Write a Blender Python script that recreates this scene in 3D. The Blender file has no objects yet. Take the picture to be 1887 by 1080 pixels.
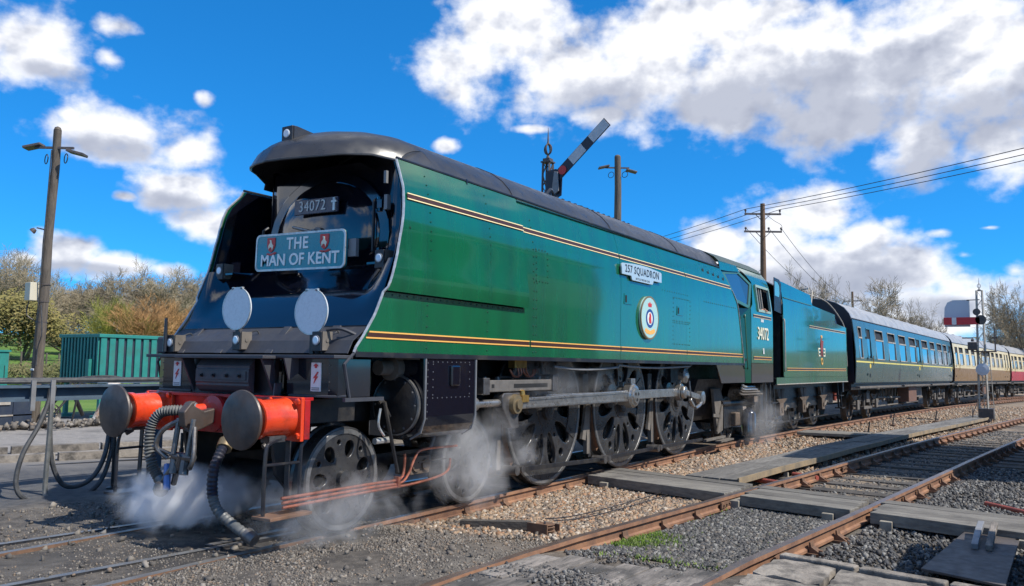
import bpy, bmesh, math, random
import numpy as np
from mathutils import Vector, Matrix
rnd = random.Random(7)
D = bpy.data
SC = bpy.context.scene
COL = SC.collection
rad = math.radians

# ---------------------------------------------------------------- camera
def make_camera():
    yaw, pitch, roll = rad(32.82), rad(5.136), rad(0.739)
    f = Vector((math.cos(pitch)*math.cos(yaw), math.cos(pitch)*math.sin(yaw), math.sin(pitch)))
    r = f.cross(Vector((0, 0, 1))).normalized(); u = r.cross(f)
    r2 = r*math.cos(roll)+u*math.sin(roll); u2 = -r*math.sin(roll)+u*math.cos(roll)
    cd = D.cameras.new('camera'); cd.sensor_width = 36; cd.lens = 28.243
    cd.clip_start = 0.05; cd.clip_end = 3000
    cam = D.objects.new('camera', cd)
    m = Matrix((r2, u2, -f)).transposed().to_4x4()
    m.translation = Vector((-4.165, -6.0777, 1.5096))
    cam.matrix_world = m
    COL.objects.link(cam); SC.camera = cam
make_camera()

# ---------------------------------------------------------------- sun, sky, exposure
SUN_DIR = Vector((0.08, -0.85, 1.0)).normalized()
SUN_EL = math.asin(SUN_DIR.z)
SUN_ROT = math.atan2(SUN_DIR.x, SUN_DIR.y)
sl = D.lights.new('sun', 'SUN'); sl.energy = 4.6; sl.angle = rad(0.55); sl.color = (1.0, 0.95, 0.86)
so = D.objects.new('sun', sl); COL.objects.link(so)
so.rotation_euler = SUN_DIR.to_track_quat('Z', 'Y').to_euler()
so.location = (0, -20, 30)
SC.view_settings.view_transform = 'Standard'; SC.view_settings.look = 'None'
SC.view_settings.exposure = 0.35; SC.view_settings.gamma = 1.0
SC.view_settings.use_curve_mapping = False

class NV:
    """a socket with arithmetic, to write node maths as formulas"""
    def __init__(s, t, sock): s.t, s.k = t, sock
    def _m(s, op, *a):
        n = s.t.nodes.new('ShaderNodeMath'); n.operation = op
        for i, x in enumerate((s,)+a):
            if isinstance(x, NV): s.t.links.new(x.k, n.inputs[i])
            else: n.inputs[i].default_value = x
        return NV(s.t, n.outputs[0])
    def __add__(s, o): return s._m('ADD', o)
    def __sub__(s, o): return s._m('SUBTRACT', o)
    def __mul__(s, o): return s._m('MULTIPLY', o)
    def min(s, o): return s._m('MINIMUM', o)
    def max(s, o): return s._m('MAXIMUM', o)
    def clamp(s, a=0., b=1.): return s.max(a).min(b)
    def smooth(s, a, b):
        n = s.t.nodes.new('ShaderNodeMapRange'); n.interpolation_type = 'SMOOTHSTEP'
        s.t.links.new(s.k, n.inputs[0]); n.inputs[1].default_value = a; n.inputs[2].default_value = b
        return NV(s.t, n.outputs[0])

CLOUDS = [(64.8, 19.2, 2.87, 2.31), (60.3, 20.8, 1.73, 0.7), (60.4, 18.9, 1.1, 0.71), (54.5, 17.3, 0.75, 0.55), (59.0, 14.5, 3.66, 1.62), (62.4, 15.1, 0.84, 0.72), (55.7, 13.5, 2.08, 1.39), (55.0, 11.3, 2.86, 1.7), (53.8, 9.2, 2.56, 1.22), (58.9, 10.5, 0.95, 0.41), (64.3, 6.0, 1.7, 0.79), (61.8, 6.6, 1.94, 1.08), (59.2, 6.1, 2.34, 0.83), (56.5, 5.9, 1.96, 0.71), (36.0, 21.1, 3.18, 2.5), (32.4, 23.1, 4.39, 2.8), (28.4, 20.3, 5.13, 2.7), (22.9, 20.8, 5.79, 3.89), (18.0, 19.5, 5.2, 3.16), (14.7, 20.6, 7.18, 4.1), (8.4, 19.5, 7.27, 4.3), (2.2, 18.6, 5.02, 4.73), (5.7, 14.2, 2.51, 2.35), (0.9, 13.6, 2.57, 2.25), (18.3, 23.1, 9.32, 2.04), (9.9, 16.5, 4.03, 2.06), (26.6, 17.6, 2.35, 0.81), (17.4, 16.9, 2.21, 0.86), (31.3, 16.7, 1.58, 0.37), (37.8, 15.4, 0.98, 0.52), (18.1, 8.5, 2.56, 1.49), (14.5, 9.1, 3.35, 2.19), (11.7, 9.9, 2.9, 1.72), (9.0, 8.7, 2.29, 1.34), (7.4, 9.4, 1.44, 0.84), (12.1, 6.9, 6.47, 2.53), (6.9, 6.3, 4.1, 1.74), (2.7, 4.8, 3.78, 1.61), (5.1, 3.9, 5.17, 2.05), (15.6, 5.9, 4.96, 2.22), (4.5, 8.7, 1.09, 0.48), (1.9, 8.8, 0.87, 0.23), (3.2, 7.2, 1.0, 0.47), (0.6, 6.1, 1.4, 0.85),
          # the same sky carried on beyond the frame
          (95, 24, 14, 6), (120, 12, 16, 4), (150, 30, 16, 8), (-24, 38, 14, 7), (-64, 12, 12, 4), (-95, 32, 18, 9), (-130, 14, 16, 5), (170, 10, 12, 4), (-165, 28, 12, 7), (50, 52, 20, 9), (-10, 58, 22, 9), (78, 10, 5, 2.0), (-60, 60, 20, 9), (140, 58, 20, 9)]
CLOUD_BASES = [(17.3, 18.0, 5.88, 1.77), (9.9, 16.5, 6.38, 2.4), (2.3, 15.4, 4.71, 2.91), (5.4, 12.8, 2.8, 2.03), (26.0, 18.4, 4.69, 1.46), (11.9, 18.6, 8.64, 2.05), (12.1, 5.4, 6.79, 1.81), (15.6, 4.9, 4.96, 1.48), (9.4, 7.5, 1.97, 0.89), (59.1, 13.5, 2.85, 0.75), (55.3, 10.0, 2.34, 0.89), (61.2, 5.7, 3.92, 0.48), (63.9, 17.5, 2.33, 0.79), (5.7, 4.2, 3.69, 0.86)]
SKY_STRENGTH = 0.105
def make_world():
    w = D.worlds.new('World'); SC.world = w; w.use_nodes = True
    t = w.node_tree; t.nodes.clear(); N = t.nodes.new; L = t.links.new
    tc = N('ShaderNodeTexCoord')
    sky = N('ShaderNodeTexSky'); sky.sky_type = 'NISHITA'; sky.sun_disc = False
    sky.sun_elevation = SUN_EL; sky.sun_rotation = SUN_ROT; sky.air_density = 1.0; sky.dust_density = 0.0; sky.ozone_density = 1.6; sky.altitude = 3500
    hs = N('ShaderNodeHueSaturation'); hs.inputs['Saturation'].default_value = 1.28; hs.inputs['Value'].default_value = 1.15
    hs.inputs['Hue'].default_value = 0.487
    L(sky.outputs[0], hs.inputs['Color'])
    tint = N('ShaderNodeVectorMath'); tint.operation = 'MULTIPLY'; L(hs.outputs[0], tint.inputs[0]); tint.inputs[1].default_value = (.78*SKY_STRENGTH, 1.08*SKY_STRENGTH, 1.42*SKY_STRENGTH)
    gm = N('ShaderNodeGamma'); gm.inputs['Gamma'].default_value = .675; L(tint.outputs[0], gm.inputs['Color'])
    sks = N('ShaderNodeVectorMath'); sks.operation = 'MULTIPLY'; sks.inputs[1].default_value = (.145/SKY_STRENGTH, .58/SKY_STRENGTH, .86/SKY_STRENGTH); L(gm.outputs[0], sks.inputs[0])
    sep = N('ShaderNodeSeparateXYZ'); L(tc.outputs['Generated'], sep.inputs[0])
    x, y, z = (NV(t, sep.outputs[i]) for i in range(3))
    az = y._m('ARCTAN2', x)*(180/math.pi); el = z.clamp(-1, 1)._m('ARCSINE')*(180/math.pi)
    cmb = N('ShaderNodeCombineXYZ'); L(az.k, cmb.inputs[0]); L(el.k, cmb.inputs[1])
    def fbm(scale, off, detail, rough=.55, sy=1.35):
        mp = N('ShaderNodeMapping'); mp.inputs['Location'].default_value = off
        mp.inputs['Scale'].default_value = (1, sy, 1); L(cmb.outputs[0], mp.inputs[0])
        n = N('ShaderNodeTexNoise'); n.noise_dimensions = '2D'; n.inputs['Scale'].default_value = scale
        n.inputs['Detail'].default_value = detail; n.inputs['Roughness'].default_value = rough
        L(mp.outputs[0], n.inputs['Vector']); return NV(t, n.outputs[0])
    def field(blobs, wsc=1.0):
        m = None
        for a, e, rw, rh in blobs:
            s = N('ShaderNodeVectorMath'); s.operation = 'SUBTRACT'; L(cmb.outputs[0], s.inputs[0]); s.inputs[1].default_value = (a, e, 0)
            q = N('ShaderNodeVectorMath'); q.operation = 'MULTIPLY'; L(s.outputs[0], q.inputs[0]); q.inputs[1].default_value = (1/rw/wsc, 1/rh/wsc, 0)
            l = N('ShaderNodeVectorMath'); l.operation = 'LENGTH'; L(q.outputs[0], l.inputs[0])
            v = NV(t, l.outputs['Value'])
            if rw*rh < 1.9 and rw < 3: v = v+.38
            m = v if m is None else m.min(v)
        return m*-1+1
    big = fbm(.20, (0, 0, 0), 9, .54); sh1 = fbm(.24, (0, 0, 0), 4.5, .5); sh2 = fbm(.24, (-.5, -1.1, 0), 4.5, .5)
    fine = fbm(.62, (3, 9, 0), 6, .52)
    base = field(CLOUDS, 1.10)
    dens = (base.max(-1.2)*.85 + (big-.5)*1.75 + (fine-.5)*.62 + .14)
    cov = dens.smooth(-.14, .60)
    dark = (field(CLOUD_BASES, 1.35).max(-.6) + (big-.5)*2.0).smooth(-.1, .75)
    puff = ((sh1-sh2)*3.0 + (fine-.5)*.25 + .88).clamp(0, 1)
    lit = (puff*(dark*-.80+1)).clamp(0, 1)
    ramp = N('ShaderNodeValToRGB'); L(lit.k, ramp.inputs[0])
    e = ramp.color_ramp.elements
    e[0].position = 0; e[0].color = (.33, .355, .44, 1); e[1].position = .85; e[1].color = (.84, .845, .87, 1)
    k = e.new(.35); k.color = (.53, .555, .63, 1)
    sc = N('ShaderNodeVectorMath'); sc.operation = 'SCALE'; sc.inputs['Scale'].default_value = 1.0/SKY_STRENGTH; L(ramp.outputs[0], sc.inputs[0])
    mix = N('ShaderNodeMix'); mix.data_type = 'RGBA'
    L((cov*.97).k, mix.inputs['Factor']); L(sks.outputs[0], mix.inputs['A']); L(sc.outputs[0], mix.inputs['B'])
    bg = N('ShaderNodeBackground'); bg.inputs['Strength'].default_value = SKY_STRENGTH
    L(mix.outputs['Result'], bg.inputs['Color'])
    out = N('ShaderNodeOutputWorld'); L(bg.outputs[0], out.inputs[0])
make_world()

# ---------------------------------------------------------------- materials
def mat(name, col, rough=.5, metal=0., col2=None, scale=6., lo=.38, hi=.66, bump=0., bscale=60., coat=0., spec=.5, stretch=None, dirt=None, dscale=2.5, dlo=.52, dhi=.72, rvar=.12, island=None, objrand=0., coatior=1.5, pos=False, trans=0., coatr=.05):
    m = D.materials.new(name); m.use_nodes = True; t = m.node_tree; N = t.nodes.new; L = t.links.new
    b = t.nodes['Principled BSDF']
    tc = N('ShaderNodeTexCoord')
    src = tc.outputs['Object']
    if pos:
        src = N('ShaderNodeNewGeometry').outputs['Position']
    if stretch:
        mp = N('ShaderNodeMapping'); mp.inputs['Scale'].default_value = stretch; L(src, mp.inputs[0]); src2 = mp.outputs[0]
    else: src2 = src
    def noise(s, det=6, v=None):
        n = N('ShaderNodeTexNoise'); n.inputs['Scale'].default_value = s; n.inputs['Detail'].default_value = det
        n.inputs['Roughness'].default_value = .62; L(v or src2, n.inputs['Vector']); return n.outputs[0]
    def mixc(fac, a, c):
        x = N('ShaderNodeMix'); x.data_type = 'RGBA'
        L(fac, x.inputs['Factor'])
        for k, v in (('A', a), ('B', c)):
            if isinstance(v, tuple): x.inputs[k].default_value = (*v, 1) if len(v) == 3 else v
            else: L(v, x.inputs[k])
        return x.outputs['Result']
    def rng(f, a, c, o0=0., o1=1.):
        x = N('ShaderNodeMapRange'); L(f, x.inputs[0])
        for i, v in enumerate((a, c, o0, o1)): x.inputs[i+1].default_value = v
        return x.outputs[0]
    c = tuple(col)
    n0 = noise(scale)
    if col2: c = mixc(rng(n0, lo, hi), c, tuple(col2))
    if island:
        g = N('ShaderNodeNewGeometry'); r = N('ShaderNodeValToRGB'); L(g.outputs['Random Per Island'], r.inputs[0])
        r.color_ramp.interpolation = 'CONSTANT'
        els = r.color_ramp.elements
        for i, cc in enumerate(island):
            el = els[i] if i < 2 else els.new(i/len(island))
            el.position = i/len(island); el.color = (*cc, 1)
        c = mixc(rng(n0, .3, .7, 0, .35), r.outputs[0], tuple(col))
    if objrand:
        oi = N('ShaderNodeObjectInfo'); mr = N('ShaderNodeMapRange'); L(oi.outputs['Random'], mr.inputs[0]); mr.inputs[3].default_value = 1-objrand; mr.inputs[4].default_value = 1+objrand*.8
        vm = N('ShaderNodeVectorMath'); vm.operation = 'SCALE'
        if isinstance(c, tuple): vm.inputs[0].default_value = c
        else: L(c, vm.inputs[0])
        L(mr.outputs[0], vm.inputs['Scale']); c = vm.outputs[0]
    if dirt:
        c = mixc(rng(noise(dscale, 8, src), dlo, dhi, 0, .85), c, tuple(dirt))
    if isinstance(c, tuple): b.inputs['Base Color'].default_value = (*c, 1)
    else: L(c, b.inputs['Base Color'])
    L(rng(noise(scale*2.3), .3, .7, max(.02, rough-rvar), min(1, rough+rvar)), b.inputs['Roughness'])
    b.inputs['Metallic'].default_value = metal
    b.inputs['Coat Weight'].default_value = coat; b.inputs['Coat Roughness'].default_value = coatr; b.inputs['Coat IOR'].default_value = coatior
    b.inputs['Specular IOR Level'].default_value = spec
    b.inputs['Transmission Weight'].default_value = trans
    if bump:
        bn = N('ShaderNodeBump'); bn.inputs['Strength'].default_value = bump; bn.inputs['Distance'].default_value = .02
        L(noise(bscale, 6), bn.inputs['Height']); L(bn.outputs[0], b.inputs['Normal'])
    return m

M = {}
M['green'] = mat('green_paint', (.003, .110, .040), .25, col2=(.004, .084, .035), scale=1.5, stretch=(2.2, 2.2, .22), lo=.42, hi=.62, bump=.05, bscale=2.2, coat=1.0, coatior=1.75, dirt=(.008, .07, .04), dscale=.9, dlo=.55, dhi=.8, rvar=.05, coatr=.07)  # upright col2 streaks paint the streaky reflections into the green
M['gloss'] = mat('gloss_black_paint', (.004, .005, .011), .13, bump=.03, bscale=2.2, coat=1.0, coatior=1.6, dirt=(.02, .018, .018), dscale=1.6, dlo=.55, dhi=.8, rvar=.05, scale=3)
M['black'] = mat('black_paint', (.011, .012, .018), .38, col2=(.022, .021, .022), scale=5, bump=.05, bscale=25, dirt=(.05, .045, .038), dlo=.58)
M['frame'] = mat('oily_black_frame', (.010, .010, .013), .42, col2=(.03, .027, .024), scale=7, bump=.12, bscale=35, dirt=(.06, .05, .04), dlo=.6)
M['roof'] = mat('sooty_roof_black', (.026, .026, .029), .36, col2=(.042, .041, .042), scale=3, bump=.04, bscale=9, dirt=(.06, .058, .055), dscale=1.3)
M['apron'] = mat('dusty_grey_black', (.04, .042, .052), .5, col2=(.06, .06, .066), scale=4, bump=.06, bscale=22, dirt=(.09, .085, .08), dlo=.6)
M['red'] = mat('red_paint', (.40, .010, .012), .36, col2=(.28, .010, .010), scale=5, coat=.25, dirt=(.07, .014, .012), dscale=4, dlo=.54, dhi=.75, bump=.05, bscale=30)
M['orange'] = mat('vermilion_paint', (.72, .060, .014), .32, col2=(.62, .045, .012), scale=6, coat=.4, dirt=(.14, .025, .014), dscale=5, dlo=.57, dhi=.78, bump=.06, bscale=30)
M['steel'] = mat('worn_steel', (.20, .19, .185), .42, metal=.75, col2=(.11, .10, .095), scale=9, bump=.06, dirt=(.05, .04, .035), dlo=.6)
M['buffer'] = mat('greasy_buffer_steel', (.11, .09, .08), .42, metal=.4, col2=(.055, .048, .046), scale=4, bump=.05, dirt=(.15, .078, .045), dscale=3, dlo=.5, dhi=.75)
M['rod'] = mat('bright_rod_steel', (.50, .48, .45), .34, metal=.85, col2=(.36, .34, .31), scale=8, bump=.03, dirt=(.14, .11, .08), dlo=.62)
M['rim'] = mat('wheel_rim_steel', (.27, .265, .26), .38, metal=.6, col2=(.14, .135, .13), scale=6)
M['wheel'] = mat('wheel_black', (.022, .022, .025), .32, col2=(.046, .044, .042), scale=6, bump=.05, coat=.25, dirt=(.06, .055, .05), dlo=.6)
M['copper'] = mat('copper_pipe', (.55, .20, .12), .38, metal=.7, col2=(.30, .10, .06), scale=12)
M['brass'] = mat('brass', (.62, .40, .12), .36, metal=.8, col2=(.42, .25, .07), scale=14)
M['silver'] = mat('silver_beading', (.62, .62, .6), .35, metal=.6, col2=(.4, .4, .4), scale=14)
M['white'] = mat('white_paint', (.78, .78, .76), .4, col2=(.66, .66, .65), scale=8)
M['disc'] = mat('white_disc_enamel', (.66, .70, .74), .35, col2=(.55, .58, .62), scale=40, lo=.45, hi=.75, coat=.3)
M['gold'] = mat('orange_lining', (.80, .42, .10), .4); M['bronze'] = mat('bronze_rim', (.30, .20, .09), .4, metal=.4); M['cream'] = mat('pale_lining', (.85, .68, .36), .4)
M['brownline'] = mat('brown_lining', (.055, .02, .012), .4)
M['hb'] = mat('headboard_blue_green', (.016, .21, .25), .25, col2=(.02, .24, .28), scale=6, coat=.5)
M['npblue'] = mat('nameplate_polished', (.45, .56, .62), .3, metal=.2, coat=.3)
M['navy'] = mat('numberplate_blue_black', (.006, .012, .05), .25, coat=.4)
M['redmark'] = mat('red_enamel', (.55, .035, .03), .4); M['yellow'] = mat('yellow_paint', (.75, .52, .06), .45)
M['rubber'] = mat('hose_rubber', (.035, .036, .04), .55, col2=(.075, .075, .075), scale=12, bump=.08)
M['canvas'] = mat('grey_corrugated_hose', (.085, .09, .09), .55, col2=(.14, .14, .135), scale=14, bump=.08)
M['lens'] = mat('lamp_glass', (.75, .8, .85), .08, coat=1.0)
M['glass'] = mat('window_glass', (.02, .028, .03), .04, coat=1.0, coatior=1.75, spec=.9, rvar=.02)
M['cabin'] = mat('dark_interior', (.012, .012, .012), .7)
M['rust'] = mat('rusty_rail', (.30, .155, .085), .75, col2=(.18, .09, .055), scale=5, bump=.2, bscale=40, dirt=(.12, .07, .05), dscale=3, pos=True)
M['railtop'] = mat('worn_rail_head', (.26, .19, .15), .33, metal=.6, col2=(.17, .12, .095), scale=5, pos=True)
M['railpol'] = mat('polished_rail_head', (.30, .29, .27), .42, metal=.6, col2=(.20, .19, .18), scale=4, pos=True)
M['timber'] = mat('creosoted_sleeper', objrand=.28, col=(.055, .048, .042), rough=.85, col2=(.12, .105, .09), scale=5, stretch=(6, 1, 6), bump=.5, bscale=9, dirt=(.025, .023, .022), pos=True)
M['board'] = mat('weathered_board', objrand=.28, col=(.20, .185, .16), rough=.85, col2=(.11, .10, .09), scale=5, stretch=(5, .8, 5), bump=.4, bscale=10, dirt=(.06, .055, .05), dscale=1.8, pos=True)
M['boardx'] = mat('weathered_walkway_board', objrand=.28, col=(.19, .18, .165), rough=.85, col2=(.12, .11, .10), scale=5, stretch=(.8, 5, 5), bump=.35, bscale=10, dirt=(.07, .065, .06), dscale=1.6, pos=True)
M['oldboard'] = mat('ashy_old_board', objrand=.28, col=(.24, .21, .185), rough=.9, col2=(.10, .09, .08), scale=4, stretch=(.8, 4, 4), bump=.7, bscale=8, dirt=(.04, .038, .036), dscale=1.6, dlo=.46, dhi=.62, pos=True)
M['slab'] = mat('stone_paving', objrand=.22, col=(.29, .255, .215), rough=.9, col2=(.19, .165, .14), scale=4, bump=.9, bscale=16, dirt=(.06, .054, .048), dscale=4.5, dlo=.46, dhi=.62, pos=True)
M['cast'] = mat('rusty_cast_chair', (.19, .10, .055), .85, col2=(.10, .06, .04), scale=9, bump=.2, pos=True)
M['plate'] = mat('rusty_steel_plate', (.085, .072, .066), .6, col2=(.055, .048, .046), scale=5, bump=.12, bscale=18, pos=True)
M['redpipe'] = mat('red_oxide_pipe', (.33, .07, .045), .6, col2=(.2, .05, .035), scale=8)
M['bluesteel'] = mat('blue_grey_steel', (.085, .125, .17), .45, col2=(.06, .085, .12), scale=4, bump=.05, dirt=(.13, .10, .075), dscale=2.2, dlo=.62)
M['teal'] = mat('teal_corrugated', (.026, .22, .19), .45, col2=(.02, .18, .155), scale=3, dirt=(.05, .15, .12), dscale=1.5)
M['pole'] = mat('weathered_pole', (.14, .115, .09), .85, col2=(.075, .062, .05), scale=4, stretch=(6, 6, .5), bump=.4, bscale=12)
M['boxcream'] = mat('cream_cabinet', (.55, .50, .38), .5)
M['grey'] = mat('grey_paint', (.22, .225, .235), .45, col2=(.17, .17, .175), scale=6)
M['lattice'] = mat('grey_lattice_paint', (.42, .40, .35), .55, col2=(.3, .25, .2), scale=9)
M['cgreen'] = mat('coach_green', (.042, .078, .070), .24, col2=(.048, .085, .075), scale=2, coat=.3, coatior=1.5, rvar=.05)
M['coachroof'] = mat('coach_roof_grey', (.34, .34, .34), .45, col2=(.26, .26, .26), scale=3, dirt=(.17, .17, .17), dscale=1.2)
M['choc'] = mat('coach_brown', (.20, .11, .035), .45, col2=(.23, .13, .05), scale=3, coat=.03)
M['ccream'] = mat('coach_cream', (.66, .54, .30), .35, col2=(.58, .47, .27), scale=3, coat=.05)
M['crimson'] = mat('coach_crimson', (.42, .025, .04), .35, col2=(.36, .02, .035), scale=3, coat=.05)
M['under'] = mat('brake_dust_underframe', (.085, .065, .048), .8, col2=(.17, .12, .085), scale=5, bump=.2, bscale=20)
M['ufgrey'] = mat('dusty_solebar', (.16, .14, .12), .8, col2=(.10, .085, .07), scale=5)
M['skin'] = mat('skin', (.45, .24, .17), .6); M['cloth'] = mat('blue_overall', (.03, .05, .10), .8)
M['bark'] = mat('bare_bark', (.15, .12, .085), .9, col2=(.09, .072, .055), scale=2)
M['twig'] = mat('bare_twig', (.30, .245, .16), .9, col2=(.22, .18, .12), scale=.5)
M['twigor'] = mat('orange_willow_twig', (.40, .22, .085), .9, col2=(.30, .17, .07), scale=.6)
M['twigyel'] = mat('yellow_green_twig', (.27, .26, .045), .9, col2=(.2, .2, .05), scale=.6)
M['olive'] = mat('olive_foliage', (.17, .155, .04), .85, col2=(.22, .17, .06), scale=.7)
M['hedge'] = mat('hedge_foliage', (.09, .10, .03), .9, col2=(.16, .13, .06), scale=.8)
M['grass'] = mat('meadow_grass', (.10, .22, .018), .9, col2=(.14, .26, .03), scale=.12, dirt=(.13, .17, .045), dscale=.35)
M['moss'] = mat('bright_weed', (.12, .21, .02), .9, col2=(.20, .25, .06), scale=9)
M['hill'] = mat('wooded_hill', (.07, .085, .035), 1., col2=(.12, .10, .06), scale=.06, bump=.5, bscale=.3)
M['brick'] = mat('red_brick', (.28, .12, .075), .9, col2=(.2, .085, .06), scale=7)
M['slate'] = mat('grey_slate', (.09, .09, .10), .7, col2=(.06, .06, .07), scale=4)
# ---------------------------------------------------------------- mesh helpers
class MB:
    def __init__(s): s.v = []; s.f = []; s.m = []; s.sm = []
    def add(s, vs, fs, mi=0, sm=False):
        o = len(s.v); s.v.extend([tuple(p) for p in vs])
        for f in fs: s.f.append(tuple(i+o for i in f)); s.m.append(mi); s.sm.append(sm)
        return s
    def box(s, x0, x1, y0, y1, z0, z1, mi=0):
        vs = [(x, y, z) for x in (x0, x1) for y in (y0, y1) for z in (z0, z1)]
        return s.add(vs, [(0, 1, 3, 2), (4, 6, 7, 5), (0, 4, 5, 1), (2, 3, 7, 6), (0, 2, 6, 4), (1, 5, 7, 3)], mi)
    def obox(s, c, size, mt=None, mi=0):
        mt = mt or Matrix(); c = Vector(c); hx, hy, hz = (k/2 for k in size)
        vs = [c+mt.to_3x3() @ Vector((x, y, z)) for x in (-hx, hx) for y in (-hy, hy) for z in (-hz, hz)]
        return s.add(vs, [(0, 1, 3, 2), (4, 6, 7, 5), (0, 4, 5, 1), (2, 3, 7, 6), (0, 2, 6, 4), (1, 5, 7, 3)], mi)
    def bar(s, a, b, w, h, mi=0, up=(0, 0, 1)):
        a, b = Vector(a), Vector(b); d = (b-a); L = d.length; d.normalize()
        y = Vector(up).cross(d)
        if y.length < 1e-4: y = Vector((0, 1, 0)).cross(d)
        y.normalize(); z = d.cross(y)
        return s.obox((a+b)/2, (L, w, h), Matrix((d, y, z)).transposed(), mi)
    def tube(s, pts, r, n=8, mi=0, caps=True):
        pts = [Vector(p) for p in pts]; k = len(pts)
        rs = r if isinstance(r, (list, tuple)) else [r]*k
        vs = []; ref = None
        for i, p in enumerate(pts):
            d = (pts[min(i+1, k-1)]-pts[max(i-1, 0)]).normalized()
            if ref is None:
                ref = Vector((0, 0, 1)) if abs(d.z) < .9 else Vector((1, 0, 0))
            u = ref-d*ref.dot(d)
            if u.length < 1e-5: u = d.orthogonal()
            u.normalize(); ref = u; w = d.cross(u)
            for j in range(n):
                a = 2*math.pi*j/n; vs.append(p+u*math.cos(a)*rs[i]+w*math.sin(a)*rs[i])
        fs = [(i*n+j, i*n+(j+1) % n, (i+1)*n+(j+1) % n, (i+1)*n+j) for i in range(k-1) for j in range(n)]
        s.add(vs, fs, mi, True)
        if caps and n > 2: s.add(vs[:n], [tuple(range(n))[::-1]], mi); s.add(vs[-n:], [tuple(range(n))], mi)
        return s
    def lathe(s, o, ax, prof, n=24, mi=0, caps=True):
        """prof: (distance along ax, radius)"""
        o, ax = Vector(o), Vector(ax).normalized(); u = ax.orthogonal().normalized(); w = ax.cross(u); vs = []
        for h, r in prof:
            for j in range(n):
                a = 2*math.pi*j/n; vs.append(o+ax*h+(u*math.cos(a)+w*math.sin(a))*r)
        k = len(prof)
        s.add(vs, [(i*n+j, i*n+(j+1) % n, (i+1)*n+(j+1) % n, (i+1)*n+j) for i in range(k-1) for j in range(n)], mi, True)
        if caps:
            for i in (0, k-1):
                if prof[i][1] > 1e-4: s.add(vs[i*n:(i+1)*n], [tuple(range(n))], mi)
        return s
    def prism(s, poly, ax, a, b, mi=0):
        def P(p, h): return {'x': (h, p[0], p[1]), 'y': (p[0], h, p[1]), 'z': (p[0], p[1], h)}[ax]
        n = len(poly); vs = [P(p, a) for p in poly]+[P(p, b) for p in poly]
        return s.add(vs, [tuple(range(n))[::-1], tuple(range(n, 2*n))]+[(i, (i+1) % n, n+(i+1) % n, n+i) for i in range(n)], mi)
    def rows(s, rows, mi=0, sm=True, skip=None, closed=False):
        k = len(rows); n = len(rows[0]); vs = [p for r in rows for p in r]; fs = []
        for i in range(k-1):
            for j in range(n if closed else n-1):
                if skip and skip(i, j): continue
                fs.append((i*n+j, i*n+(j+1) % n, (i+1)*n+(j+1) % n, (i+1)*n+j))
        return s.add(vs, fs, mi, sm)
    def mirror_y(s):
        n = len(s.v); s.v += [(x, -y, z) for x, y, z in s.v]
        s.f += [tuple(i+n for i in f[::-1]) for f in s.f]; s.m += s.m; s.sm += s.sm
        return s
    def mesh(s, name, mats, angle=38):
        me = D.meshes.new(name); me.from_pydata(s.v, [], s.f)
        mats = mats if isinstance(mats, (list, tuple)) else [mats]
        for k in mats: me.materials.append(M[k] if isinstance(k, str) else k)
        if len(mats) > 1: me.polygons.foreach_set('material_index', s.m)
        bm = bmesh.new(); bm.from_mesh(me); bmesh.ops.recalc_face_normals(bm, faces=bm.faces); bm.to_mesh(me); bm.free()
        me.polygons.foreach_set('use_smooth', s.sm)
        if any(s.sm): me.set_sharp_from_angle(angle=rad(angle))
        return me
    def split(s, name, mats, parent=None, bevel=0, **kw):
        """each loose piece of the shape as an object of its own"""
        up = list(range(len(s.v)))
        def find(i):
            while up[i] != i: up[i] = up[up[i]]; i = up[i]
            return i
        for f in s.f:
            for i in f[1:]: up[find(i)] = find(f[0])
        grp = {}
        for k, f in enumerate(s.f): grp.setdefault(find(f[0]), []).append(k)
        for ks in grp.values():
            b = MB(); ids = sorted({i for k in ks for i in s.f[k]}); mp = {i: j for j, i in enumerate(ids)}
            b.v = [s.v[i] for i in ids]; b.f = [tuple(mp[i] for i in s.f[k]) for k in ks]; b.m = [s.m[k] for k in ks]; b.sm = [s.sm[k] for k in ks]
            b.build(name, mats, parent, bevel, **kw)
    def build(s, name, mats, parent=None, bevel=0, thick=0, **kw):
        return link(name, s.mesh(name, mats), parent, bevel, thick, **kw)

def tag(o, label=None, category=None, group=None, kind=None):
    if label: o['label'] = label
    if category: o['category'] = category
    if group: o['group'] = group
    if kind: o['kind'] = kind
    return o
def link(name, me, parent=None, bevel=0, thick=0, loc=None, rotz=0, **kw):
    o = D.objects.new(name, me); COL.objects.link(o)
    if parent: o.parent = parent
    if loc is not None: o.location = loc
    if rotz: o.rotation_euler = (0, 0, rotz)
    if thick:
        md = o.modifiers.new('thickness', 'SOLIDIFY'); md.thickness = thick; md.offset = 0
        es = o.modifiers.new('sharp', 'EDGE_SPLIT'); es.split_angle = rad(40)
    if bevel:
        md = o.modifiers.new('bevel', 'BEVEL'); md.width = bevel; md.segments = 2; md.limit_method = 'ANGLE'; md.angle_limit = rad(40)
    return tag(o, **kw)
def root(name, label, category, loc=(0, 0, 0), rotz=0, group=None):
    o = D.objects.new(name, None); o.empty_display_size = .2; COL.objects.link(o)
    o.location = loc; o.rotation_euler = (0, 0, rotz)
    return tag(o, label, category, group)
def copy_tree(o, parent=None):
    c = o.copy(); COL.objects.link(c)
    if parent: c.parent = parent
    for ch in list(o.children): copy_tree(ch, c)
    return c
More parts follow.
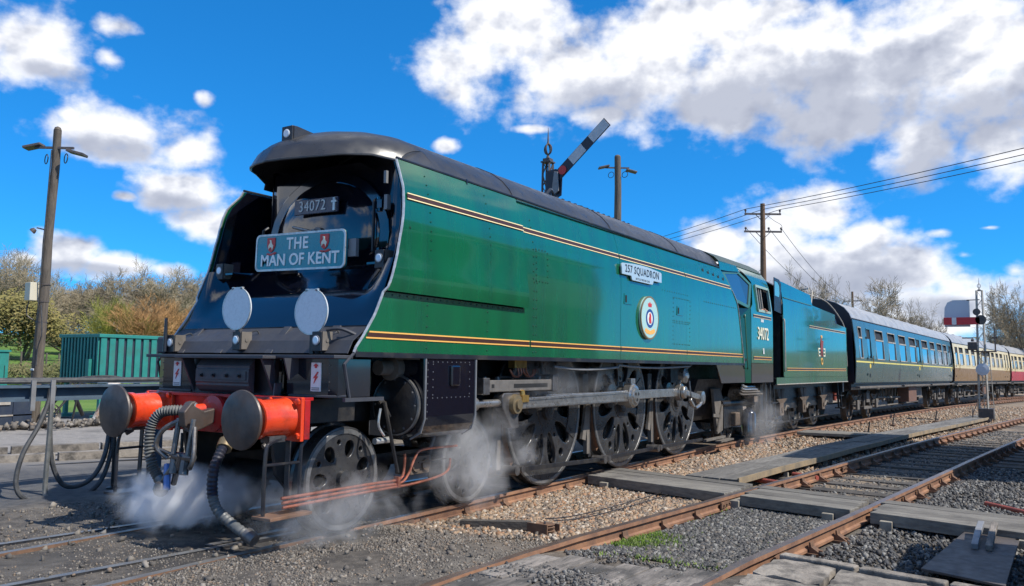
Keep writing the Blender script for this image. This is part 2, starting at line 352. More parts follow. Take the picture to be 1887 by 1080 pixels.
def planar(splines, frame, depth, name, mats, parent=None, bev=0, **kw):
    """flat shape (outer outline plus holes) given in 2D, laid in frame = (origin, xdir, ydir)"""
    cu = D.curves.new('tmp', 'CURVE'); cu.dimensions = '2D'; cu.fill_mode = 'BOTH'; cu.extrude = depth/2; cu.bevel_depth = bev
    for pts in splines:
        sp = cu.splines.new('POLY'); sp.points.add(len(pts)-1); sp.use_cyclic_u = True
        for p, q in zip(sp.points, pts): p.co = (q[0], q[1], 0, 1)
    return _curve(cu, frame, name, mats, parent, **kw)
def _curve(cu, frame, name, mats, parent, **kw):
    ob = D.objects.new('tmp', cu); me = D.meshes.new_from_object(ob); D.objects.remove(ob); D.curves.remove(cu)
    o, x, y = (Vector(k) for k in frame); x.normalize(); y.normalize(); z = x.cross(y)
    mt = Matrix((x, y, z)).transposed().to_4x4(); mt.translation = o
    me.transform(mt); me.name = name; me.materials.clear(); me.materials.append(M[mats])
    return link(name, me, parent, **kw)
def text(s, size, frame, name, mats, parent=None, depth=.006, space=1.0, xs=1.0, bold=0.0, **kw):
    cu = D.curves.new('tmp', 'FONT'); cu.body = s; cu.size = size; cu.extrude = depth/2; cu.offset = bold
    cu.align_x = 'CENTER'; cu.align_y = 'CENTER'; cu.space_character = space; cu.resolution_u = 3
    ob = D.objects.new('tmp', cu); me = D.meshes.new_from_object(ob); D.objects.remove(ob); D.curves.remove(cu)
    o, x, y = (Vector(k) for k in frame); x.normalize(); y.normalize(); z = x.cross(y)
    mt = Matrix((x*xs, y, z)).transposed().to_4x4(); mt.translation = o
    me.transform(mt); me.materials.clear(); me.materials.append(M[mats])
    return link(name, me, parent, **kw)
def circ(cx, cy, rx, ry=None, n=20, a0=0.):
    ry = ry or rx
    return [(cx+rx*math.cos(2*math.pi*i/n+a0), cy+ry*math.sin(2*math.pi*i/n+a0)) for i in range(n)]
def lerp(a, b, t): return a+(b-a)*t
def interp(x, tab):
    if x <= tab[0][0]: return tab[0][1]
    for (a, p), (b, q) in zip(tab, tab[1:]):
        if x <= b: return lerp(p, q, (x-a)/(b-a))
    (a, p), (b, q) = tab[-2:]
    return lerp(p, q, (x-a)/(b-a))
def sstep(a, b, x):
    t = max(0., min(1., (x-a)/(b-a))); return t*t*(3-2*t)
def smooth_path(pts, sub=6):
    pts = [Vector(p) for p in pts]; out = []
    for i in range(len(pts)-1):
        p0, p1, p2, p3 = pts[max(i-1, 0)], pts[i], pts[i+1], pts[min(i+2, len(pts)-1)]
        for k in range(sub):
            t = k/sub
            out.append(.5*((2*p1)+(p2-p0)*t+(2*p0-5*p1+4*p2-p3)*t*t+(3*p1-p0-3*p2+p3)*t**3))
    out.append(pts[-1]); return out

# ---------------------------------------------------------------- ground
def drop(x): return -.006*max(0., x-12) - .00*max(0, x-40)
LC = [(-40, 0), (7, 0), (12, -.06), (17, -.24), (22, -.55), (30, -1.05), (41, -2.05), (50, -3.25), (62, -5.0), (80, -8.2), (110, -15.)]     # loco track centre line
R3 = [(-40, -2.5), (1, -2.53), (2.3, -2.62), (5, -2.94), (10.3, -3.5), (17.8, -4.27), (30, -5.75), (45, -8.0), (70, -13.)]      # left rail of the second track
def cy(x): return interp(x, LC)
def y3(x): return interp(x, R3)
def gz(x, y):
    """ground height under the rails"""
    open_ = sstep(1.5, 2.9, x)
    left = sstep(.9, 2.2, y)                       # yard to the left of the engine is level with the rails
    z = -.022 - .160*open_*(1-left) - .03*left*sstep(.5, 4, x)
    z += drop(x)*(1-sstep(30, 60, y))
    dl = y-.9*x
    far = sstep(18, 90, y) * (3.6 + .02*max(0, y-60))
    if y > 18: z += far
    if y < -30: z += 1.5*sstep(-30, -120, y)
    z += .012*math.sin(3.1*x+1.3*y)*math.sin(2.3*y-.7*x)*(1 if abs(x) < 30 else 0)
    return z
def make_ground():
    xs = list(np.concatenate([-np.geomspace(1400, 64, 12), np.arange(-60, -4, 4), np.arange(-4, 12, .2), np.arange(12, 40, 1.), np.arange(40, 120, 5), np.geomspace(120, 1500, 14)]))
    ys = list(np.concatenate([-np.geomspace(1200, 14, 14), np.arange(-13, -8, 1.), np.arange(-8, 5, .2), np.arange(5, 40, 1.2), np.geomspace(41, 1300, 24)]))
    b = MB(); b.rows([[(x, y, gz(x, y)) for y in ys] for x in xs])
    m = D.materials.new('yard_ground'); m.use_nodes = True; t = m.node_tree; N = t.nodes.new; L = t.links.new
    bs = t.nodes['Principled BSDF']; g = N('ShaderNodeNewGeometry'); P = g.outputs['Position']
    sp = N('ShaderNodeSeparateXYZ'); L(P, sp.inputs[0]); X, Y = NV(t, sp.outputs[0]), NV(t, sp.outputs[1])
    def noise(s, d=8, r=.6):
        n = N('ShaderNodeTexNoise'); n.inputs['Scale'].default_value = s; n.inputs['Detail'].default_value = d; n.inputs['Roughness'].default_value = r; L(P, n.inputs['Vector']); return NV(t, n.outputs[0])
    def mixc(f, a, c):
        x = N('ShaderNodeMix'); x.data_type = 'RGBA'; L(f.k, x.inputs['Factor'])
        for k, v in (('A', a), ('B', c)):
            if isinstance(v, tuple): x.inputs[k].default_value = (*v, 1)
            else: L(v, x.inputs[k])
        return x.outputs['Result']
    n1, n2, n3, n4 = noise(1.1), noise(9), noise(60, 4), noise(.35)
    ash = mixc(n2.smooth(.35, .7), (.056, .049, .042), (.125, .108, .09))
    ash = mixc(n1.smooth(.45, .7), ash, (.16, .142, .12))
    ash = mixc(n3.smooth(.6, .72), ash, (.27, .25, .22))
    tan = mixc(n2.smooth(.35, .65), (.20, .145, .095), (.30, .235, .165))
    tan = mixc(n1.smooth(.4, .68), tan, (.13, .105, .085))
    tz = ((X+n1*2-1).smooth(1.2, 2.6))*((Y*-1+n1*1.2-.6).smooth(.2, 1.1))*((Y+X*.135+n1*.5).smooth(-3.1, -2.5)*1)
    tz = tz.max((X+n1*3).smooth(9.5, 13)*(Y+X*.105+n1*.3).smooth(-2.45, -2.1))
    c = mixc(tz*((Y-12).smooth(0, 4)*-1+1), ash, tan)
    conc = mixc(n2.smooth(.3, .75), (.27, .25, .23), (.20, .185, .17)); conc = mixc(n1.smooth(.5, .75), conc, (.10, .095, .09))
    conc_dark = mixc(n2.smooth(.3, .7), (.055, .055, .06), (.10, .096, .092)); conc_dark = mixc(n1.smooth(.5, .7), conc_dark, (.15, .14, .128))  # darker concrete on the side towards the engine
    conc = mixc((Y+X*.3+n1*1.6-.8).smooth(5.6, 8.2), conc_dark, conc)
    c = mixc((Y+n1*.4).smooth(2.9, 3.3)*((Y+n1).smooth(15.2, 16.5)*-1+1)*(X.smooth(9, 14)*-1+1), c, conc)
    oil = (noise(.9, 5)).smooth(.42, .6)*((Y._m('ABSOLUTE')+n1*.6).smooth(1.2, 2.1)*-1+1)*(X.smooth(-2.2, .2))
    c = mixc(oil*.85, c, (.017, .016, .016))
    gr = mixc(n4.smooth(.4, .62), (.07, .155, .016), (.12, .20, .03)); gr = mixc(n1.smooth(.5, .8), gr, (.16, .19, .05))
    c = mixc((Y+n1*2).smooth(17.5, 20)*(X+n1*4).smooth(-6, -1), c, gr)
    L(c, bs.inputs['Base Color']); bs.inputs['Roughness'].default_value = .9
    bp = N('ShaderNodeBump'); bp.inputs['Strength'].default_value = .7; bp.inputs['Distance'].default_value = .03
    L((n3*.5+n2+noise(180, 3)*.25).k, bp.inputs['Height']); L(bp.outputs[0], bs.inputs['Normal'])
    b.build('ground', [m], kind='structure')
make_ground()

# far rising ground
def hill(name, pts, dep, mk):
    b = MB(); rows = []
    for k in range(7):
        t = k/6
        rows.append([(x+dx*dep*t, y+dy*dep*t, -1+(h+1)*math.sin(min(1, t*1.25)*math.pi/2)*(1+.05*math.sin(i*1.7+k))) for i, (x, y, h, dx, dy) in enumerate(pts)])
    b.rows(rows); b.build(name, mk, kind='structure')
hill('hill', [(230, y, 3+10.5*math.exp(-((y+2)/24)**2)+6*sstep(40, 120, y)+5.5*sstep(-30, -70, y), 1, 0) for y in range(-220, 240, 12)], 120, 'hill')
hill('hill', [(-140+x, 210+.15*x, 9+3*math.sin(x*.03), .2, 1) for x in range(0, 420, 14)], 120, 'hill')

# ---------------------------------------------------------------- loose stones
def stones(name, pts, size, mk, var=.45, far=False, label=None):
    """pts: n x 3 positions; each stone a small faceted lump"""
    n = len(pts)
    if n == 0: return
    g = np.random.default_rng(len(name)+n)
    if far:
        base = np.array([(1, 0, 0), (-1, 0, 0), (0, 1, 0), (0, -1, 0), (0, 0, 1), (0, 0, -1)], float)
        tri = np.array([(0, 2, 4), (2, 1, 4), (1, 3, 4), (3, 0, 4), (2, 0, 5), (1, 2, 5), (3, 1, 5), (0, 3, 5)])
    else:
        base = np.array([(-1, -1, -1), (1, -1, -1), (1, 1, -1), (-1, 1, -1), (-1, -1, 1), (1, -1, 1), (1, 1, 1), (-1, 1, 1)], float)*.72
        tri = np.array([(0, 2, 1), (0, 3, 2), (4, 5, 6), (4, 6, 7), (0, 1, 5), (0, 5, 4), (1, 2, 6), (1, 6, 5), (2, 3, 7), (2, 7, 6), (3, 0, 4), (3, 4, 7)])
    k = len(base)
    V = base[None]*(1+g.uniform(-.38, .38, (n, k, 3)))
    V *= g.uniform(.6, 1.15, (n, 1, 3))*np.array([1, 1, .75])
    a = g.uniform(0, 2*np.pi, (n, 3)); c, s = np.cos(a), np.sin(a)
    for i, (p, q) in enumerate(((0, 1), (1, 2), (0, 2))):
        A, B = V[:, :, p].copy(), V[:, :, q].copy()
        V[:, :, p] = A*c[:, i:i+1]-B*s[:, i:i+1]; V[:, :, q] = A*s[:, i:i+1]+B*c[:, i:i+1]
    sz = size*np.exp(g.normal(0, var, n)).clip(.4, 2.0)
    V = V*(sz[:, None, None]/2)+pts[:, None, :]
    V = V.reshape(-1, 3); T = (tri[None]+(np.arange(n)*k)[:, None, None]).reshape(-1, 3)
    me = D.meshes.new(name); me.vertices.add(len(V)); me.vertices.foreach_set('co', V.ravel())
    me.loops.add(len(T)*3); me.loops.foreach_set('vertex_index', T.ravel().astype(np.int32))
    me.polygons.add(len(T)); me.polygons.foreach_set('loop_start', np.arange(0, len(T)*3, 3, dtype=np.int32))
    me.update(calc_edges=True); me.materials.append(M[mk])
    link(name, me, kind='stuff', label=label, category='gravel')
M['tanstone'] = mat('tan_ballast', (.30, .22, .15), .85, island=[(.30, .20, .12), (.20, .145, .10), (.36, .28, .20), (.30, .155, .08), (.13, .11, .095), (.33, .22, .14), (.46, .40, .33), (.08, .072, .068), (.24, .18, .135), (.15, .12, .10)], scale=20)
M['greystone'] = mat('grey_ballast', (.09, .09, .095), .85, island=[(.055, .055, .058), (.10, .098, .095), (.035, .035, .037), (.15, .145, .135), (.07, .066, .062), (.24, .23, .21), (.045, .043, .042), (.12, .10, .08)], scale=20)
M['ashstone'] = mat('ash_gravel', (.11, .10, .09), .88, island=[(.13, .113, .096), (.18, .157, .13), (.09, .08, .07), (.20, .175, .145), (.13, .11, .092), (.27, .24, .205), (.11, .096, .082), (.21, .155, .11)], scale=20)
def scatter(n, x0, x1, yf, seed, sink=.3, lift=None, size=.03, keep=None):
    g = np.random.default_rng(seed); out = []
    xs = g.uniform(x0, x1, n); ts = g.uniform(0, 1, n)
    for x, t in zip(xs, ts):
        a, b = yf(x); y = a+(b-a)*t
        if keep and not keep(x, y): continue
        l = .035*sstep(1.8, 3, x)*(1-sstep(.9, 1.6, y)) if lift is None else lift
        out.append((x, y, gz(x, y)+l+size*(.35-sink)*rnd.uniform(.2, 2)))
    return np.array(out)
def patchy(f, th, seed):
    from mathutils import noise as mn
    return lambda x, y: mn.noise(Vector((x*f, y*f, seed))) > th+rnd.uniform(-.25, .25)
def make_stones():
    railb = lambda x: (y3(x)+.07, cy(x)-.80)
    stones('ballast', scatter(23000, 2.0, 6.0, railb, 1, size=.036, keep=lambda x, y: rnd.random() < sstep(1.8, 3.2, x+.5*(y+1.2))), .036, 'tanstone', label='tan stone ballast lying between the engine track and the next rail')
    stones('ballast', scatter(12000, 6.2, 13, lambda x: (cy(x)-1.9, cy(x)-.8), 2, size=.042), .042, 'tanstone', label='tan stone ballast in the darker strip beside the engine rail')
    stones('ballast', scatter(26000, 9, 46, lambda x: (y3(x)+.08, cy(x)-.8), 3, size=.06), .062, 'tanstone', far=True, label='pale far ballast stretching beside the coaches')
    stones('ballast', scatter(22000, 2.35, 5.6, lambda x: (y3(x)-1.42, y3(x)-.09), 4, size=.027), .027, 'greystone', label='dark grey ballast between the two rails of the near track')
    stones('ballast', scatter(22000, 2.8, 12, lambda x: (-8.2, y3(x)-1.62), 5, size=.031), .031, 'greystone', label='dark grey ballast to the right of the near track')
    stones('ballast', scatter(9000, 6.2, 24, lambda x: (y3(x)-1.42, y3(x)-.09), 6, size=.04, sink=.45, lift=0.), .04, 'greystone', far=True, label='dark ballast between long timbers beyond the board crossing')
    stones('gravel', scatter(34000, -2.6, 3.2, lambda x: (y3(x)+.06, -.80), 7, size=.015, keep=patchy(1.6, -.1, 3)), .0145, 'ashstone', label='loose ash gravel on the trodden ground in the foreground')
    stones('gravel', scatter(17000, -2.6, 1.9, lambda x: (-.65, 2.6), 8, size=.015, keep=patchy(1.3, -.05, 9)), .0145, 'ashstone', far=True, label='ash gravel around the sunken rails ahead of the engine')
    stones('gravel', scatter(9000, -1.6, 2.6, lambda x: (y3(x)-1.42, y3(x)-.1), 10, size=.018, lift=.012, keep=patchy(1.5, .05, 21)), .02, 'greystone', label='black ash spilled over the old boards')
    stones('gravel', scatter(900, -2.6, 3.0, lambda x: (-2.5, 2.6), 11, size=.035, sink=.1), .036, 'ashstone', label='scattered larger pebbles on the trodden ground')
make_stones()
def grass_blades(name, n, fn, h, mk, label, w=.008):
    b = MB(); g = random.Random(n)
    for i in range(n):
        x, y = fn(g); z = gz(x, y)+.025; a = g.uniform(0, 6.28); hh = h*g.uniform(.4, 1.2); ww = w*g.uniform(.6, 1.5)
        dx, dy = math.cos(a)*ww, math.sin(a)*ww; lx, ly = g.uniform(-.6, .6)*hh, g.uniform(-.6, .6)*hh
        b.add([(x-dx, y-dy, z), (x+dx, y+dy, z), (x+lx, y+ly, z+hh)], [(0, 1, 2)])
    b.build(name, mk, kind='stuff', label=label, category='weeds')
grass_blades('weeds', 2600, lambda g: ((lambda t: (2.62+.95*t, y3(2.62+.9*t)-.10-abs(g.gauss(0, .10+.10*math.sin(3.14*t)))))(g.betavariate(2, 2))), .05, 'moss', 'bright green weeds growing along the near rail', .011)
grass_blades('weeds', 900, lambda g: (g.uniform(1.9, 6), y3(3)-.2-1.2*g.random()), .035, 'moss', 'sparse weed tufts in the dark ballast')

# ---------------------------------------------------------------- tracks
RAILP = [(-.035, 0), (.035, 0), (.037, -.035), (.012, -.05), (.010, -.11), (.032, -.125), (.032, -.15), (-.032, -.15), (-.032, -.125), (-.010, -.11), (-.012, -.05), (-.037, -.035)]
def rail(path, parent, top='railtop', side='rust', name='rail', **kw):
    """path: list of (x,y,z) of the rail head centre"""
    b = MB(); n = len(RAILP); rows = []
    for i, p in enumerate(path):
        p = Vector(p); d = (Vector(path[min(i+1, len(path)-1)])-Vector(path[max(i-1, 0)])); d.z = 0; d.normalize(); nn = Vector((-d.y, d.x, 0))
        rows.append([p+nn*q+Vector((0, 0, h)) for q, h in RAILP])
    vs = [q for r in rows for q in r]
    for i in range(len(rows)-1):
        pass
    fs = [(i*n+j, i*n+(j+1) % n, (i+1)*n+(j+1) % n, (i+1)*n+j) for i in range(len(rows)-1) for j in range(n)]
    b.v = [tuple(v) for v in vs]
    for i, f in enumerate(fs): b.f.append(f); b.m.append(1 if i % n == 0 else 0); b.sm.append(False)
    b.f.append(tuple(range(n))); b.m.append(0); b.sm.append(False)
    b.f.append(tuple(range(len(vs)-n, len(vs)))); b.m.append(0); b.sm.append(False)
    return b.build(name, [side, top], parent, **kw)
def xr(a, b, st):
    o = []; x = a
    while x < b: o.append(x); x += st
    return o+[b]
def chair_mesh():
    b = MB()
    b.box(-.07, .07, -.17, .17, 0, .022)
    for s in (-1, 1):
        b.prism([(s*.035, .02), (s*.15, .02), (s*.06, .075), (s*.052, .115), (s*.04, .115)], 'x', -.045, .045)
    b.box(-.035, .035, .042, .075, .05, .10); b.lathe((0, -.13, .02), (0, 0, 1), [(0, .018), (.03, .018)], 6); b.lathe((0, .13, .02), (0, 0, 1), [(0, .018), (.03, .018)], 6)
    return b.mesh('rail_chair', 'cast')
CHAIR = chair_mesh()
def sleeper_meshes():
    out = []
    for k in range(4):
        b = MB(); g = random.Random(k); w = .125
        rows = []
        for y in (-1.3, -.8, 0, .8, 1.3):
            e = g.uniform(-.01, .01)
            rows.append([(-w+e, y, -.13), (-w+e+g.uniform(0, .012), y, -g.uniform(0, .01)), (w+e-g.uniform(0, .012), y, -g.uniform(0, .01)), (w+e, y, -.13)])
        b.rows(rows, closed=True, sm=False); b.add(rows[0], [(0, 1, 2, 3)]); b.add(rows[-1], [(0, 1, 2, 3)])
        out.append(b.mesh('sleeper', 'timber'))
    return out
SLEEP = sleeper_meshes()
def sleepers(track, xs, yc, offs, zf, ln=None, chairs=True, skew=0):
    for i, x in enumerate(xs):
        o = link('sleeper', SLEEP[i % 4], track); y = yc(x)
        h = math.atan2(yc(x+.5)-yc(x-.5), 1)+skew+rnd.uniform(-.01, .01)
        o.location = (x, y, zf(x)-.172); o.rotation_euler = (0, 0, h)
        if ln: o.scale = (1, ln(x), 1)
        if chairs:
            for q in offs:
                c = link('rail_chair', CHAIR, o); c.location = (0, q/(ln(x) if ln else 1), 0); c.scale = (1, 1/(ln(x) if ln else 1), 1)
G = .7525
def make_tracks():
    t = root('railway_track', 'rusty railway track under the engine and coaches curving away right', 'railway track')
    for s, k in ((-1, 'railtop'), (1, 'railtop')):
        rail([(x, cy(x)+s*G, -.002) for x in xr(-3.2, 1.4, .8)], t, 'railpol', 'cast')
        rail([(x, cy(x)+s*G, drop(x)) for x in xr(1.408, 14, 1.)+xr(15, 90, 2.5)], t, 'railtop')
    sleepers(t, xr(2.4, 80, .76), cy, (-G, G), drop)
    t2 = root('railway_track', 'near rusty track with dark timbers running right of the walkway', 'railway track')
    rail([(x, y3(x), drop(x)) for x in xr(-2.5, 10, .8)+xr(11, 66, 2.5)], t2)
    rail([(x, y3(x)-1.505, drop(x)) for x in xr(-2.5, 10, .8)+xr(11, 66, 2.5)], t2)
    c2 = lambda x: y3(x)-G
    sleepers(t2, [2.95, 3.72, 4.45], c2, (-G, G), drop)
    sleepers(t2, xr(7.0, 18.5, .72), lambda x: c2(x)-.95, (-G+.95, G+.95), lambda x: drop(x)+.016, ln=lambda x: 1.75)
    sleepers(t2, xr(19.3, 60, .76), c2, (-G, G), drop)
    # fishplates joining rails, square nuts proud
    for (x, yf, s) in ((2.05, lambda x: cy(x)-G, -1), (5.35, y3, -1), (9.9, y3, -1), (3.0, lambda x: y3(x)-1.505, -1), (6.5, lambda x: y3(x)-1.505, -1)):
        b = MB(); y = yf(x); b.box(x-.22, x+.22, y-.032, y-.012, -.115, -.05)
        for k in (-.15, -.05, .05, .15): b.lathe((x+k, y-.03, -.083), (0, -1, 0), [(0, .014), (.02, .014)], 6)
        b.build('fishplate', 'cast', t if yf is not y3 and abs(y) < 1 else t2)
    t3 = root('railway_track', 'sunken turnout rails curving off to the left ahead of the engine', 'railway track')
    for off in (0, -1.40):
        rail([(x, 1.02-.095*(x+.0)+off*(1-.0*x)+.006*(x-.5)**2, -.004) for x in xr(-3.2, 1.0, .5)], t3, 'railpol', 'frame')
    rail([(x, cy(x)-.30, -.002) for x in xr(.2, 1.05, .4)], t3, 'railpol', 'frame')
    t4 = root('railway_track', 'half buried far yard track left of the blue hose rail', 'railway track')
    for a, c in ((8.55, 6.2), (6.95, 4.95)):
        rail([(x, lerp(a, c, (x+.2)/6.), -.03) for x in xr(-4, 12, 2.)], t4, 'frame', 'frame')
    for a in (9.2, 7.75):
        b = MB()
        for i in range(12):
            x = -3.6+i*1.25; y = lerp(a, a-2.35, (x+.2)/6.); dy = -2.35/6*1.2
            b2 = MB(); b2.bar((x, y, .015), (x+1.2, y+dy, .015+rnd.uniform(-.01, .01)), .22, .12); b2.build('kerb_block', 'slab', t4)
make_tracks()

# board crossing over the tracks
def deck(name, label, segs, mk, n, thick=.075, cat='crossing'):
    t = root(name, label, cat)
    return t
def plank(parent, a, b, w, th, mk, name='plank'):
    bb = MB(); a, b = Vector(a), Vector(b); a.z += rnd.uniform(-.006, .004); b.z += rnd.uniform(-.006, .004)
    bb.bar(a-Vector((0, 0, th/2)), b-Vector((0, 0, th/2)), w, th); return bb.build(name, mk, parent, bevel=.006)
def make_crossing():
    c = root('board_crossing', 'weathered timber foot crossing laid across the rails', 'foot crossing')
    for k in range(4):
        f0 = -.375+.25*k
        for (y0, y1) in ((cy(6)-.86, y3(6)+.09), (y3(5.8)-.09, y3(5.6)-1.41), (y3(5.5)-1.60, -6.9)):
            xa = 6.42+.20*(y0+.9)+f0*1.0; xb = 6.42+.20*(y1+.9)+f0
            plank(c, (xa+rnd.uniform(-.01, .01), y0-rnd.uniform(0, .02), .008), (xb, y1+rnd.uniform(0, .02), .008), .24, .12, 'board')
    for y in (-1.15, -3.05, -4.15, -4.75, -5.95):
        b = MB(); x = 6.42+.20*(y+.9); b.box(x-.56, x+.5, y-.06, y+.06, -.16, -.055); b.build('bearer', 'boxbearer', c, bevel=.006)
    w = root('walkway', 'long grey timber walkway between the two tracks', 'walkway')
    W = [(6.75, -2.32), (8.6, -2.46), (10.5, -2.66), (12.3, -2.80), (14.2, -2.98), (16., -3.1), (17.6, -3.24), (19.3, -3.42), (21.2, -3.66), (24, -3.97), (27, -4.28), (30, -4.6)]
    for (xa, ya), (xb, yb) in zip(W, W[1:]):
        for k in (-1, 0, 1):
            nx = -(yb-ya)/(xb-xa)
            plank(w, (xa+.01, ya+k*.25, .012+drop(xa)), (xb-.01, yb+k*.25, .012+drop(xb)), .24, .045, 'boardx')
        b = MB(); b.bar((xa, ya-.385, -.01+drop(xa)), (xb, yb-.385, -.01+drop(xb)), .02, .085); b.build('side_rail', 'sideboard', w)
        for t in (.12, .62):
            x, y = lerp(xa, xb, t), lerp(ya, yb, t); b = MB(); b.box(x-.035, x+.035, y-.36, y-.30, -.24+drop(x), -.04+drop(x)); b.box(x-.035, x+.035, y+.27, y+.33, -.24+drop(x), -.04+drop(x)); b.box(x-.03, x+.03, y-.36, y+.33, -.085+drop(x), -.037+drop(x)); b.build('support', 'boxbearer', w)
    s = root('board_crossing', 'short far board crossing joining the walkway to the engine track', 'foot crossing')
    for k in range(4):
        x = 16.5+.24*k; plank(s, (x, cy(x)-.95, -.03), (x+.2, y3(x)+1.45, -.03), .23, .07, 'board')
    f = root('board_crossing', 'old ash covered boards between the near rails in the foreground', 'foot crossing')
    ya = lambda x: y3(x)-.10
    for k in range(6):
        x0 = -2.6
        for x1 in (-.55, .75+.25*(k % 3), 1.55+.1*(k % 2)+.15*(k > 3)):
            y0 = ya(x0)-.11-.235*k; y1 = ya(x1)-.11-.235*k
            plank(f, (x0+.012, y0, .0), (x1, y1, .0), .222, .07, 'oldboard'); x0 = x1
    p = root('paving', 'worn stone paving slabs beside the near rail in the foreground', 'paving')
    for i, x1 in enumerate((2.62, 2.02, 1.42, .82, .2, -.4, -1.)):
        y = y3(x1)-1.62
        for j in range(5):
            w_ = .5+.1*((i+j) % 2); g = .012
            b = MB(); e = [rnd.uniform(-.02, .02) for _ in range(8)]; sk = .17
            P = lambda x, yy, k: (x+sk*(yy+4.3)+e[k], yy+e[k+4])
            q = [P(x1-.6+g, y-w_+g, 0), P(x1-g, y-w_+g, 1), P(x1-g, y-g, 2), P(x1-.6+g, y-g, 3)]
            zt = -.006+rnd.uniform(-.012, .008); nn = 6; tp = []
            for ii in range(nn+1):
                r_ = []
                for jj in range(nn+1):
                    u, v = ii/nn, jj/nn; ed = ii in (0, nn) or jj in (0, nn); jt = .010 if ed else .02
                    X_ = lerp(lerp(q[0][0], q[1][0], u), lerp(q[3][0], q[2][0], u), v)+rnd.uniform(-jt, jt); Y_ = lerp(lerp(q[0][1], q[1][1], u), lerp(q[3][1], q[2][1], u), v)+rnd.uniform(-jt, jt)
                    r_.append((X_, Y_, zt+rnd.uniform(-.006, .004)-(.010 if ed else 0)-(rnd.uniform(0, .03) if ed and rnd.random() < .15 else 0)))
                tp.append(r_)
            b.rows(tp, sm=True); ring = tp[0]+[r_[-1] for r_ in tp[1:]]+tp[-1][-2::-1]+[r_[0] for r_ in tp[-2:0:-1]]
            b.rows([ring, [(x_, y_, -.14) for x_, y_, _ in ring]], closed=True, sm=False); b.build('slab', 'slab', p); y -= w_
    for j in range(6):
        y = y3(2.7)-1.62-j*.62; b = MB(); b.obox((2.72+.17*(y-.31+4.3), y-.31, -.06), (.11, .60, .13), Matrix.Rotation(-.17, 3, 'Z')); b.build('edging', 'slab', p, bevel=.012)
M['boxbearer'] = mat('pale_bearer_block', (.30, .27, .22), .85, col2=(.2, .18, .15), scale=9, pos=True)
M['sideboard'] = mat('tan_edge_board', (.30, .22, .13), .8, col2=(.17, .14, .10), scale=4, pos=True)
make_crossing()

def small_track_things():
    # wire pulley
    t = root('wire_pulley', 'rusty signal wire pulley with three wheels on a timber base', 'pulley', (2.86, -1.97, gz(2.86, -1.97)))
    b = MB(); b.box(-.1, .62, .10, .30, -.05, .035); b.build('base', 'timber', t, rotz=0)
    b = MB(); b.box(-.13, -.115, -.10, .13, 0, .15); b.build('bracket', 'cast', t)
    b = MB(); b.box(.115, .13, -.10, .13, 0, .12); b.build('bracket', 'cast', t)
    for k in range(3):
        b = MB(); b.lathe((0, 0, .035+.035*k), (0, 0, 1), [(0, .10), (.008, .085), (.016, .085), (.024, .10)], 20); b.build('wheel', 'cast', t)
    b = MB(); b.tube([(0, 0, 0), (0, 0, .15)], .012, 6); b.build('axle', 'steel', t)
    w = MB(); w.tube(smooth_path([(2.95, -1.92, -.02), (3.5, -1.95, -.07), (4.6, -2.0, -.09), (6.2, -2.05, -.09)]), .006, 5)
    w.tube(smooth_path([(2.95, -2.02, -.03), (3.6, -2.08, -.08), (4.8, -2.12, -.10), (6.2, -2.15, -.10)]), .006, 5)
    w.build('signal_wire', 'frame', label='thin dark signal wires running from the pulley to the board crossing', category='wire')
    # long old plank by the rail
    b = MB(); b.bar((2.62, -1.12, -.11), (2.86, -1.80, -.085), .10, .08); b.build('timber_baulk', 'timber', label='short dark timber lying on the gravel beside the engine rail', category='timber')
    # steel plate with clamp
    t = root('steel_plate', 'brown steel cover plate with two lifting bars lying by the near track', 'steel plate')
    b = MB(); b.prism([(3.12, -5.28), (5.02, -5.47), (4.97, -5.93), (2.9, -5.86)], 'z', -.075, -.055); b.build('plate', 'plate', t, bevel=.004)
    for k, mk in ((0, 'grey'), (1, 'oldboard')):
        b = MB(); y = -5.60-.11*k; b.bar((4.15, y, -.03), (4.62, y-.01, .03), .055, .05); b.bar((4.60, y-.01, .03), (4.92, y-.02, .055), .055, .05); b.build('lifting_bar', mk, t, bevel=.006)
    for i, (a, c, r) in enumerate((((7.75, -2.62, -.1), (7.55, -3.2, -.1), .035), ((8.7, -2.95, -.1), (8.5, -3.35, -.1), .035), ((7.5, -5.55, -.12), (6.95, -6.05, -.12), .035))):
        b = MB(); b.tube([a, c], r, 10); b.build('pipe', 'redpipe', label=('red oxide pipe under the walkway edge, nearest the board crossing', 'red oxide pipe under the walkway edge, farther from the board crossing', 'red brown pipe lying right of the near track beyond the crossing')[i], category='pipe', group='red pipes by the tracks')
    # ground lever / signal foot clutter
    for i, (x, y) in enumerate(((23.0, -2.45), (17.9, -2.55), (26.5, -3.3))):
        t = root('point_lever', ('dark point lever stub on the far pale ballast beside the coach', 'dark point lever stub where the far boards meet the ballast', 'dark point lever stub just left of the near signal')[i], 'lever', (x, y, gz(x, y)), 0, 'point levers on the ballast')
        b = MB(); b.box(-.12, .12, -.08, .08, 0, .10); b.build('base', 'cast', t)
        b = MB(); b.tube([(0, 0, .08), (.1, -.05, .42)], .02, 6); b.build('lever', 'frame', t)
small_track_things()
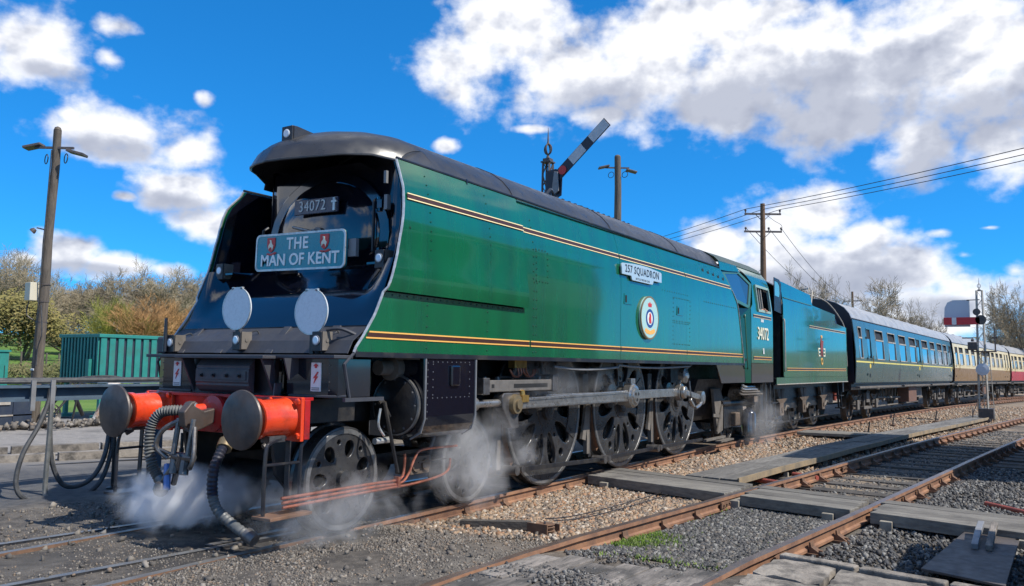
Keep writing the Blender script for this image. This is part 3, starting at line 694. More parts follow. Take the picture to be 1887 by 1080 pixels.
# ================================================================ locomotive (front buffers at x=0, rear towards +x, near side y<0)
LOCO = root('steam_locomotive', 'green air-smoothed steam locomotive with red buffer beam at the head of the train', 'steam locomotive')
SIDE_EDGE = [(1.60, .79), (1.643, .811), (1.737, .892), (1.93, 1.033), (2.127, 1.129), (2.48, 1.259), (2.843, 1.345), (3.123, 1.385), (3.40, 1.365)]   # z -> x of the front edge
SEC = [(1.60, 1.31), (1.9, 1.31), (2.2, 1.312), (2.5, 1.32), (2.75, 1.318), (2.95, 1.30), (3.15, 1.262), (3.28, 1.225), (3.395, 1.19)]          # z -> half width of the casing
ROOF = [(1.19, 3.395), (1.13, 3.50), (1.03, 3.61), (.88, 3.72), (.68, 3.81), (.42, 3.88), (.2, 3.91), (0, 3.92)]
def yw(z): return interp(z, SEC)
def casing_sheet(s, x0f, x1f, zs, out=0., flare=None):
    rows = []
    for z in zs:
        a, b = x0f(z), x1f(z); y = yw(z)+out+(flare(z) if flare else 0)
        n = 9; rows.append([(lerp(a, b, i/n), s*y, z) for i in range(n+1)])
    return rows
def zr(a, b, n): return [lerp(a, b, i/n) for i in range(n+1)]
def lining(s, x0f, x1f, z, out, parent, mk='gold', w=.016, th=.006, yf=None):
    """orange-brown-orange triple line at height z"""
    for dz, ww, k in ((.026, w*.8, mk), (0, .036, 'brownline'), (-.026, w*.8, mk)):
        b = MB(); a, c = x0f(z+dz), x1f(z+dz); y = (yf or yw)(z+dz)+out
        y1 = (yf or yw)(z+dz+ww/2)+out; y0 = (yf or yw)(z+dz-ww/2)+out
        th2 = th*(.5 if k == 'brownline' else 1.)
        vs = [(a, s*y0, z+dz-ww/2), (c, s*y0, z+dz-ww/2), (c, s*y1, z+dz+ww/2), (a, s*y1, z+dz+ww/2)]
        b.add(vs+[(x, yy+s*th2, zz) for x, yy, zz in vs], [(4, 5, 6, 7), (0, 1, 5, 4), (1, 2, 6, 5), (2, 3, 7, 6), (3, 0, 4, 7)])
        b.build('lining', k, parent)
RIV = {'green': MB(), 'roof': MB(), 'black': MB()}
def rivet(p, d, r=.011, key='green'):
    p, d = Vector(p), Vector(d); RIV[key].lathe(p-d*.002, d, [(0, r), (r*.45, r*.75), (r*.65, 0.0005)], 6, caps=False)
def rivets_x(x0, x1, z, s, st=.08, out=.004, r=.013):
    x = x0
    while x < x1: rivet((x, s*(yw(z)+out), z), (0, s, 0), r); x += st
def rivets_z(xf, z0, z1, s, st=.09, out=.004, r=.013):
    z = z0
    while z < z1: rivet((xf(z), s*(yw(z)+out), z), (0, s, 0), r); z += st

def make_casing():
    edge0 = lambda z: interp(z, SIDE_EDGE)
    edge = edge0
    defl_end = lambda z: lerp(3.49, 3.39, (z-2.13)/1.26)
    rear = lambda z: interp(z, [(1.6, 11.72), (1.7, 11.70), (2.2, 11.52), (2.76, 11.30), (3.0, 11.05), (3.395, 10.62)])
    flare = lambda z: .034+.026*math.exp(-((z-2.27)/.17)**2)*1.0
    for s in (-1, 1):
        edge = edge0 if s < 0 else (lambda z: edge0(z)+.05*sstep(1.9, 2.3, z)+.20*sstep(3.0, 3.4, z)**2)
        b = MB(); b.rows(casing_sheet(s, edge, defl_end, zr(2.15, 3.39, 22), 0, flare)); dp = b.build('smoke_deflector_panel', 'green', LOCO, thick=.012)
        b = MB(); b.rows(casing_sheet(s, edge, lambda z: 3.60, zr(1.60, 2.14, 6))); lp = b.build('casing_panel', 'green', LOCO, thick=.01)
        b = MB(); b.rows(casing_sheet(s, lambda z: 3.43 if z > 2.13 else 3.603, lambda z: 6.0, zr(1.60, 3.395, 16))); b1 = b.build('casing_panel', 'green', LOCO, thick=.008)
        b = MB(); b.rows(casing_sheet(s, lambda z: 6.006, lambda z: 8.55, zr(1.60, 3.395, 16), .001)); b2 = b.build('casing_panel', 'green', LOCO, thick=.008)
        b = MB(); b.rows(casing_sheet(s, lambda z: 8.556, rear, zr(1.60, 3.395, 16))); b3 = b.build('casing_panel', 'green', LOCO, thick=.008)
        # lining
        zt = 3.045
        lining(s, lambda z: edge(z)+.03, lambda z: defl_end(z)-.01, zt, .048, dp, 'cream', .012)
        lining(s, lambda z: 3.46, lambda z: 5.99, zt, .006, b1, 'cream', .012); lining(s, lambda z: 6.02, lambda z: 8.54, zt, .007, b2, 'cream', .012); lining(s, lambda z: 8.57, lambda z: rear(z)-.05, zt, .006, b3, 'cream', .012)
        zb = 1.755
        lining(s, lambda z: edge(z)+.04, lambda z: 3.59, zb, .006, lp); lining(s, lambda z: 3.62, lambda z: 5.99, zb, .006, b1); lining(s, lambda z: 6.02, lambda z: 8.54, zb, .007, b2); lining(s, lambda z: 8.57, lambda z: rear(z)-.07, zb, .006, b3)
        # bright beading round the front and rear edges
        b = MB(); b.tube([(edge(z)-.004, s*(yw(z)+flare(z)*.9 if z > 2.15 else yw(z)+.006), z) for z in zr(1.60, 3.39, 40)], .013, 6); b.build('edge_beading', 'silver', LOCO)
        b = MB(); b.tube([(rear(z), s*(yw(z)+.006), z) for z in zr(1.6, 3.0, 14)], .012, 6); b.build('edge_beading', 'silver', LOCO)
        b = MB(); b.bar((.80, s*1.312, 1.585), (11.72, s*1.312, 1.585), .03, .045); b.build('bottom_angle', 'black', LOCO)
        b = MB(); b.tube([(edge(3.4), s*1.222, 3.405), (3.4, s*1.228, 3.405), (10.6, s*1.20, 3.40)], .014, 6); b.build('top_angle', 'black', LOCO)
        if s < 0:
            rivets_x(1.15, 3.5, 2.12, s, .10); rivets_x(1.0, 11.5, 1.63, s, .16, r=.007)
            for x in (1.75, 2.75): rivets_z(lambda z: x, 1.66, 2.1, s, .10); rivets_z(lambda z: x-.02, 2.4, 3.3, s, .09, .046, .008)
            for x in (3.68, 3.74): rivets_z(lambda z: x, 1.66, 2.5, s, .10)
            rivets_z(lambda z: 3.66+.0*z, 2.5, 3.2, s, .085)
            for z0, z1, x0, x1 in ((2.48, 2.85, 3.72, 3.98), (2.25, 2.62, 7.95, 8.7), (1.88, 2.22, 7.95, 8.7)):
                rivets_x(x0, x1, z0, s, .07); rivets_x(x0, x1, z1, s, .07); rivets_z(lambda z: x0, z0, z1, s, .07); rivets_z(lambda z: x1, z0, z1, s, .07)
            for x in (5.97, 6.03, 9.45, 8.53): rivets_z(lambda z: x, 1.66, 3.25, s, .12, .0, .009)
            rivets_x(9.4, 11.2, 2.66, s, .11, r=.014); rivets_x(7.5, 8.6, 2.70, s, .10, r=.012)
            rivets_x(3.7, 5.9, 2.50, s, .13, r=.006)
            for z in (2.25, 2.34, 2.43, 2.75): rivet((edge(z)+.10, -(yw(z)+.045), z), (0, -1, 0), .011)
            # hand-hole covers: a shallow square door with a dark slot
            for x, z in ((5.98+.25, 2.46), (8.23, 2.42)):
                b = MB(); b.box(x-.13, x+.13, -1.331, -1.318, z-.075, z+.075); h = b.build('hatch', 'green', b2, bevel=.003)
                b = MB(); b.box(x-.10, x-.055, -1.335, -1.33, z-.05, z+.05); b.build('hatch_slot', 'cabin', b2)
            # washout plug diamonds near the cab
            for i in range(5):
                x = 9.55+i*.27; z = 3.22-.013*i; b = MB(); y = -(yw(z)+.008)
                b.add([(x, y, z-.06), (x+.05, y, z), (x, y, z+.06), (x-.05, y, z)], [(0, 1, 2, 3)]); b.build('plug_cover', 'cabin', b3)
    # roof
    b = MB(); xs = [1.985, 3.45, 6.0, 8.55, 10.62]
    for a, c in zip(xs, xs[1:]):
        a += .004; c -= .004
        prof = [(y, z) for y, z in ROOF]+[(-y, z) for y, z in ROOF[::-1][1:]]
        bb = MB(); bb.rows([[(x, y, z) for y, z in prof] for x in (a, c)]); bb.build('roof_sheet', 'roof', LOCO, thick=.012)
        for k, (y, z) in enumerate(prof[8:]):
            pass
        for y, z in ((-1.13, 3.50), (-.98, 3.645), (-.68, 3.81), (-.3, 3.895)):
            for x in (a+.03, c-.03): rivet((x, y, z), Vector((0, y, (z-2.7)*1.2)).normalized(), .013, 'roof')
        x = a+.25
        while x < c:
            rivet((x, -1.12, 3.515), Vector((0, -.8, .6)), .012, 'roof'); x += .42
    for x in (3.45, 6.0, 8.55):
        bb = MB(); prof = [(y, z) for y, z in ROOF]+[(-y, z) for y, z in ROOF[::-1][1:]]
        bb.rows([[(x+d, y*1.004, z+.007) for y, z in prof] for d in (-.035, .035)]); bb.build('roof_strap', 'roof', LOCO, thick=.01)
    # safety valve hatch and small ridge fittings on the far roof edge
    bb = MB()
    for i in range(14): bb.box(5.7+i*.19, 5.75+i*.19, -.45, -.40, 3.875, 3.93)
    bb.split('roof_bolt', 'roof', LOCO)
    bb = MB(); bb.prism([(-.30, 3.90), (.30, 3.90), (.24, 3.955), (-.24, 3.955)], 'x', 7.2, 7.9); bb.build('safety_valve_cover', 'roof', LOCO, bevel=.01)
    bb = MB(); bb.tube(smooth_path([(5.25, -.55, 3.86), (5.35, -.55, 3.95), (5.5, -.5, 3.95), (5.6, -.45, 3.88)]), .02, 6); bb.build('roof_handrail', 'roof', LOCO)
    # cowl over the smokebox front
    RIM = [(0, .88, 3.42), (.2, .93, 3.43), (.42, 1.05, 3.45), (.65, 1.24, 3.49), (.82, 1.46, 3.51), (.97, 1.70, 3.48)]
    rows = []; n = 26; K = 12
    for j in range(-n, n+1):
        t = abs(j)/n; sgn = -1 if j < 0 else 1
        f = t*(len(RIM)-1); i = min(int(f), len(RIM)-2); u = f-i
        ry, rx, rz = (lerp(RIM[i][q], RIM[i+1][q], u) for q in range(3))
        # matching point of the full roof section at x=2.15
        ey = t*1.0; ez = interp(ey, ROOF[::-1])
        row = []
        for k in range(K+1):
            v = k/K; x = lerp(rx, 2.02, v)
            e = math.sin(v*math.pi/2)**.58
            row.append((x, sgn*lerp(ry, ey, v**.8), lerp(rz, ez, e)))
        rows.append(row)
    def slot(i, k):
        return abs(i-n+.5) < 6.2 and k in (8, 9)
    b = MB(); b.rows(rows, skip=slot); b.build('smokebox_cowl', 'roof', LOCO, thick=.016)
    for r in (rows[0], rows[-1]):
        b = MB(); b.rows([r, [(p[0], p[1]*1.02, 3.405) for p in r]]); b.build('cowl_skirt', 'roof', LOCO, thick=.01)
    fa = [(y, z) for y, z in ((1.195, 3.40), (1.13, 3.50), (1.03, 3.61), (.96, 3.665))]; b = MB()
    b.rows([[(lerp(1.50, 1.99, q)+.18*(1-q)*i/3, -lerp(lerp(1.20, .975, i/3), fa[i][0], q), lerp(lerp(3.40, 3.475, i/3), fa[i][1], q)) for i in range(4)] for q in (0, .25, .5, .75, 1)]); b.build('roof_fairing', 'roof', LOCO, thick=.01)
    b = MB(); b.tube([r[0] for r in rows], .014, 6); b.build('cowl_rim', 'roof', LOCO)
    for r in rows[4:-4:3]: rivet(Vector(r[1])+Vector((0, 0, .005)), Vector((-.5, (r[1][1]), .7)).normalized(), .012, 'roof')
    # black front: recessed smokebox plate flowing into the apron
    cen = [(1.83, .985), (1.95, 1.06), (2.13, 1.20), (2.3, 1.42), (2.45, 1.60), (2.62, 1.70), (2.8, 1.74), (3.3, 1.76), (3.62, 1.76)]
    rows = []
    for z in zr(1.83, 2.46, 14):
        row = []; e = interp(z, SIDE_EDGE)+.02
        for i in range(41):
            t = -1+2*i/40; w = yw(z)-.012
            y = t*w; k2 = 1/(1+math.exp((abs(y)-1.08)*22))
            row.append((lerp(e, interp(z, cen), k2), y, z))
        rows.append(row)
    b = MB(); b.rows(rows); b.build('front_sheet', 'gloss', LOCO, thick=.008)
    b = MB(); b.rows([[(interp(z, cen)+.10*(max(0, abs(y)-.88)/.07)**2*.5, y, z) for y in np.linspace(-.95, .95, 25)] for z in zr(2.42, 3.555, 18)]); fp = b.build('smokebox_front', 'gloss', LOCO, thick=.008)
    for s in (-1, 1):
        b = MB(); b.rows([[(x, s*.95, z) for z in (2.40, 3.62)] for x in (1.79, 2.45)]); b.build('smokebox_side', 'gloss', LOCO, thick=.008)
        edge = edge0 if s < 0 else (lambda z: edge0(z)+.05*sstep(1.9, 2.3, z)+.20*sstep(3.0, 3.4, z)**2)
        b = MB(); b.rows([[(lerp(edge(z)+.012, 2.45, q), s*(yw(z)-.012), z) for z in zr(1.85, 3.38, 16)] for q in (0, .5, 1)]); b.build('wing_lining', 'gloss', LOCO, thick=.006)
        b = MB(); b.box(1.30, 2.45, s*1.12-.17, s*1.12+.17, 2.42, 2.44); b.box(2.44, 2.46, s*1.09-.15, s*1.09+.15, 2.4, 3.42); b.build('air_channel', 'gloss', LOCO)
    b = MB(); prof = [(y, z-.02) for y, z in ROOF]+[(-y, z-.02) for y, z in ROOF[::-1][1:]]
    b.prism(prof, 'x', 2.46, 2.48); b.build('smokebox_top_plate', 'gloss', LOCO)
    b = MB(); b.prism(circ(0, 2.80, .86, .68, 36), 'x', 1.70, 1.735); b.build('door_ring', 'gloss', fp, bevel=.01)
    dc = 2.80; b = MB(); rows = []
    for k in range(9):
        q = k/8; r = math.cos(q*math.pi/2); h = .10*math.sin(q*math.pi/2)
        rows.append([(1.70-h, .74*max(r, .002)*math.cos(a), dc+.585*max(r, .002)*math.sin(a)) for a in [2*math.pi*i/40 for i in range(40)]])
    b.rows(rows, closed=True); door = b.build('smokebox_door', 'gloss', LOCO)
    b = MB(); b.lathe((1.60, 0, dc+.02), (-1, 0, 0), [(0, .07), (.03, .07), (.035, .04), (.09, .04)], 16); b.build('door_boss', 'steel', door)
    b = MB(); b.tube([(1.53, -.02, dc+.02), (1.50, .28, dc+.10)], [.022, .014], 8); b.tube([(1.50, 0, dc+.02), (1.48, .12, dc-.16)], [.02, .014], 8); b.build('door_handle', 'rod', door)
    for y0, z0, y1, z1 in ((-.78, 2.55, -.78, 3.12), (.80, 2.6, .80, 2.95)):
        b = MB(); b.tube([(1.62, y0, z0), (1.56, y0, z0+.04), (1.56, y1, z1-.04), (1.62, y1, z1)], .016, 8); b.build('handrail', 'black', LOCO)
    b = MB()
    for z in (2.55, 3.05): b.obox((1.62, -.82, z), (.10, .10, .08)); b.tube([(1.6, -.82, z-.07), (1.6, -.82, z+.07)], .03, 8)
    b.split('door_hinge', 'gloss', LOCO)
    b = MB(); b.obox((1.36, -.72, 2.60), (.04, .10, .17)); b.build('board_bracket', 'grey', LOCO)
    b = MB(); b.obox((1.50, -.98, 3.28), (.03, .03, .12)); b.obox((1.45, -1.05, 3.02), (.05, .04, .14)); b.build('cowl_bracket', 'grey', LOCO)
    # smokebox number plate
    npl = MB(); npl.obox((1.56, .01, 3.105), (.025, .62, .155), Matrix.Rotation(rad(1.0), 3, 'X')); npp = npl.build('number_plate', 'navy', LOCO, bevel=.004)
    text('34072', .155, ((1.543, .055, 3.105), (0, -1, -.015), (0, -.015, 1)), 'plate_number', 'white', npp, .006, 1.08, .95)
    b = MB(); b.obox((1.54, -.265, 3.10), (.02, .03, .13)); b.obox((1.54, -.265, 3.125), (.025, .07, .02)); b.build('plate_bolt', 'silver', npp)
    # steps from apron to platform, front apron
    e0 = interp(1.83, SIDE_EDGE)+.02
    b = MB(); b.rows([[(x, y, z) for y in (-1.29, 1.29)] for x, z in ((e0, 1.828), (.80, 1.70), (.74, 1.59))], sm=False); ap = b.build('front_apron', 'apron', LOCO, thick=.01)
    b = MB(); b.box(.97, 1.0, -1.30, 1.30, 1.815, 1.838); b.build('apron_seam', 'black', LOCO)
    b = MB(); b.box(.58, .80, -1.30, 1.28, 1.545, 1.575); b.build('front_platform', 'apron', LOCO, bevel=.005)
    b = MB(); b.box(.44, .80, -.60, .62, 1.538, 1.566); b.build('front_step', 'apron', LOCO, bevel=.005)
    for y in (-.32, .38, .95, -.95):
        b = MB(); b.prism([(.76, 1.58), (.985, 1.82), (.95, 1.84), (.72, 1.59)], 'y', y-.045, y+.045); b.build('rib', 'apron', ap, bevel=.004)
    # recess with the valve cover between the two front boxes
    b = MB(); b.box(.62, .66, -.56, .58, 1.22, 1.54); b.build('recess_back', 'frame', LOCO)
    rows = [[(x, y, z) for y in (-.36, .37)] for x, z in ((.56, 1.535), (.53, 1.50), (.50, 1.47), (.505, 1.455), (.495, 1.44), (.495, 1.33), (.505, 1.315), (.50, 1.30), (.53, 1.255), (.56, 1.235))]
    b = MB(); b.rows(rows, sm=False); b.add([r[0] for r in rows], [tuple(range(len(rows)))]); b.add([r[1] for r in rows], [tuple(range(len(rows)))]); vc = b.build('valve_cover', 'apron', LOCO, bevel=.006)
    b = MB(); b.box(.487, .497, -.33, .34, 1.35, 1.425); b.build('cover_strip', 'apron', vc)
    for y in (-.25, -.08, .10, .27):
        b = MB(); b.lathe((.489, y, 1.387), (-1, 0, 0), [(0, .02), (.01, .02), (.011, .012), (.03, .012)], 10); b.build('stud', 'black', vc)
    for s in (-1, 1):
        b = MB(); b.prism([(.47, 1.545), (.60, 1.545), (.66, 1.23), (.62, 1.23)], 'y', s*.55-.012+.01, s*.55+.012+.01); b.build('side_gusset', 'apron', LOCO, bevel=.003)
        # front box with curved inner corner and warning sign
        xo = .66+.04*(s > 0)
        b = MB(); y0, y1 = s*.66, s*1.31
        b.prism([(xo, y0), (xo, s*1.16), (xo+.02, s*1.25), (xo+.07, s*1.295), (xo+.35, s*1.305), (xo+.35, y0)], 'z', 1.225, 1.545)
        fb = b.build('front_box', 'gloss', LOCO, bevel=.004)
        b = MB(); b.tube([(xo+.07, s*1.30, 1.235), (xo-.004, s*1.20, 1.23), (xo-.006, s*.70, 1.23)], .012, 6); b.tube([(xo+.10, s*1.307, 1.22), (xo+.03, s*1.307, 1.50), (.82, s*1.315, 1.62)], .014, 6); b.build('edge_beading', 'apron', fb)
        b = MB(); b.box(xo+.03, xo+.5, s*1.30-.03, s*1.30+.0, 1.19, 1.222); b.build('box_lip', 'apron', fb)
        for q in range(4): rivet((xo-.001, s*1.17, 1.28+q*.07), (-1, 0, 0), .007, 'black')
        yc = s*1.02 if s < 0 else .93
        b = MB(); b.box(xo-.008, xo-.001, yc-.058, yc+.058, 1.27, 1.51); wp = b.build('warning_plate', 'white', fb)
        fr = ((xo-.011, yc, 1.39), (0, -1, 0), (0, 0, 1))
        planar([[(.02, .045), (-.03, -.012), (-.004, -.006), (-.022, -.055), (.028, .006), (.004, .002), (.034, .04)]], fr, .004, 'lightning_mark', 'redmark', wp)
        planar([[(-.012, .075), (-.012, .09), (-.03, .09), (-.006, .112), (.006, .112), (.03, .09), (.012, .09), (.012, .075)]], fr, .004, 'warning_mark', 'redmark', wp)
        planar([[(-.045, -.095), (.045, -.095), (.045, -.088), (-.045, -.088)]], fr, .004, 'warning_mark', 'grey', wp)
        planar([[(-.045, -.110), (.045, -.110), (.045, -.103), (-.045, -.103)]], fr, .004, 'warning_mark', 'grey', wp)
    b = MB(); b.prism([(.50, 1.545), (.66, 1.545), (.66, 1.42), (.56, 1.36)], 'y', -.80, -.785); b.prism([(.56, 1.33), (.64, 1.33), (.62, 1.225), (.55, 1.225)], 'y', -.63, -.615); b.split('step_bracket', 'apron', LOCO)
M['rivetpaint'] = mat('grimy_green_rivet', (.004, .035, .018), .5); M['rivetdark'] = mat('grimy_black_rivet', (.012, .012, .012), .6); M['rivetgrey'] = mat('worn_rivet', (.09, .09, .095), .5)
make_casing()

def lamp(x, y, z, big=False):
    b = MB(); b.box(x-.02, x+.10, y-.055, y+.055, z-.085, z+.085); l = b.build('electric_lamp', 'black', LOCO, bevel=.006)
    b = MB(); b.lathe((x-.02, y, z+.01), (-1, 0, 0), [(0, .036), (.008, .036), (.012, .028)], 16); b.build('lens', 'lens', l)
    b = MB(); b.lathe((x-.018, y, z+.01), (-1, 0, 0), [(0, .044), (.010, .044), (.010, .036)], 16, caps=False); b.build('lens_ring', 'grey', l)
    b = MB(); b.box(x-.005, x+.11, y-.060, y-.0555, z-.075, z+.085); b.lathe((x+.05, y-.06, z+.01), (0, -1, 0), [(0, .018), (.006, .018)], 10); b.build('sunlit_side_plate', 'ufgrey', l)  # grey plate paints the sunlit side onto the black lamp box
    if big:
        b = MB(); b.tube(smooth_path([(x+.11, y-.02, z+.08), (x+.18, y-.05, z+.10), (x+.2, y-.06, z), (x+.14, y-.05, z-.09)], 5), .008, 6); b.build('cable', 'rubber', l)
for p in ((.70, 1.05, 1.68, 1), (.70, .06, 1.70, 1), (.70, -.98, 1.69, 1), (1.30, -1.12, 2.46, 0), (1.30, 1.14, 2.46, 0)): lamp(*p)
def top_lamp():
    b = MB(); b.prism([(1.13, 3.62), (1.13, 3.83), (1.20, 3.835), (1.62, 3.80), (1.62, 3.7)], 'y', -.075, .075); l = b.build('electric_lamp', 'black', LOCO, bevel=.006)
    b = MB(); b.lathe((1.13, 0, 3.755), (-1, 0, 0), [(0, .042), (.008, .042), (.012, .032)], 16); b.build('lens', 'lens', l)
    b = MB(); b.prism([(1.15, 3.64), (1.15, 3.825), (1.62, 3.80), (1.62, 3.74)], 'y', -.081, -.0755); b.build('sunlit_side_plate', 'roof', l)  # lighter plate on the sun side only, sunlight put into the colour
top_lamp()
def lamp_fittings():
    b = MB(); b.tube(smooth_path([(.75, -1.03, 1.79), (.80, -1.15, 1.80), (.90, -1.26, 1.74)], 5), .016, 8); b.tube([(.80, -1.10, 1.72), (.92, -1.27, 1.72)], .012, 6); b.build('conduit', 'apron', LOCO)
    b = MB(); b.prism([(.70, 1.15), (.70, 1.30), (.95, 1.30)], 'z', 1.58, 1.75); b.build('lamp_gusset', 'apron', LOCO, bevel=.02)
    b = MB(); b.tube([(.66, 1.10, 1.6), (.66, 1.10, 1.93)], [.022, .014], 8); b.build('marker_rod', 'black', LOCO)
lamp_fittings()

# ------------------------------------------------ buffer beam
def make_buffer_beam():
    b = MB(); b.box(.50, .56, -1.07, 1.07, .88, 1.20); bm = b.build('buffer_beam', 'red', LOCO, bevel=.006)
    b = MB(); b.box(.46, .60, -1.06, 1.06, 1.195, 1.222); b.build('beam_top', 'red', bm, bevel=.004)
    b = MB(); b.box(.58, 1.2, -.95, .95, 1.0, 1.20); b.build('beam_backing', 'frame', LOCO)
    for s in (-1, 1):
        y = s*.864
        bf = MB(); bf.box(.465, .502, y-.20, y+.20, .865, 1.225); bu = bf.build('buffer', 'orange', LOCO, bevel=.008)
        for dy in (-.165, .165):
            for dz in (-.14, .14):
                k = MB(); k.lathe((.466, y+dy, 1.05+dz), (-1, 0, 0), [(0, .028), (.022, .028), (.026, .02)], 6); k.build('bolt', 'orange', bu)
        k = MB(); k.lathe((.468, y, 1.055), (-1, 0, 0), [(0, .168), (.03, .158), (.27, .150), (.275, .162), (.32, .162), (.325, .150)], 32); k.build('housing', 'orange', bu)
        k = MB(); k.lathe((.15, y, 1.055), (-1, 0, 0), [(0, .105), (.10, .105), (.102, .098), (.135, .098)], 28); k.build('shank', 'steel', bu)
        k = MB(); k.lathe((.05, y, 1.055), (-1, 0, 0), [(-.012, .12), (0, .23), (.012, .236), (.026, .232), (.040, .19), (.048, .10), (.05, .001)], 40); k.build('buffer_head', 'buffer', bu)
        # step under the buffer
        k = MB()
        k.tube(smooth_path([(.40, s*.96, .90), (.24, s*.98, .87), (.17, s*1.0, .78), (.165, s*1.0, .31)], 4), .016, 6)
        k.tube(smooth_path([(.56, s*1.03, .93), (.52, s*1.03, .86), (.505, s*1.03, .75), (.50, s*1.03, .31)], 4), .016, 6)
        k.tube([(.165, s*1.0, .70), (.51, s*1.03, .70)], .012, 6)
        k.bar((.40, s*1.0, .88), (.39, s*1.0, .36), .05, .012)
        st = k.build('step_hanger', 'black', LOCO)
        k = MB(); k.box(.13, .56, s*1.02-.11, s*1.02+.11, .285, .31); k.build('step_tread', 'cast' if s < 0 else 'black', st, bevel=.004)
        k = MB(); k.obox((.30, s*.93, .895), (.16, .10, .05)); k.tube([(.26, s*.93, .87), (.20, s*.93, .84)], .02, 8); k.build('step_bracket', 'steel', st)
    # draw hook, coupling, pipes
    b = MB(); b.prism([(.50, 1.10), (.40, 1.10), (.30, 1.08), (.20, 1.13), (.22, 1.17), (.17, 1.16), (.10, 1.08), (.12, .96), (.20, .90), (.30, .93), (.42, .98), (.50, .98)], 'y', -.045, .045); b.build('draw_hook', 'buffer', LOCO, bevel=.012)
    b = MB(); b.lathe((.44, 0, 1.05), (-1, 0, 0), [(0, .16), (.03, .16), (.035, .10)], 20); b.build('hook_plate', 'red', bm)
    cp = MB(); cp.tube([(.16, -.10, 1.02), (.12, -.10, .72)], .024, 8); cp.tube([(.16, .10, 1.02), (.12, .10, .72)], .024, 8); cp.tube([(.15, -.13, .70), (.15, .13, .70)], .035, 8); co = cp.build('screw_coupling', 'steel', LOCO)
    k = MB(); k.tube([(.12, .0, .72), (.22, .22, .45)], .026, 8); k.build('screw', 'steel', co)
    k = MB(); k.tube([(.18, -.02, .66), (.05, .30, .78)], [.016, .012], 8); k.lathe((.10, .22, .42), (0, 0, 1), [(-.07, .01), (-.05, .05), (0, .068), (.05, .05), (.07, .01)], 16); k.tube([(.15, .10, .66), (.10, .22, .48)], .018, 8); k.build('weight_lever', 'steel', co)
    k = MB(); k.tube(smooth_path([(.16, .09, 1.0), (.08, .20, .92), (.06, .26, .78), (.12, .18, .68)], 4), .022, 8); k.tube(smooth_path([(.20, -.03, .64), (.10, -.16, .62), (.1, -.2, .72), (.16, -.12, .95)], 4), .020, 8); k.build('shackle', 'steel', co)
    for y in (-.02, .12):
        k = MB(); k.tube([(.14, y, .55), (.17, y+.02, .70)], .04, 8); k.build('coupling_nut', 'steel', co)
    # ribbed vacuum hose on the far side
    path = smooth_path([(.34, .16, 1.075), (.25, .28, 1.075), (.18, .40, 1.05), (.14, .47, .93), (.13, .47, .75), (.15, .42, .58), (.16, .33, .48)], 12)
    L = 0; rr = [];
    for i in range(len(path)): rr.append(.041+.008*(1 if i % 2 else -1))
    b = MB(); b.tube(path, rr, 12); vh = b.build('vacuum_hose', 'canvas', LOCO)
    b = MB(); b.tube([(.50, .06, 1.09), (.34, .16, 1.08)], [.055, .05], 12); b.build('hose_pipe', 'orange', vh)
    b = MB(); b.tube([(.36, .145, 1.08), (.31, .20, 1.078)], .064, 14); b.build('hose_clip', 'grey', vh)
    b = MB(); b.tube([(.165, .33, .49), (.16, .26, .42)], [.06, .05], 12); b.build('hose_coupling', 'steel', vh)
    b = MB(); b.tube([(.15, .22, .62), (.10, .14, .42)], .03, 8); b.build('dummy_plug', 'bluepipe', vh)
    # steam heating hose on the near side, hanging low
    path = smooth_path([(.36, -.28, .82), (.28, -.32, .76), (.21, -.33, .62), (.20, -.33, .44), (.20, -.40, .30), (.22, -.56, .20), (.24, -.74, .12)], 10)
    rr = [.043+.004*(1 if i % 2 else -1) for i in range(len(path))]
    b = MB(); b.tube(path[:34], rr[:34], 12); sh = b.build('heating_hose', 'hosedark', LOCO)
    b = MB(); b.tube(path[33:], [r*.95 for r in rr[33:]], 12); b.build('hose_wrap', 'canvas', sh)
    b = MB(); b.tube([(.42, -.25, .88), (.34, -.285, .80)], .05, 12); b.tube([(.36, -.28, .83), (.31, -.31, .775)], .066, 14); b.build('hose_coupling', 'brasshose', sh)
    b = MB(); b.tube([(.24, -.73, .13), (.25, -.82, .09)], [.06, .05], 10); b.build('hose_end', 'steel', sh)
    # frame bits in front of the bogie
    b = MB(); b.prism([(.56, .90), (.62, .55), (.80, .35), (.95, .45), (1.0, .95)], 'y', -.62, -.58); b.prism([(.56, .90), (.62, .55), (.80, .35), (.95, .45), (1.0, .95)], 'y', .58, .62); b.split('guard_iron', 'frame', LOCO)
M['bluepipe'] = mat('blue_plug', (.06, .16, .42), .35, coat=.3); M['hosedark'] = mat('blue_black_hose', (.012, .014, .028), .4, col2=(.03, .03, .04), scale=9, bump=.05)
M['brasshose'] = mat('dull_brass', (.22, .17, .10), .45, metal=.5)
make_buffer_beam()

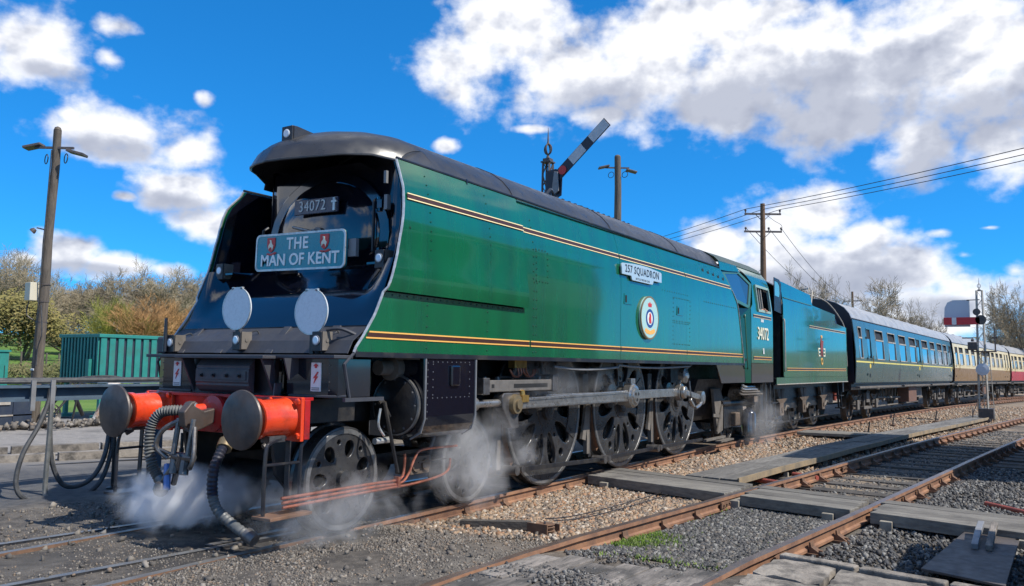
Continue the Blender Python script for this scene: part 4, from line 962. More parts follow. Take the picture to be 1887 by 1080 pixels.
# ------------------------------------------------ wheels
def radial(shape, n, a0=0):
    out = []
    for k in range(n):
        a = a0+2*math.pi*k/n; c, s_ = math.cos(a), math.sin(a)
        out.append([(x*c-y*s_, x*s_+y*c) for x, y in shape])
    return out
def egg(r0, r1, w0, w1, n=16):
    """hole drawn along +x from radius r0 to r1, half widths w0 at the inner end and w1 at the outer"""
    out = []
    for i in range(n):
        a = 2*math.pi*i/n; t = (math.cos(a)+1)/2
        out.append((lerp(r0, r1, t), math.sin(a)*lerp(w0, w1, t)))
    return out
def make_wheel(x, s, R, kind, rot=0.):
    """face plane towards s*y"""
    o = (x, s*.72, R); fr = ((x, s*.805, R), (math.cos(rot), 0, math.sin(rot)), (-math.sin(rot), 0, math.cos(rot)))
    b = MB(); w = .10
    b.lathe((x, s*.70, R), (0, s, 0), [(-.035, R+.028), (-.01, R+.028), (.0, R+.004), (.13, R-.004), (.135, R-.02), (.135, R-.07), (.11, R-.085), (-.035, R-.085)], 56)
    wh = b.build('driving_wheel' if kind == 'drive' else 'bogie_wheel', 'wheel', LOCO)
    b = MB(); b.lathe((x, s*.70, R), (0, s, 0), [(.1352, R-.066), (.138, R-.064), (.138, R-.026), (.1352, R-.023)], 56, caps=False); b.build('tyre_ring', 'rim', wh)
    if kind == 'drive':
        holes = radial(egg(.30, .70, .045, .085), 10, .18)
        holes = [h for i, h in enumerate(holes)]
        holes = []
        for k in range(5):
            a = 2*math.pi*k/5
            holes += radial(egg(.285, .765, .085, .128), 1, a+.285)+radial(egg(.285, .765, .085, .128), 1, a-.285)
            holes += radial(circ(.69, 0, .068, .068, 12), 1, a+math.pi/5)
            holes += radial(circ(.40, 0, .04, .04, 10), 1, a+math.pi/5)
        planar([circ(0, 0, R-.075, n=56)]+holes, fr, .03, 'wheel_disc', 'wheel', wh, bev=.012)
        b = MB(); b.lathe((x, s*.70, R), (0, s, 0), [(.0, R-.08), (.01, R-.08)], 40); b.build('inner_disc', 'wheel', wh)
        b = MB(); b.lathe((x, s*.79, R), (0, s, 0), [(0, .22), (.05, .20), (.055, .12), (.10, .115), (.105, .06)], 28); b.build('hub', 'wheel', wh)
        for k in range(5):
            a = 2*math.pi*k/5+math.pi/5+rot
            b = MB(); p0 = Vector((x+.30*math.cos(a), s*.815, R+.30*math.sin(a))); p1 = Vector((x+.80*math.cos(a), s*.815, R+.80*math.sin(a)))
            b.tube([p0, p1], [.05, .035], 8)
        # crank boss
        b = MB(); b.lathe((x-.375*s/s, s*.80, R+.14), (0, s, 0), [(0, .19), (.06, .17), (.065, .10)], 24); b.build('crank_boss', 'wheel', wh)
        # balance weight
        if kind == 'drive':
            pts = [(.60*math.cos(a), .60*math.sin(a)) for a in np.linspace(-.5, .5, 9)]+[(.83*math.cos(a), .83*math.sin(a)) for a in np.linspace(.5, -.5, 9)]
            planar([[(px, py) for px, py in pts]], ((x, s*.832, R), (1, 0, 0), (0, 0, 1)), .02, 'balance_weight', 'wheel', wh)
    else:
        holes = radial(egg(.185, .36, .052, .078), 7, .1)+radial(circ(.335, 0, .034, .034, 8), 7, .1+math.pi/7)
        planar([circ(0, 0, R-.075, n=48)]+holes, fr, .03, 'wheel_disc', 'wheel', wh, bev=.010)
        b = MB(); b.lathe((x, s*.70, R), (0, s, 0), [(.0, R-.08), (.01, R-.08)], 36); b.build('inner_disc', 'frame', wh)
        b = MB(); b.lathe((x, s*.80, R), (0, s, 0), [(0, .15), (.03, .14), (.032, .085), (.075, .08), (.08, .03)], 24); b.build('hub', 'wheel', wh)
        b = MB(); b.lathe((x, s*.822, R), (0, s, 0), [(0, .162), (.004, .166), (.008, .162)], 32, caps=False); b.build('hub_ring', 'rim', wh)
BX = (1.20, 3.105); DX = (4.80, 7.05, 9.30); TX = 12.05
for s in (-1, 1):
    for i, x in enumerate(BX): make_wheel(x, s, .47, 'bogie', .3+i)
    for i, x in enumerate(DX): make_wheel(x, s, .94, 'drive', -1.57+.06*i)
    make_wheel(TX, s, .47, 'bogie', .2)
def axles():
    for x in BX+DX+(TX,):
        b = MB(); b.tube([(x, -.7, .94 if x in DX else .47), (x, .7, .94 if x in DX else .47)], .09, 12); b.build('axle', 'frame', LOCO)
axles()

# ------------------------------------------------ frames, cylinders, motion
def make_motion():
    for s in (-1, 1):
        b = MB(); b.prism([(.56, 1.20), (11.9, 1.20), (11.9, .85), (10.2, .70), (4.0, .62), (2.6, .75), (1.9, .95), (.6, .95)], 'y', s*.56-.014, s*.56+.014); b.build('main_frame', 'frame', LOCO)
        b = MB(); b.prism([(.95, .62), (3.5, .62), (3.45, .40), (2.6, .36), (2.35, .50), (1.95, .50), (1.75, .36), (.9, .40)], 'y', s*.60-.02, s*.60+.02); bf = b.build('bogie_frame', 'frame', LOCO)
        b = MB(); b.box(2.02, 2.32, s*.83-.10, s*.83+.10, .42, .60); b.lathe((2.10, s*.93, .51), (0, s, 0), [(0, .06), (.02, .06)], 12); b.lathe((2.25, s*.93, .51), (0, s, 0), [(0, .06), (.02, .06)], 12); b.build('axlebox', 'under', bf, bevel=.01)
    # boiler cladding & firebox under the casing, dark
    b = MB(); b.lathe((2.6, 0, 2.62), (1, 0, 0), [(0, .98), (6.5, 1.02)], 32); b.build('boiler', 'frame', LOCO)
    b = MB(); b.box(2.6, 11.9, -.55, .55, 1.15, 1.6); b.box(8.9, 11.9, -.9, .9, 1.25, 1.9); b.build('firebox', 'frame', LOCO)
    b = MB(); b.prism([(-1.0, 1.30), (1.0, 1.30), (.75, .52), (-.75, .52)], 'x', 9.95, 11.5); b.build('ashpan', 'frame', LOCO)
    for s in (-1, 1):
        # running-board underside and splashers
        b = MB(); b.box(1.0, 11.7, s*.95-.35, s*.95+.35, 1.565, 1.585); b.build('running_board', 'frame', LOCO)
        for x in DX:
            b = MB(); rows = [[(x+1.02*math.cos(a), y, .94+1.02*math.sin(a)) for y in (s*.62, s*.90)] for a in np.linspace(.72, math.pi-.72, 14)]
            b.rows(rows); b.build('splasher', 'frame', LOCO, thick=.01)
        # cylinder
        prof = [(-1.315, 1.585), (-1.315, 1.02), (-1.30, .93), (-1.255, .86), (-1.18, .815), (-1.05, .79), (-.62, .80), (-.62, 1.585)]
        prof = [(-s*y if False else y*(1 if s < 0 else -1), z) for y, z in prof]
        b = MB(); b.prism(prof, 'x', 1.74, 2.56); cyl = b.build('cylinder', 'gloss', LOCO, bevel=.02)
        if s < 0:
            b = MB(); b.box(2.12, 2.26, -1.345, -1.314, 1.30, 1.50); b.build('cylinder_door', 'gloss', cyl, bevel=.014)
            for q in range(9):
                rivet((1.78, -1.316, 1.0+q*.065), (0, -1, 0), .008, 'black')
                for z in (1.19, 1.53): rivet((1.86+q*.073, -1.316, z), (0, -1, 0), .008, 'black')
            for q in range(5):
                for x in (1.86, 2.45): rivet((x, -1.316, 1.22+q*.072), (0, -1, 0), .008, 'black')
            b = MB(); b.tube([(1.745, -1.318, 1.56), (1.745, -1.318, 1.0), (1.745, -1.27, .87), (1.745, -1.15, .805)], .010, 6); b.tube([(2.555, -1.318, 1.56), (2.555, -1.318, 1.0), (2.555, -1.27, .87), (2.555, -1.15, .805)], .010, 6); b.split('edge_beading', 'grey', cyl)
        b = MB(); b.lathe((1.75, s*1.0, 1.12), (-1, 0, 0), [(0, .275), (.05, .275), (.07, .25), (.085, .02)], 32); b.build('cylinder_cover', 'frame', cyl)
        b = MB(); b.lathe((1.72, s*1.0, 1.12), (-1, 0, 0), [(-.02, .275), (.0, .287), (.025, .287), (.03, .272)], 36, caps=False); b.build('cover_ring', 'rim' if s < 0 else 'frame', cyl)
        for q in range(12):
            a = q*math.pi/6; rivet((1.685, s*(1.0+.24*math.cos(a)), 1.12+.24*math.sin(a)), (-1, 0, 0), .018, 'black')
        b = MB(); b.lathe((1.75, s*.95, 1.47), (-1, 0, 0), [(0, .12), (.10, .12), (.11, .07), (.26, .07)], 18); b.build('valve_chest', 'ufgrey', cyl)
        b = MB(); b.bar((1.62, s*1.05, 1.56), (1.74, s*1.25, 1.56), .05, .02); b.build('valve_bracket', 'ufgrey', cyl)
        # cylinder drain gear
        b = MB(); b.tube([(1.55, s*1.06, 1.02), (1.45, s*1.06, 1.17), (1.40, s*1.06, 1.15)], .016, 6); b.tube([(1.45, s*1.08, 1.16), (1.62, s*1.08, .62), (1.66, s*1.08, .50)], .018, 6); b.build('drain_lever', 'frame', LOCO)
        b = MB(); b.tube(smooth_path([(1.42, s*1.06, 1.10), (1.40, s*1.06, .95), (1.48, s*1.06, .85)], 4), .012, 6); b.tube([(1.42, s*1.0, .80), (1.62, s*1.0, .80)], .03, 8); b.build('drain_cock', 'silver', LOCO)
    s = -1
    # piston rod, crosshead, slide bars
    y = -1.08
    b = MB(); b.tube([(2.56, y, 1.09), (3.45, y, 1.09)], .042, 14); b.build('piston_rod', 'rod', LOCO)
    b = MB(); b.lathe((2.56, y, 1.09), (1, 0, 0), [(0, .11), (.05, .11), (.06, .08), (.30, .08), (.32, .065)], 18); b.build('gland', 'rod', LOCO)
    ch = MB(); ch.prism([(3.32, 1.16), (3.36, 1.20), (3.72, 1.20), (3.76, 1.16), (3.74, 1.02), (3.66, .93), (3.68, .80), (3.52, .80), (3.44, .90), (3.34, 1.03)], 'y', y-.06, y+.06); cro = ch.build('crosshead', 'steel', LOCO, bevel=.012)
    k = MB(); k.lathe((3.57, y-.06, 1.07), (0, -1, 0), [(0, .115), (.05, .105), (.055, .06), (.08, .055)], 20); k.build('gudgeon_pin', 'brasshose', cro)
    k = MB(); k.obox((3.72, y-.07, 1.13), (.14, .10, .08)); k.lathe((3.72, y-.07, 1.17), (0, 0, 1), [(0, .035), (.05, .03), (.06, .018)], 10); k.build('oil_cup', 'brass', cro)
    sb = MB(); sb.box(3.00, 4.45, y-.065, y+.065, 1.215, 1.345); sl = sb.build('slide_bar', 'sbar', LOCO, bevel=.008)
    k = MB(); k.box(3.55, 4.30, y-.068, y-.0655, 1.255, 1.30); k.build('bar_slot', 'cabin', sl)
    k = MB(); k.box(3.10, 3.15, y-.068, y-.0655, 1.26, 1.30); k.build('bar_slot', 'cabin', sl)
    k = MB(); k.box(2.90, 3.02, y-.10, y+.10, 1.19, 1.37); k.box(4.40, 4.52, y-.09, y+.4, 1.20, 1.40); k.split('bar_bracket', 'steel', sl, bevel=.008)
    for x in (3.05, 3.3, 4.2, 4.40):
        k = MB(); k.lathe((x, y, 1.345), (0, 0, 1), [(0, .026), (.035, .026)], 6); k.build('bolt', 'steel', sl)
    # lubricator with copper pipes
    b = MB(); b.box(3.72, 3.98, -1.05, -.95, 1.475, 1.575); lub = b.build('lubricator', 'brass', LOCO, bevel=.006)
    b = MB(); b.box(3.45, 4.35, -1.02, -.93, 1.36, 1.385); b.build('lubricator_shelf', 'frame', lub)
    for i in range(4):
        k = MB(); x = 3.76+i*.06; r_ = .09+.03*(i % 3); sg = -1 if i < 2 else 1
        k.tube(smooth_path([(x, -1.06, 1.475), (x, -1.07, 1.40+.01*i), (x+sg*r_*.7, -1.07, 1.375), (x+sg*r_*1.5, -1.07, 1.40), (x+sg*r_*1.9, -1.06, 1.46)], 5), .011, 8); k.build('copper_pipe', 'copper', lub)
    # rods
    py, pz, pdx = -1.16, 1.09, -.375
    def rod(x0, x1, y, h0, h1, z0, z1, name, th=.05):
        b = MB(); b.add([(x0, y-th/2, z0-h0/2), (x1, y-th/2, z1-h1/2), (x1, y-th/2, z1+h1/2), (x0, y-th/2, z0+h0/2), (x0, y+th/2, z0-h0/2), (x1, y+th/2, z1-h1/2), (x1, y+th/2, z1+h1/2), (x0, y+th/2, z0+h0/2)],
                        [(0, 1, 2, 3), (4, 7, 6, 5), (0, 4, 5, 1), (3, 2, 6, 7), (0, 3, 7, 4), (1, 5, 6, 2)])
        return b
    p = [x+pdx for x in DX]
    con = rod(3.60, p[1], py, .12, .165, 1.075, pz, 'connecting_rod').build('connecting_rod', 'rod', LOCO, bevel=.008)
    for dz in (-.055, .055):
        k = MB(); k.add([(3.75, py-.026, 1.08+dz*.75-.012), (p[1]-.16, py-.026, pz+dz-.012), (p[1]-.16, py-.026, pz+dz+.012), (3.75, py-.026, 1.08+dz*.75+.012),
                         (3.75, py-.036, 1.08+dz*.75-.012), (p[1]-.16, py-.036, pz+dz-.012), (p[1]-.16, py-.036, pz+dz+.012), (3.75, py-.036, 1.08+dz*.75+.012)], [(4, 5, 6, 7), (0, 1, 5, 4), (3, 2, 6, 7), (0, 3, 7, 4), (1, 2, 6, 5)]); k.build('flute_edge', 'rod', con)
    k = MB(); k.lathe((p[1], py+.05, pz), (0, -1, 0), [(0, .175), (.10, .175), (.105, .16), (.13, .15), (.14, .11), (.155, .105), (.16, .03)], 28); k.build('big_end', 'rod', con)
    k = MB(); k.box(p[1]-.07, p[1]+.07, py-.05, py+.05, pz+.165, pz+.25); k.build('oil_box', 'rod', con, bevel=.01)
    for q in range(3):
        a = q*2.1+.5; k = MB(); k.lathe((p[1]+.055*math.cos(a), py-.10, pz+.055*math.sin(a)), (0, -1, 0), [(0, .024), (.012, .024)], 8); k.build('bolt', 'frame', con)
    for xa, xb in ((p[0], p[1]), (p[1], p[2])):
        c = rod(xa, xb, py+.12, .13, .13, pz, pz, 'coupling_rod').build('coupling_rod', 'rod', LOCO, bevel=.006)
        k = MB(); k.lathe((xb, py+.17, pz), (0, -1, 0), [(0, .14), (.10, .14), (.11, .09), (.14, .085)], 24); k.build('bush', 'rod', c)
        k = MB(); k.box(xb-.05, xb+.05, py+.08, py+.16, pz+.13, pz+.20); k.build('oil_box', 'rod', c, bevel=.008)
    # speedometer crank on the last driver
    k = MB(); k.lathe((p[2], py+.05, pz), (0, -1, 0), [(0, .11), (.05, .10), (.06, .05)], 20); k.bar((p[2], py-.02, pz-.01), (9.55, py-.04, .985), .03, .09); k.bar((p[2]+.05, py-.05, pz-.12), (p[2]+.22, py-.05, pz-.24), .05, .05); k.build('return_crank', 'rod', LOCO, bevel=.006)
    k = MB(); k.lathe((9.55, py+.02, .985), (0, -1, 0), [(0, .115), (.10, .115), (.11, .06)], 20); k.tube(smooth_path([(9.52, py-.06, .93), (9.40, py-.06, .86), (9.2, py-.06, .82)], 4), .03, 8); k.build('crank_end', 'rod', LOCO)
    k = MB(); k.lathe((9.0, -1.10, 1.37), (0, -1, 0), [(-.06, .13), (.03, .13), (.045, .08), (.07, .05)], 18); k.tube([(9.0, -1.1, 1.46), (9.2, -1.15, 1.56)], .022, 6); g = k.build('speed_gearbox', 'rod', LOCO)
    k = MB(); k.tube([(9.05, -1.17, 1.28), (9.04, -1.2, 1.05), (9.12, -1.2, .84)], .015, 6); k.build('speed_shaft', 'steel', g)
    # low brake rigging
    P = [(3.80, .295), (6.10, .215), (8.0, .22), (10.25, .205)]
    for (xa, za), (xb, zb) in zip(P, P[1:]):
        k = MB(); k.bar((xa, -.97, za), (xb-.03, -.97, zb), .03, .055); r_ = k.build('brake_rod', 'frame', LOCO, bevel=.004)
        k = MB(); k.tube([(xa+.0, -1.05, za), (xa+.0, -.85, za)], .055, 10); k.tube([(xa+.16, -1.03, za), (xa+.16, -.9, za)], .045, 10); k.build('pin', 'steel', r_)
    for x in DX:
        k = MB(); k.bar((x-1.02, -.80, 1.05), (x-1.0, -.80, .24), .05, .09); h = k.build('brake_hanger', 'frame', LOCO, bevel=.006)
        rows = [[(x+(.965+d)*math.cos(a), y, .94+(.965+d)*math.sin(a)) for y in (-.84, -.70)] for d in (0, .07) for a in np.linspace(math.pi+.0, math.pi+.65, 7)]
        k = MB(); k.rows(rows[:7]+rows[:6:-1]+rows[:1], sm=False); k.build('brake_block', 'cast', h)
        k = MB(); k.box(x-1.16, x-1.08, -.86, -.80, .3, 1.15); k.bar((x-1.25, -.84, .5), (x-1.1, -.84, 1.1), .04, .10); k.build('sand_pipe', 'ufgrey', LOCO)
        k = MB(); k.box(x+1.0, x+1.16, -.84, -.78, 1.05, 1.40); k.build('spring_bracket', 'frame', LOCO)
    # springs, pipes and stretchers seen between the wheels
    for x in (5.93, 8.18):
        for i in range(5):
            k = MB(); k.bar((x-.14-.02*i, -.62, .50+.03*i), (x+.14+.02*i, -.62, .50+.03*i), .10, .024); k.build('spring_leaf', 'under', LOCO)
        k = MB(); k.bar((x+.05, -.78, .95), (x+.08, -.78, .3), .05, .05); k.build('stay', 'ufgrey', LOCO)
    for (xa, za, xb, zb) in ((4.3, 1.50, 6.1, 1.47), (6.1, 1.53, 8.9, 1.50)):
        k = MB(); k.tube(smooth_path([(xa, -1.24, za), (lerp(xa, xb, .3), -1.24, za-.03), (lerp(xa, xb, .6), -1.24, zb), (xb, -1.24, zb+.03)], 5), .016, 6); k.build('conduit_pipe', 'grey', LOCO)
    # copper pipes low down at the bogie
    y = -1.05
    for i, pts in enumerate((((.30, y, .435), (1.35, y, .43), (1.66, y, .425), (1.76, y, .455), (1.79, y, .56), (1.79, y, .66)), ((.30, y-.01, .40), (1.40, y-.01, .40), (1.72, y-.01, .395), (1.84, y-.01, .47), (1.93, y-.01, .61), (2.05, y-.01, .68), (2.60, y-.01, .675)), ((.30, y-.02, .365), (1.40, y-.02, .37), (1.9, y-.02, .37), (2.3, y-.02, .40), (2.45, y-.02, .45), (2.48, y-.02, .56)))):
        k = MB(); k.tube(smooth_path(pts, 5), .0125, 8); k.build('copper_pipe', 'copper' if i < 2 else 'copper', LOCO)
    k = MB(); k.box(1.66, 1.69, y-.04, y+.02, .36, .46); k.build('pipe_clip', 'copper', LOCO)
    k = MB(); k.bar((1.30, -.95, .36), (1.34, -.95, .22), .02, .06); k.bar((2.06, -1.0, .55), (2.5, -1.0, .55), .012, .012); k.split('pipe_stay', 'frame', LOCO)
M['sbar'] = mat('grimy_slide_bar', (.22, .20, .18), .5, metal=.4, col2=(.15, .135, .12), scale=7, bump=.05)
make_motion()

# ------------------------------------------------ nameplate & crest on the near casing (and far side)
def plates():
    b2 = [o for o in LOCO.children if o.name.startswith('casing_panel')]
    for s in (-1, 1):
        y = s*1.348
        x0, x1, zt, zb = 5.96, 7.38, 2.945, 2.80
        cx = (x0+x1)/2; hw = (x1-x0)/2
        fr = ((cx, y, (zt+zb)/2), (-s, 0, 0), (0, 0, 1))
        pts = [(-hw, -.075), (-.40, -.075), (-.38, -.115), (-.36, -.135), (.36, -.135), (.38, -.115), (.40, -.075), (hw, -.075), (hw, .06)]
        for i in range(9):
            t = i/8; pts.append((lerp(hw-.03, -hw+.03, t), .075+.03*math.sin(t*math.pi)))
        pts.append((-hw, .06))
        n = planar([pts], fr, .018, 'nameplate', 'npblue', LOCO, bev=.003)
        f2 = ((cx, y+s*.012, (zt+zb)/2+.008), (-s, 0, 0), (0, 0, 1))
        text('257 SQUADRON', .152, f2, 'nameplate_lettering', 'black', n, .004, 1.12, 1.0, .002)
        f3 = ((cx, y+s*.012, (zt+zb)/2-.105), (-s, 0, 0), (0, 0, 1)); text('BATTLE OF BRITAIN CLASS', .042, f3, 'nameplate_lettering', 'black', n, .003, 1.05, .95)
        # crest
        cx, cz = 6.93, 2.235; fr = lambda d: ((cx, s*(1.33+d), cz), (-s, 0, 0), (0, 0, 1))
        c = planar([circ(0, 0, .325, .315, 40)], fr(.01), .03, 'crest_plaque', 'creampale', LOCO, bev=.004)
        planar([circ(0, 0, .332, .322, 40), circ(0, 0, .308, .298, 40)], fr(.024), .012, 'crest_rim', 'bronze', c)
        planar([circ(0, -.01, .150, .14, 28), circ(0, -.01, .105, .098, 28)], fr(.028), .006, 'crest_ring', 'navymid', c)
        planar([circ(0, -.01, .10, .094, 24)], fr(.028), .005, 'crest_field', 'white', c)
        planar([[(-.03, -.08), (-.045, -.01), (-.02, .03), (-.03, .06), (.01, .07), (.035, .03), (.03, -.02), (.045, -.08)]], fr(.034), .005, 'crest_bird', 'redmark', c)
        planar([[(-.06, .16), (.06, .16), (.075, .22), (.04, .205), (.0, .24), (-.04, .205), (-.075, .22)]], fr(.028), .006, 'crest_crown', 'redmark', c)
        planar([[(-.2, -.20), (-.16, -.155), (0, -.195), (.16, -.155), (.2, -.20), (.13, -.235), (0, -.25), (-.13, -.235)]], fr(.028), .006, 'crest_scroll', 'gold', c)
M['creampale'] = mat('crest_enamel', (.40, .58, .52), .3, coat=.3); M['navymid'] = mat('crest_blue', (.03, .06, .22), .3)
plates()

# ------------------------------------------------ cab
def make_cab():
    x0, x1 = 11.95, 13.58
    for s in (-1, 1):
        # side sheet with window opening: profile rows
        ysec = lambda z: interp(z, [(1.22, 1.375), (2.6, 1.385), (2.8, 1.37), (3.25, 1.31), (3.42, 1.25), (3.55, 1.15)])
        front = lambda z: interp(z, [(1.22, 11.98), (2.70, 11.98), (2.74, 12.1), (3.26, 12.30), (3.4, 12.05), (3.55, 11.6)])
        def panel(xa, xb, za, zb, n=6, name='cab_side', mk='green'):
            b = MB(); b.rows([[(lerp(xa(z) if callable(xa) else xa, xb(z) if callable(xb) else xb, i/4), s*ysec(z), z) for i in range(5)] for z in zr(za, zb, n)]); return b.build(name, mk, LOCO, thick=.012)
        wx0, wx1, wz0, wz1 = 12.46, 13.42, 2.70, 3.215
        main = panel(front, x1, 1.62, wz0, 8)
        panel(front, x1, 1.22, 1.612, 3, 'cab_skirt', 'gloss')
        panel(wx1, x1, wz0, wz1, 5, 'cab_pillar'); panel(lambda z: front(z), wx0, wz0, wz1, 5, 'cab_pillar')
        panel(front, x1, wz1, 3.55, 6, 'cab_cantrail')
        # window frame and sliding pane
        b = MB(); F = [(wx0, wz0), (wx1, wz0), (wx1, wz1), (wx0, wz1), (wx0, wz0)]
        for (a, z), (c, w) in zip(F, F[1:]): b.bar((a, s*(ysec(z)+.012), z), (c, s*(ysec(w)+.012), w), .035, .05)
        wf = b.build('window_frame', 'palegreen', LOCO)
        b = MB(); b.rows([[(x, s*(ysec(z)-.02), z) for x in (wx0+.02, wx0+.46)] for z in (wz0, wz1)]); b.build('pane', 'glass', wf)
        b = MB(); b.bar((wx0+.46, s*(ysec(wz0)-.015), wz0), (wx0+.46, s*(ysec(wz1)-.015), wz1), .03, .03); b.bar((wx0+.30, s*(ysec(wz0)-.012), wz0), (wx0+.30, s*(ysec(wz1)-.012), wz1), .02, .02); b.build('sash', 'lattice', wf)
        # number, lining
        if True:
            fr = ((12.80, s*1.398, 2.215), (-s, 0, 0), (0, 0, 1)); text('34072', .36, fr, 'cab_number', 'creamnum', main, .006, 1.0, .92, .004)
            b = MB()
            for k in range(3): b.box(12.66+k*.07, 12.71+k*.07, s*1.393-.003, s*1.393+.003, 2.47, 2.53)
            b.build('class_mark', 'white', main)
            planar([[(-.05, -.05), (.05, -.05), (.02, .07), (-.02, .07)]], ((12.83, s*1.394, 1.86), (-s, 0, 0), (0, 0, 1)), .006, 'route_mark', 'white', main)
            lining(s, lambda z: 12.12, lambda z: 13.45, 1.72, .008, main, 'gold', .014, yf=ysec)
            lining(s, lambda z: 12.12, lambda z: 13.45, 2.575, .008, main, 'cream', .010, yf=ysec)
        # front spectacle window in the wedge: frame and glass
        A, B_, C_, D_, E_ = (10.80, 1.19, 3.36), (11.30, 1.315, 2.79), (12.02, 1.37, 2.70), (12.26, 1.335, 3.22), (11.75, 1.22, 3.45)
        Q = [Vector((x, s*(y-.03), z)) for x, y, z in (A, B_, C_, D_, E_)]
        cc = sum(Q, Vector())/5; inner = [cc+(q-cc)*.82 for q in Q]
        b = MB(); n = 5
        b.add(Q+inner, [(i, (i+1) % 5, 5+(i+1) % 5, 5+i) for i in range(5)]); sf = b.build('spectacle_frame', 'greenpale', LOCO, thick=.03)
        b = MB(); b.add(inner, [(0, 1, 2, 3, 4)]); b.build('spectacle_glass', 'glass', sf)
        # wedge: front sheet of the cab set back behind the casing edge
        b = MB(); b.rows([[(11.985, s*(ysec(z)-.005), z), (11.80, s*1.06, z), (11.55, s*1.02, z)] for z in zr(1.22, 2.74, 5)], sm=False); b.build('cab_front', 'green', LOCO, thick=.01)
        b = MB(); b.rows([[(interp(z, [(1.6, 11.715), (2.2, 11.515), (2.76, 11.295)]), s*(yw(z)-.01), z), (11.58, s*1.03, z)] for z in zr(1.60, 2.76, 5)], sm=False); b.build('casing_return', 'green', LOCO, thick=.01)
        b = MB(); b.tube(smooth_path([(11.78, s*1.30, 2.52), (11.70, s*1.345, 2.56), (11.67, s*1.36, 2.44), (11.80, s*1.36, 1.6), (11.86, s*1.33, 1.5)], 5), .014, 6); b.build('handrail', 'greenpale', LOCO)
        # black skirt below the casing near the cab, and injector pipes
        b = MB(); b.prism([(10.05, 1.57), (11.75, 1.57), (11.80, 1.23), (10.33, 1.23)], 'y', s*1.305-.008, s*1.305+.008); b.build('side_skirt', 'gloss', LOCO)
        for i in range(4):
            b = MB(); b.tube(smooth_path([(11.7, s*(1.28-.02*i), 1.18-.05*i), (11.9, s*(1.28-.02*i), 1.14-.05*i), (12.6+.25*i, s*(1.26-.02*i), 1.13-.055*i), (13.0, s*1.1, 1.05-.05*i)], 4), .022, 8); b.build('injector_pipe', 'silver' if i < 2 else 'ufgrey', LOCO)
        b = MB(); b.lathe((12.5, s*1.1, .98), (1, 0, 0), [(0, .08), (.2, .10), (.5, .06), (.7, .06)], 12); b.obox((12.9, s*1.1, .92), (.25, .2, .22)); b.build('injector', 'under', LOCO)
        b = MB(); b.tube([(11.2, s*1.0, .82), (13.4, s*1.0, .80)], .06, 10); b.build('waste_pipe', 'frame', LOCO)
        # trailing truck frame, ash-pan door, sandboxes, steps
        b = MB(); b.prism([(10.75, 1.12), (11.15, 1.12), (11.35, .90), (11.30, .30), (11.0, .25), (10.9, .55)], 'y', s*.98-.03, s*.98+.03); b.build('ashpan_door', 'ufgrey', LOCO, bevel=.01)
        b = MB(); b.bar((10.7, s*1.02, .62), (11.2, s*1.02, .58), .02, .06); b.bar((10.9, s*1.03, .30), (11.25, s*1.03, .85), .02, .05); b.box(10.3, 11.4, s*1.0-.03, s*1.0+.03, .16, .20); b.box(10.75, 11.5, s*1.1-.06, s*1.1+.06, .12, .15); b.build('ashpan_gear', 'ufgrey', LOCO)
        b = MB(); b.box(11.45, 12.7, s*.95-.03, s*.95+.03, .33, .75); b.build('truck_frame', 'frame', LOCO)
        b = MB(); b.box(11.9, 12.2, s*1.0-.08, s*1.0+.08, .36, .62); b.build('axlebox', 'under', LOCO, bevel=.02)
        b = MB(); b.lathe((12.75, s*1.08, .12), (0, 0, 1), [(0, .13), (.02, .15), (.45, .15), (.5, .12), (.56, .04)], 16); b.build('generator_casing', 'gloss', LOCO)
        b = MB(); b.box(13.05, 13.5, s*1.22-.14, s*1.22+.14, .38, .41); b.bar((13.1, s*1.32, .4), (13.1, s*1.32, 1.25), .03, .06); b.bar((13.45, s*1.32, .4), (13.45, s*1.32, 1.25), .03, .06); b.build('cab_step', 'frame', LOCO)
    prof = [(1.15, 3.55), (1.05, 3.65), (.88, 3.75), (.65, 3.83), (.35, 3.89), (0, 3.915)]
    prof = prof+[(-y, z) for y, z in prof[::-1][1:]]
    b = MB(); b.rows([[(x, y*k, z+dz) for y, z in prof] for x, k, dz in ((10.63, 1.03, -.03), (11.4, 1.02, -.01), (12.0, 1.01, 0), (13.55, 1.01, .01))]); b.build('cab_roof', 'greenroof', LOCO, thick=.012)
    for s in (-1, 1):
        b = MB(); b.rows([[(x, s*y, z) for y, z in ((ya, za), (yb, zb), (yc, zc))] for x, ya, za, yb, zb, yc, zc in ((10.60, 1.20, 3.36, 1.195, 3.45, 1.175, 3.535), (11.1, 1.205, 3.38, 1.20, 3.46, 1.17, 3.545), (11.72, 1.225, 3.43, 1.205, 3.48, 1.165, 3.55))]); b.build('cab_cantrail', 'green', LOCO, thick=.012)
    b = MB(); b.rows([[(x, y*.8, z+.045) for y, z in prof[3:-3]] for x in (11.4, 13.3)]); b.build('roof_ventilator', 'roof', LOCO, thick=.03)
    b = MB(); b.box(11.6, 11.63, -1.12, 1.12, 1.6, 3.6); b.build('backhead', 'cabin', LOCO)
    b = MB(); b.box(11.6, 13.5, -1.30, 1.30, 1.66, 1.70); b.build('cab_floor', 'cabin', LOCO)
    b = MB(); b.box(13.45, 13.47, .2, 1.28, 1.7, 3.5); b.build('cab_rear', 'cabin', LOCO)
M['palegreen'] = mat('pale_window_frame', (.30, .42, .36), .4); M['greenpale'] = mat('worn_green_frame', (.05, .14, .09), .4, coat=.4); M['greenblack'] = mat('dark_green_recess', (.006, .05, .04), .35, coat=.4)
M['greenroof'] = mat('dull_green_roof', (.045, .07, .055), .5, col2=(.07, .085, .07), scale=3); M['creamnum'] = mat('cream_number', (.80, .76, .58), .4)
make_cab()
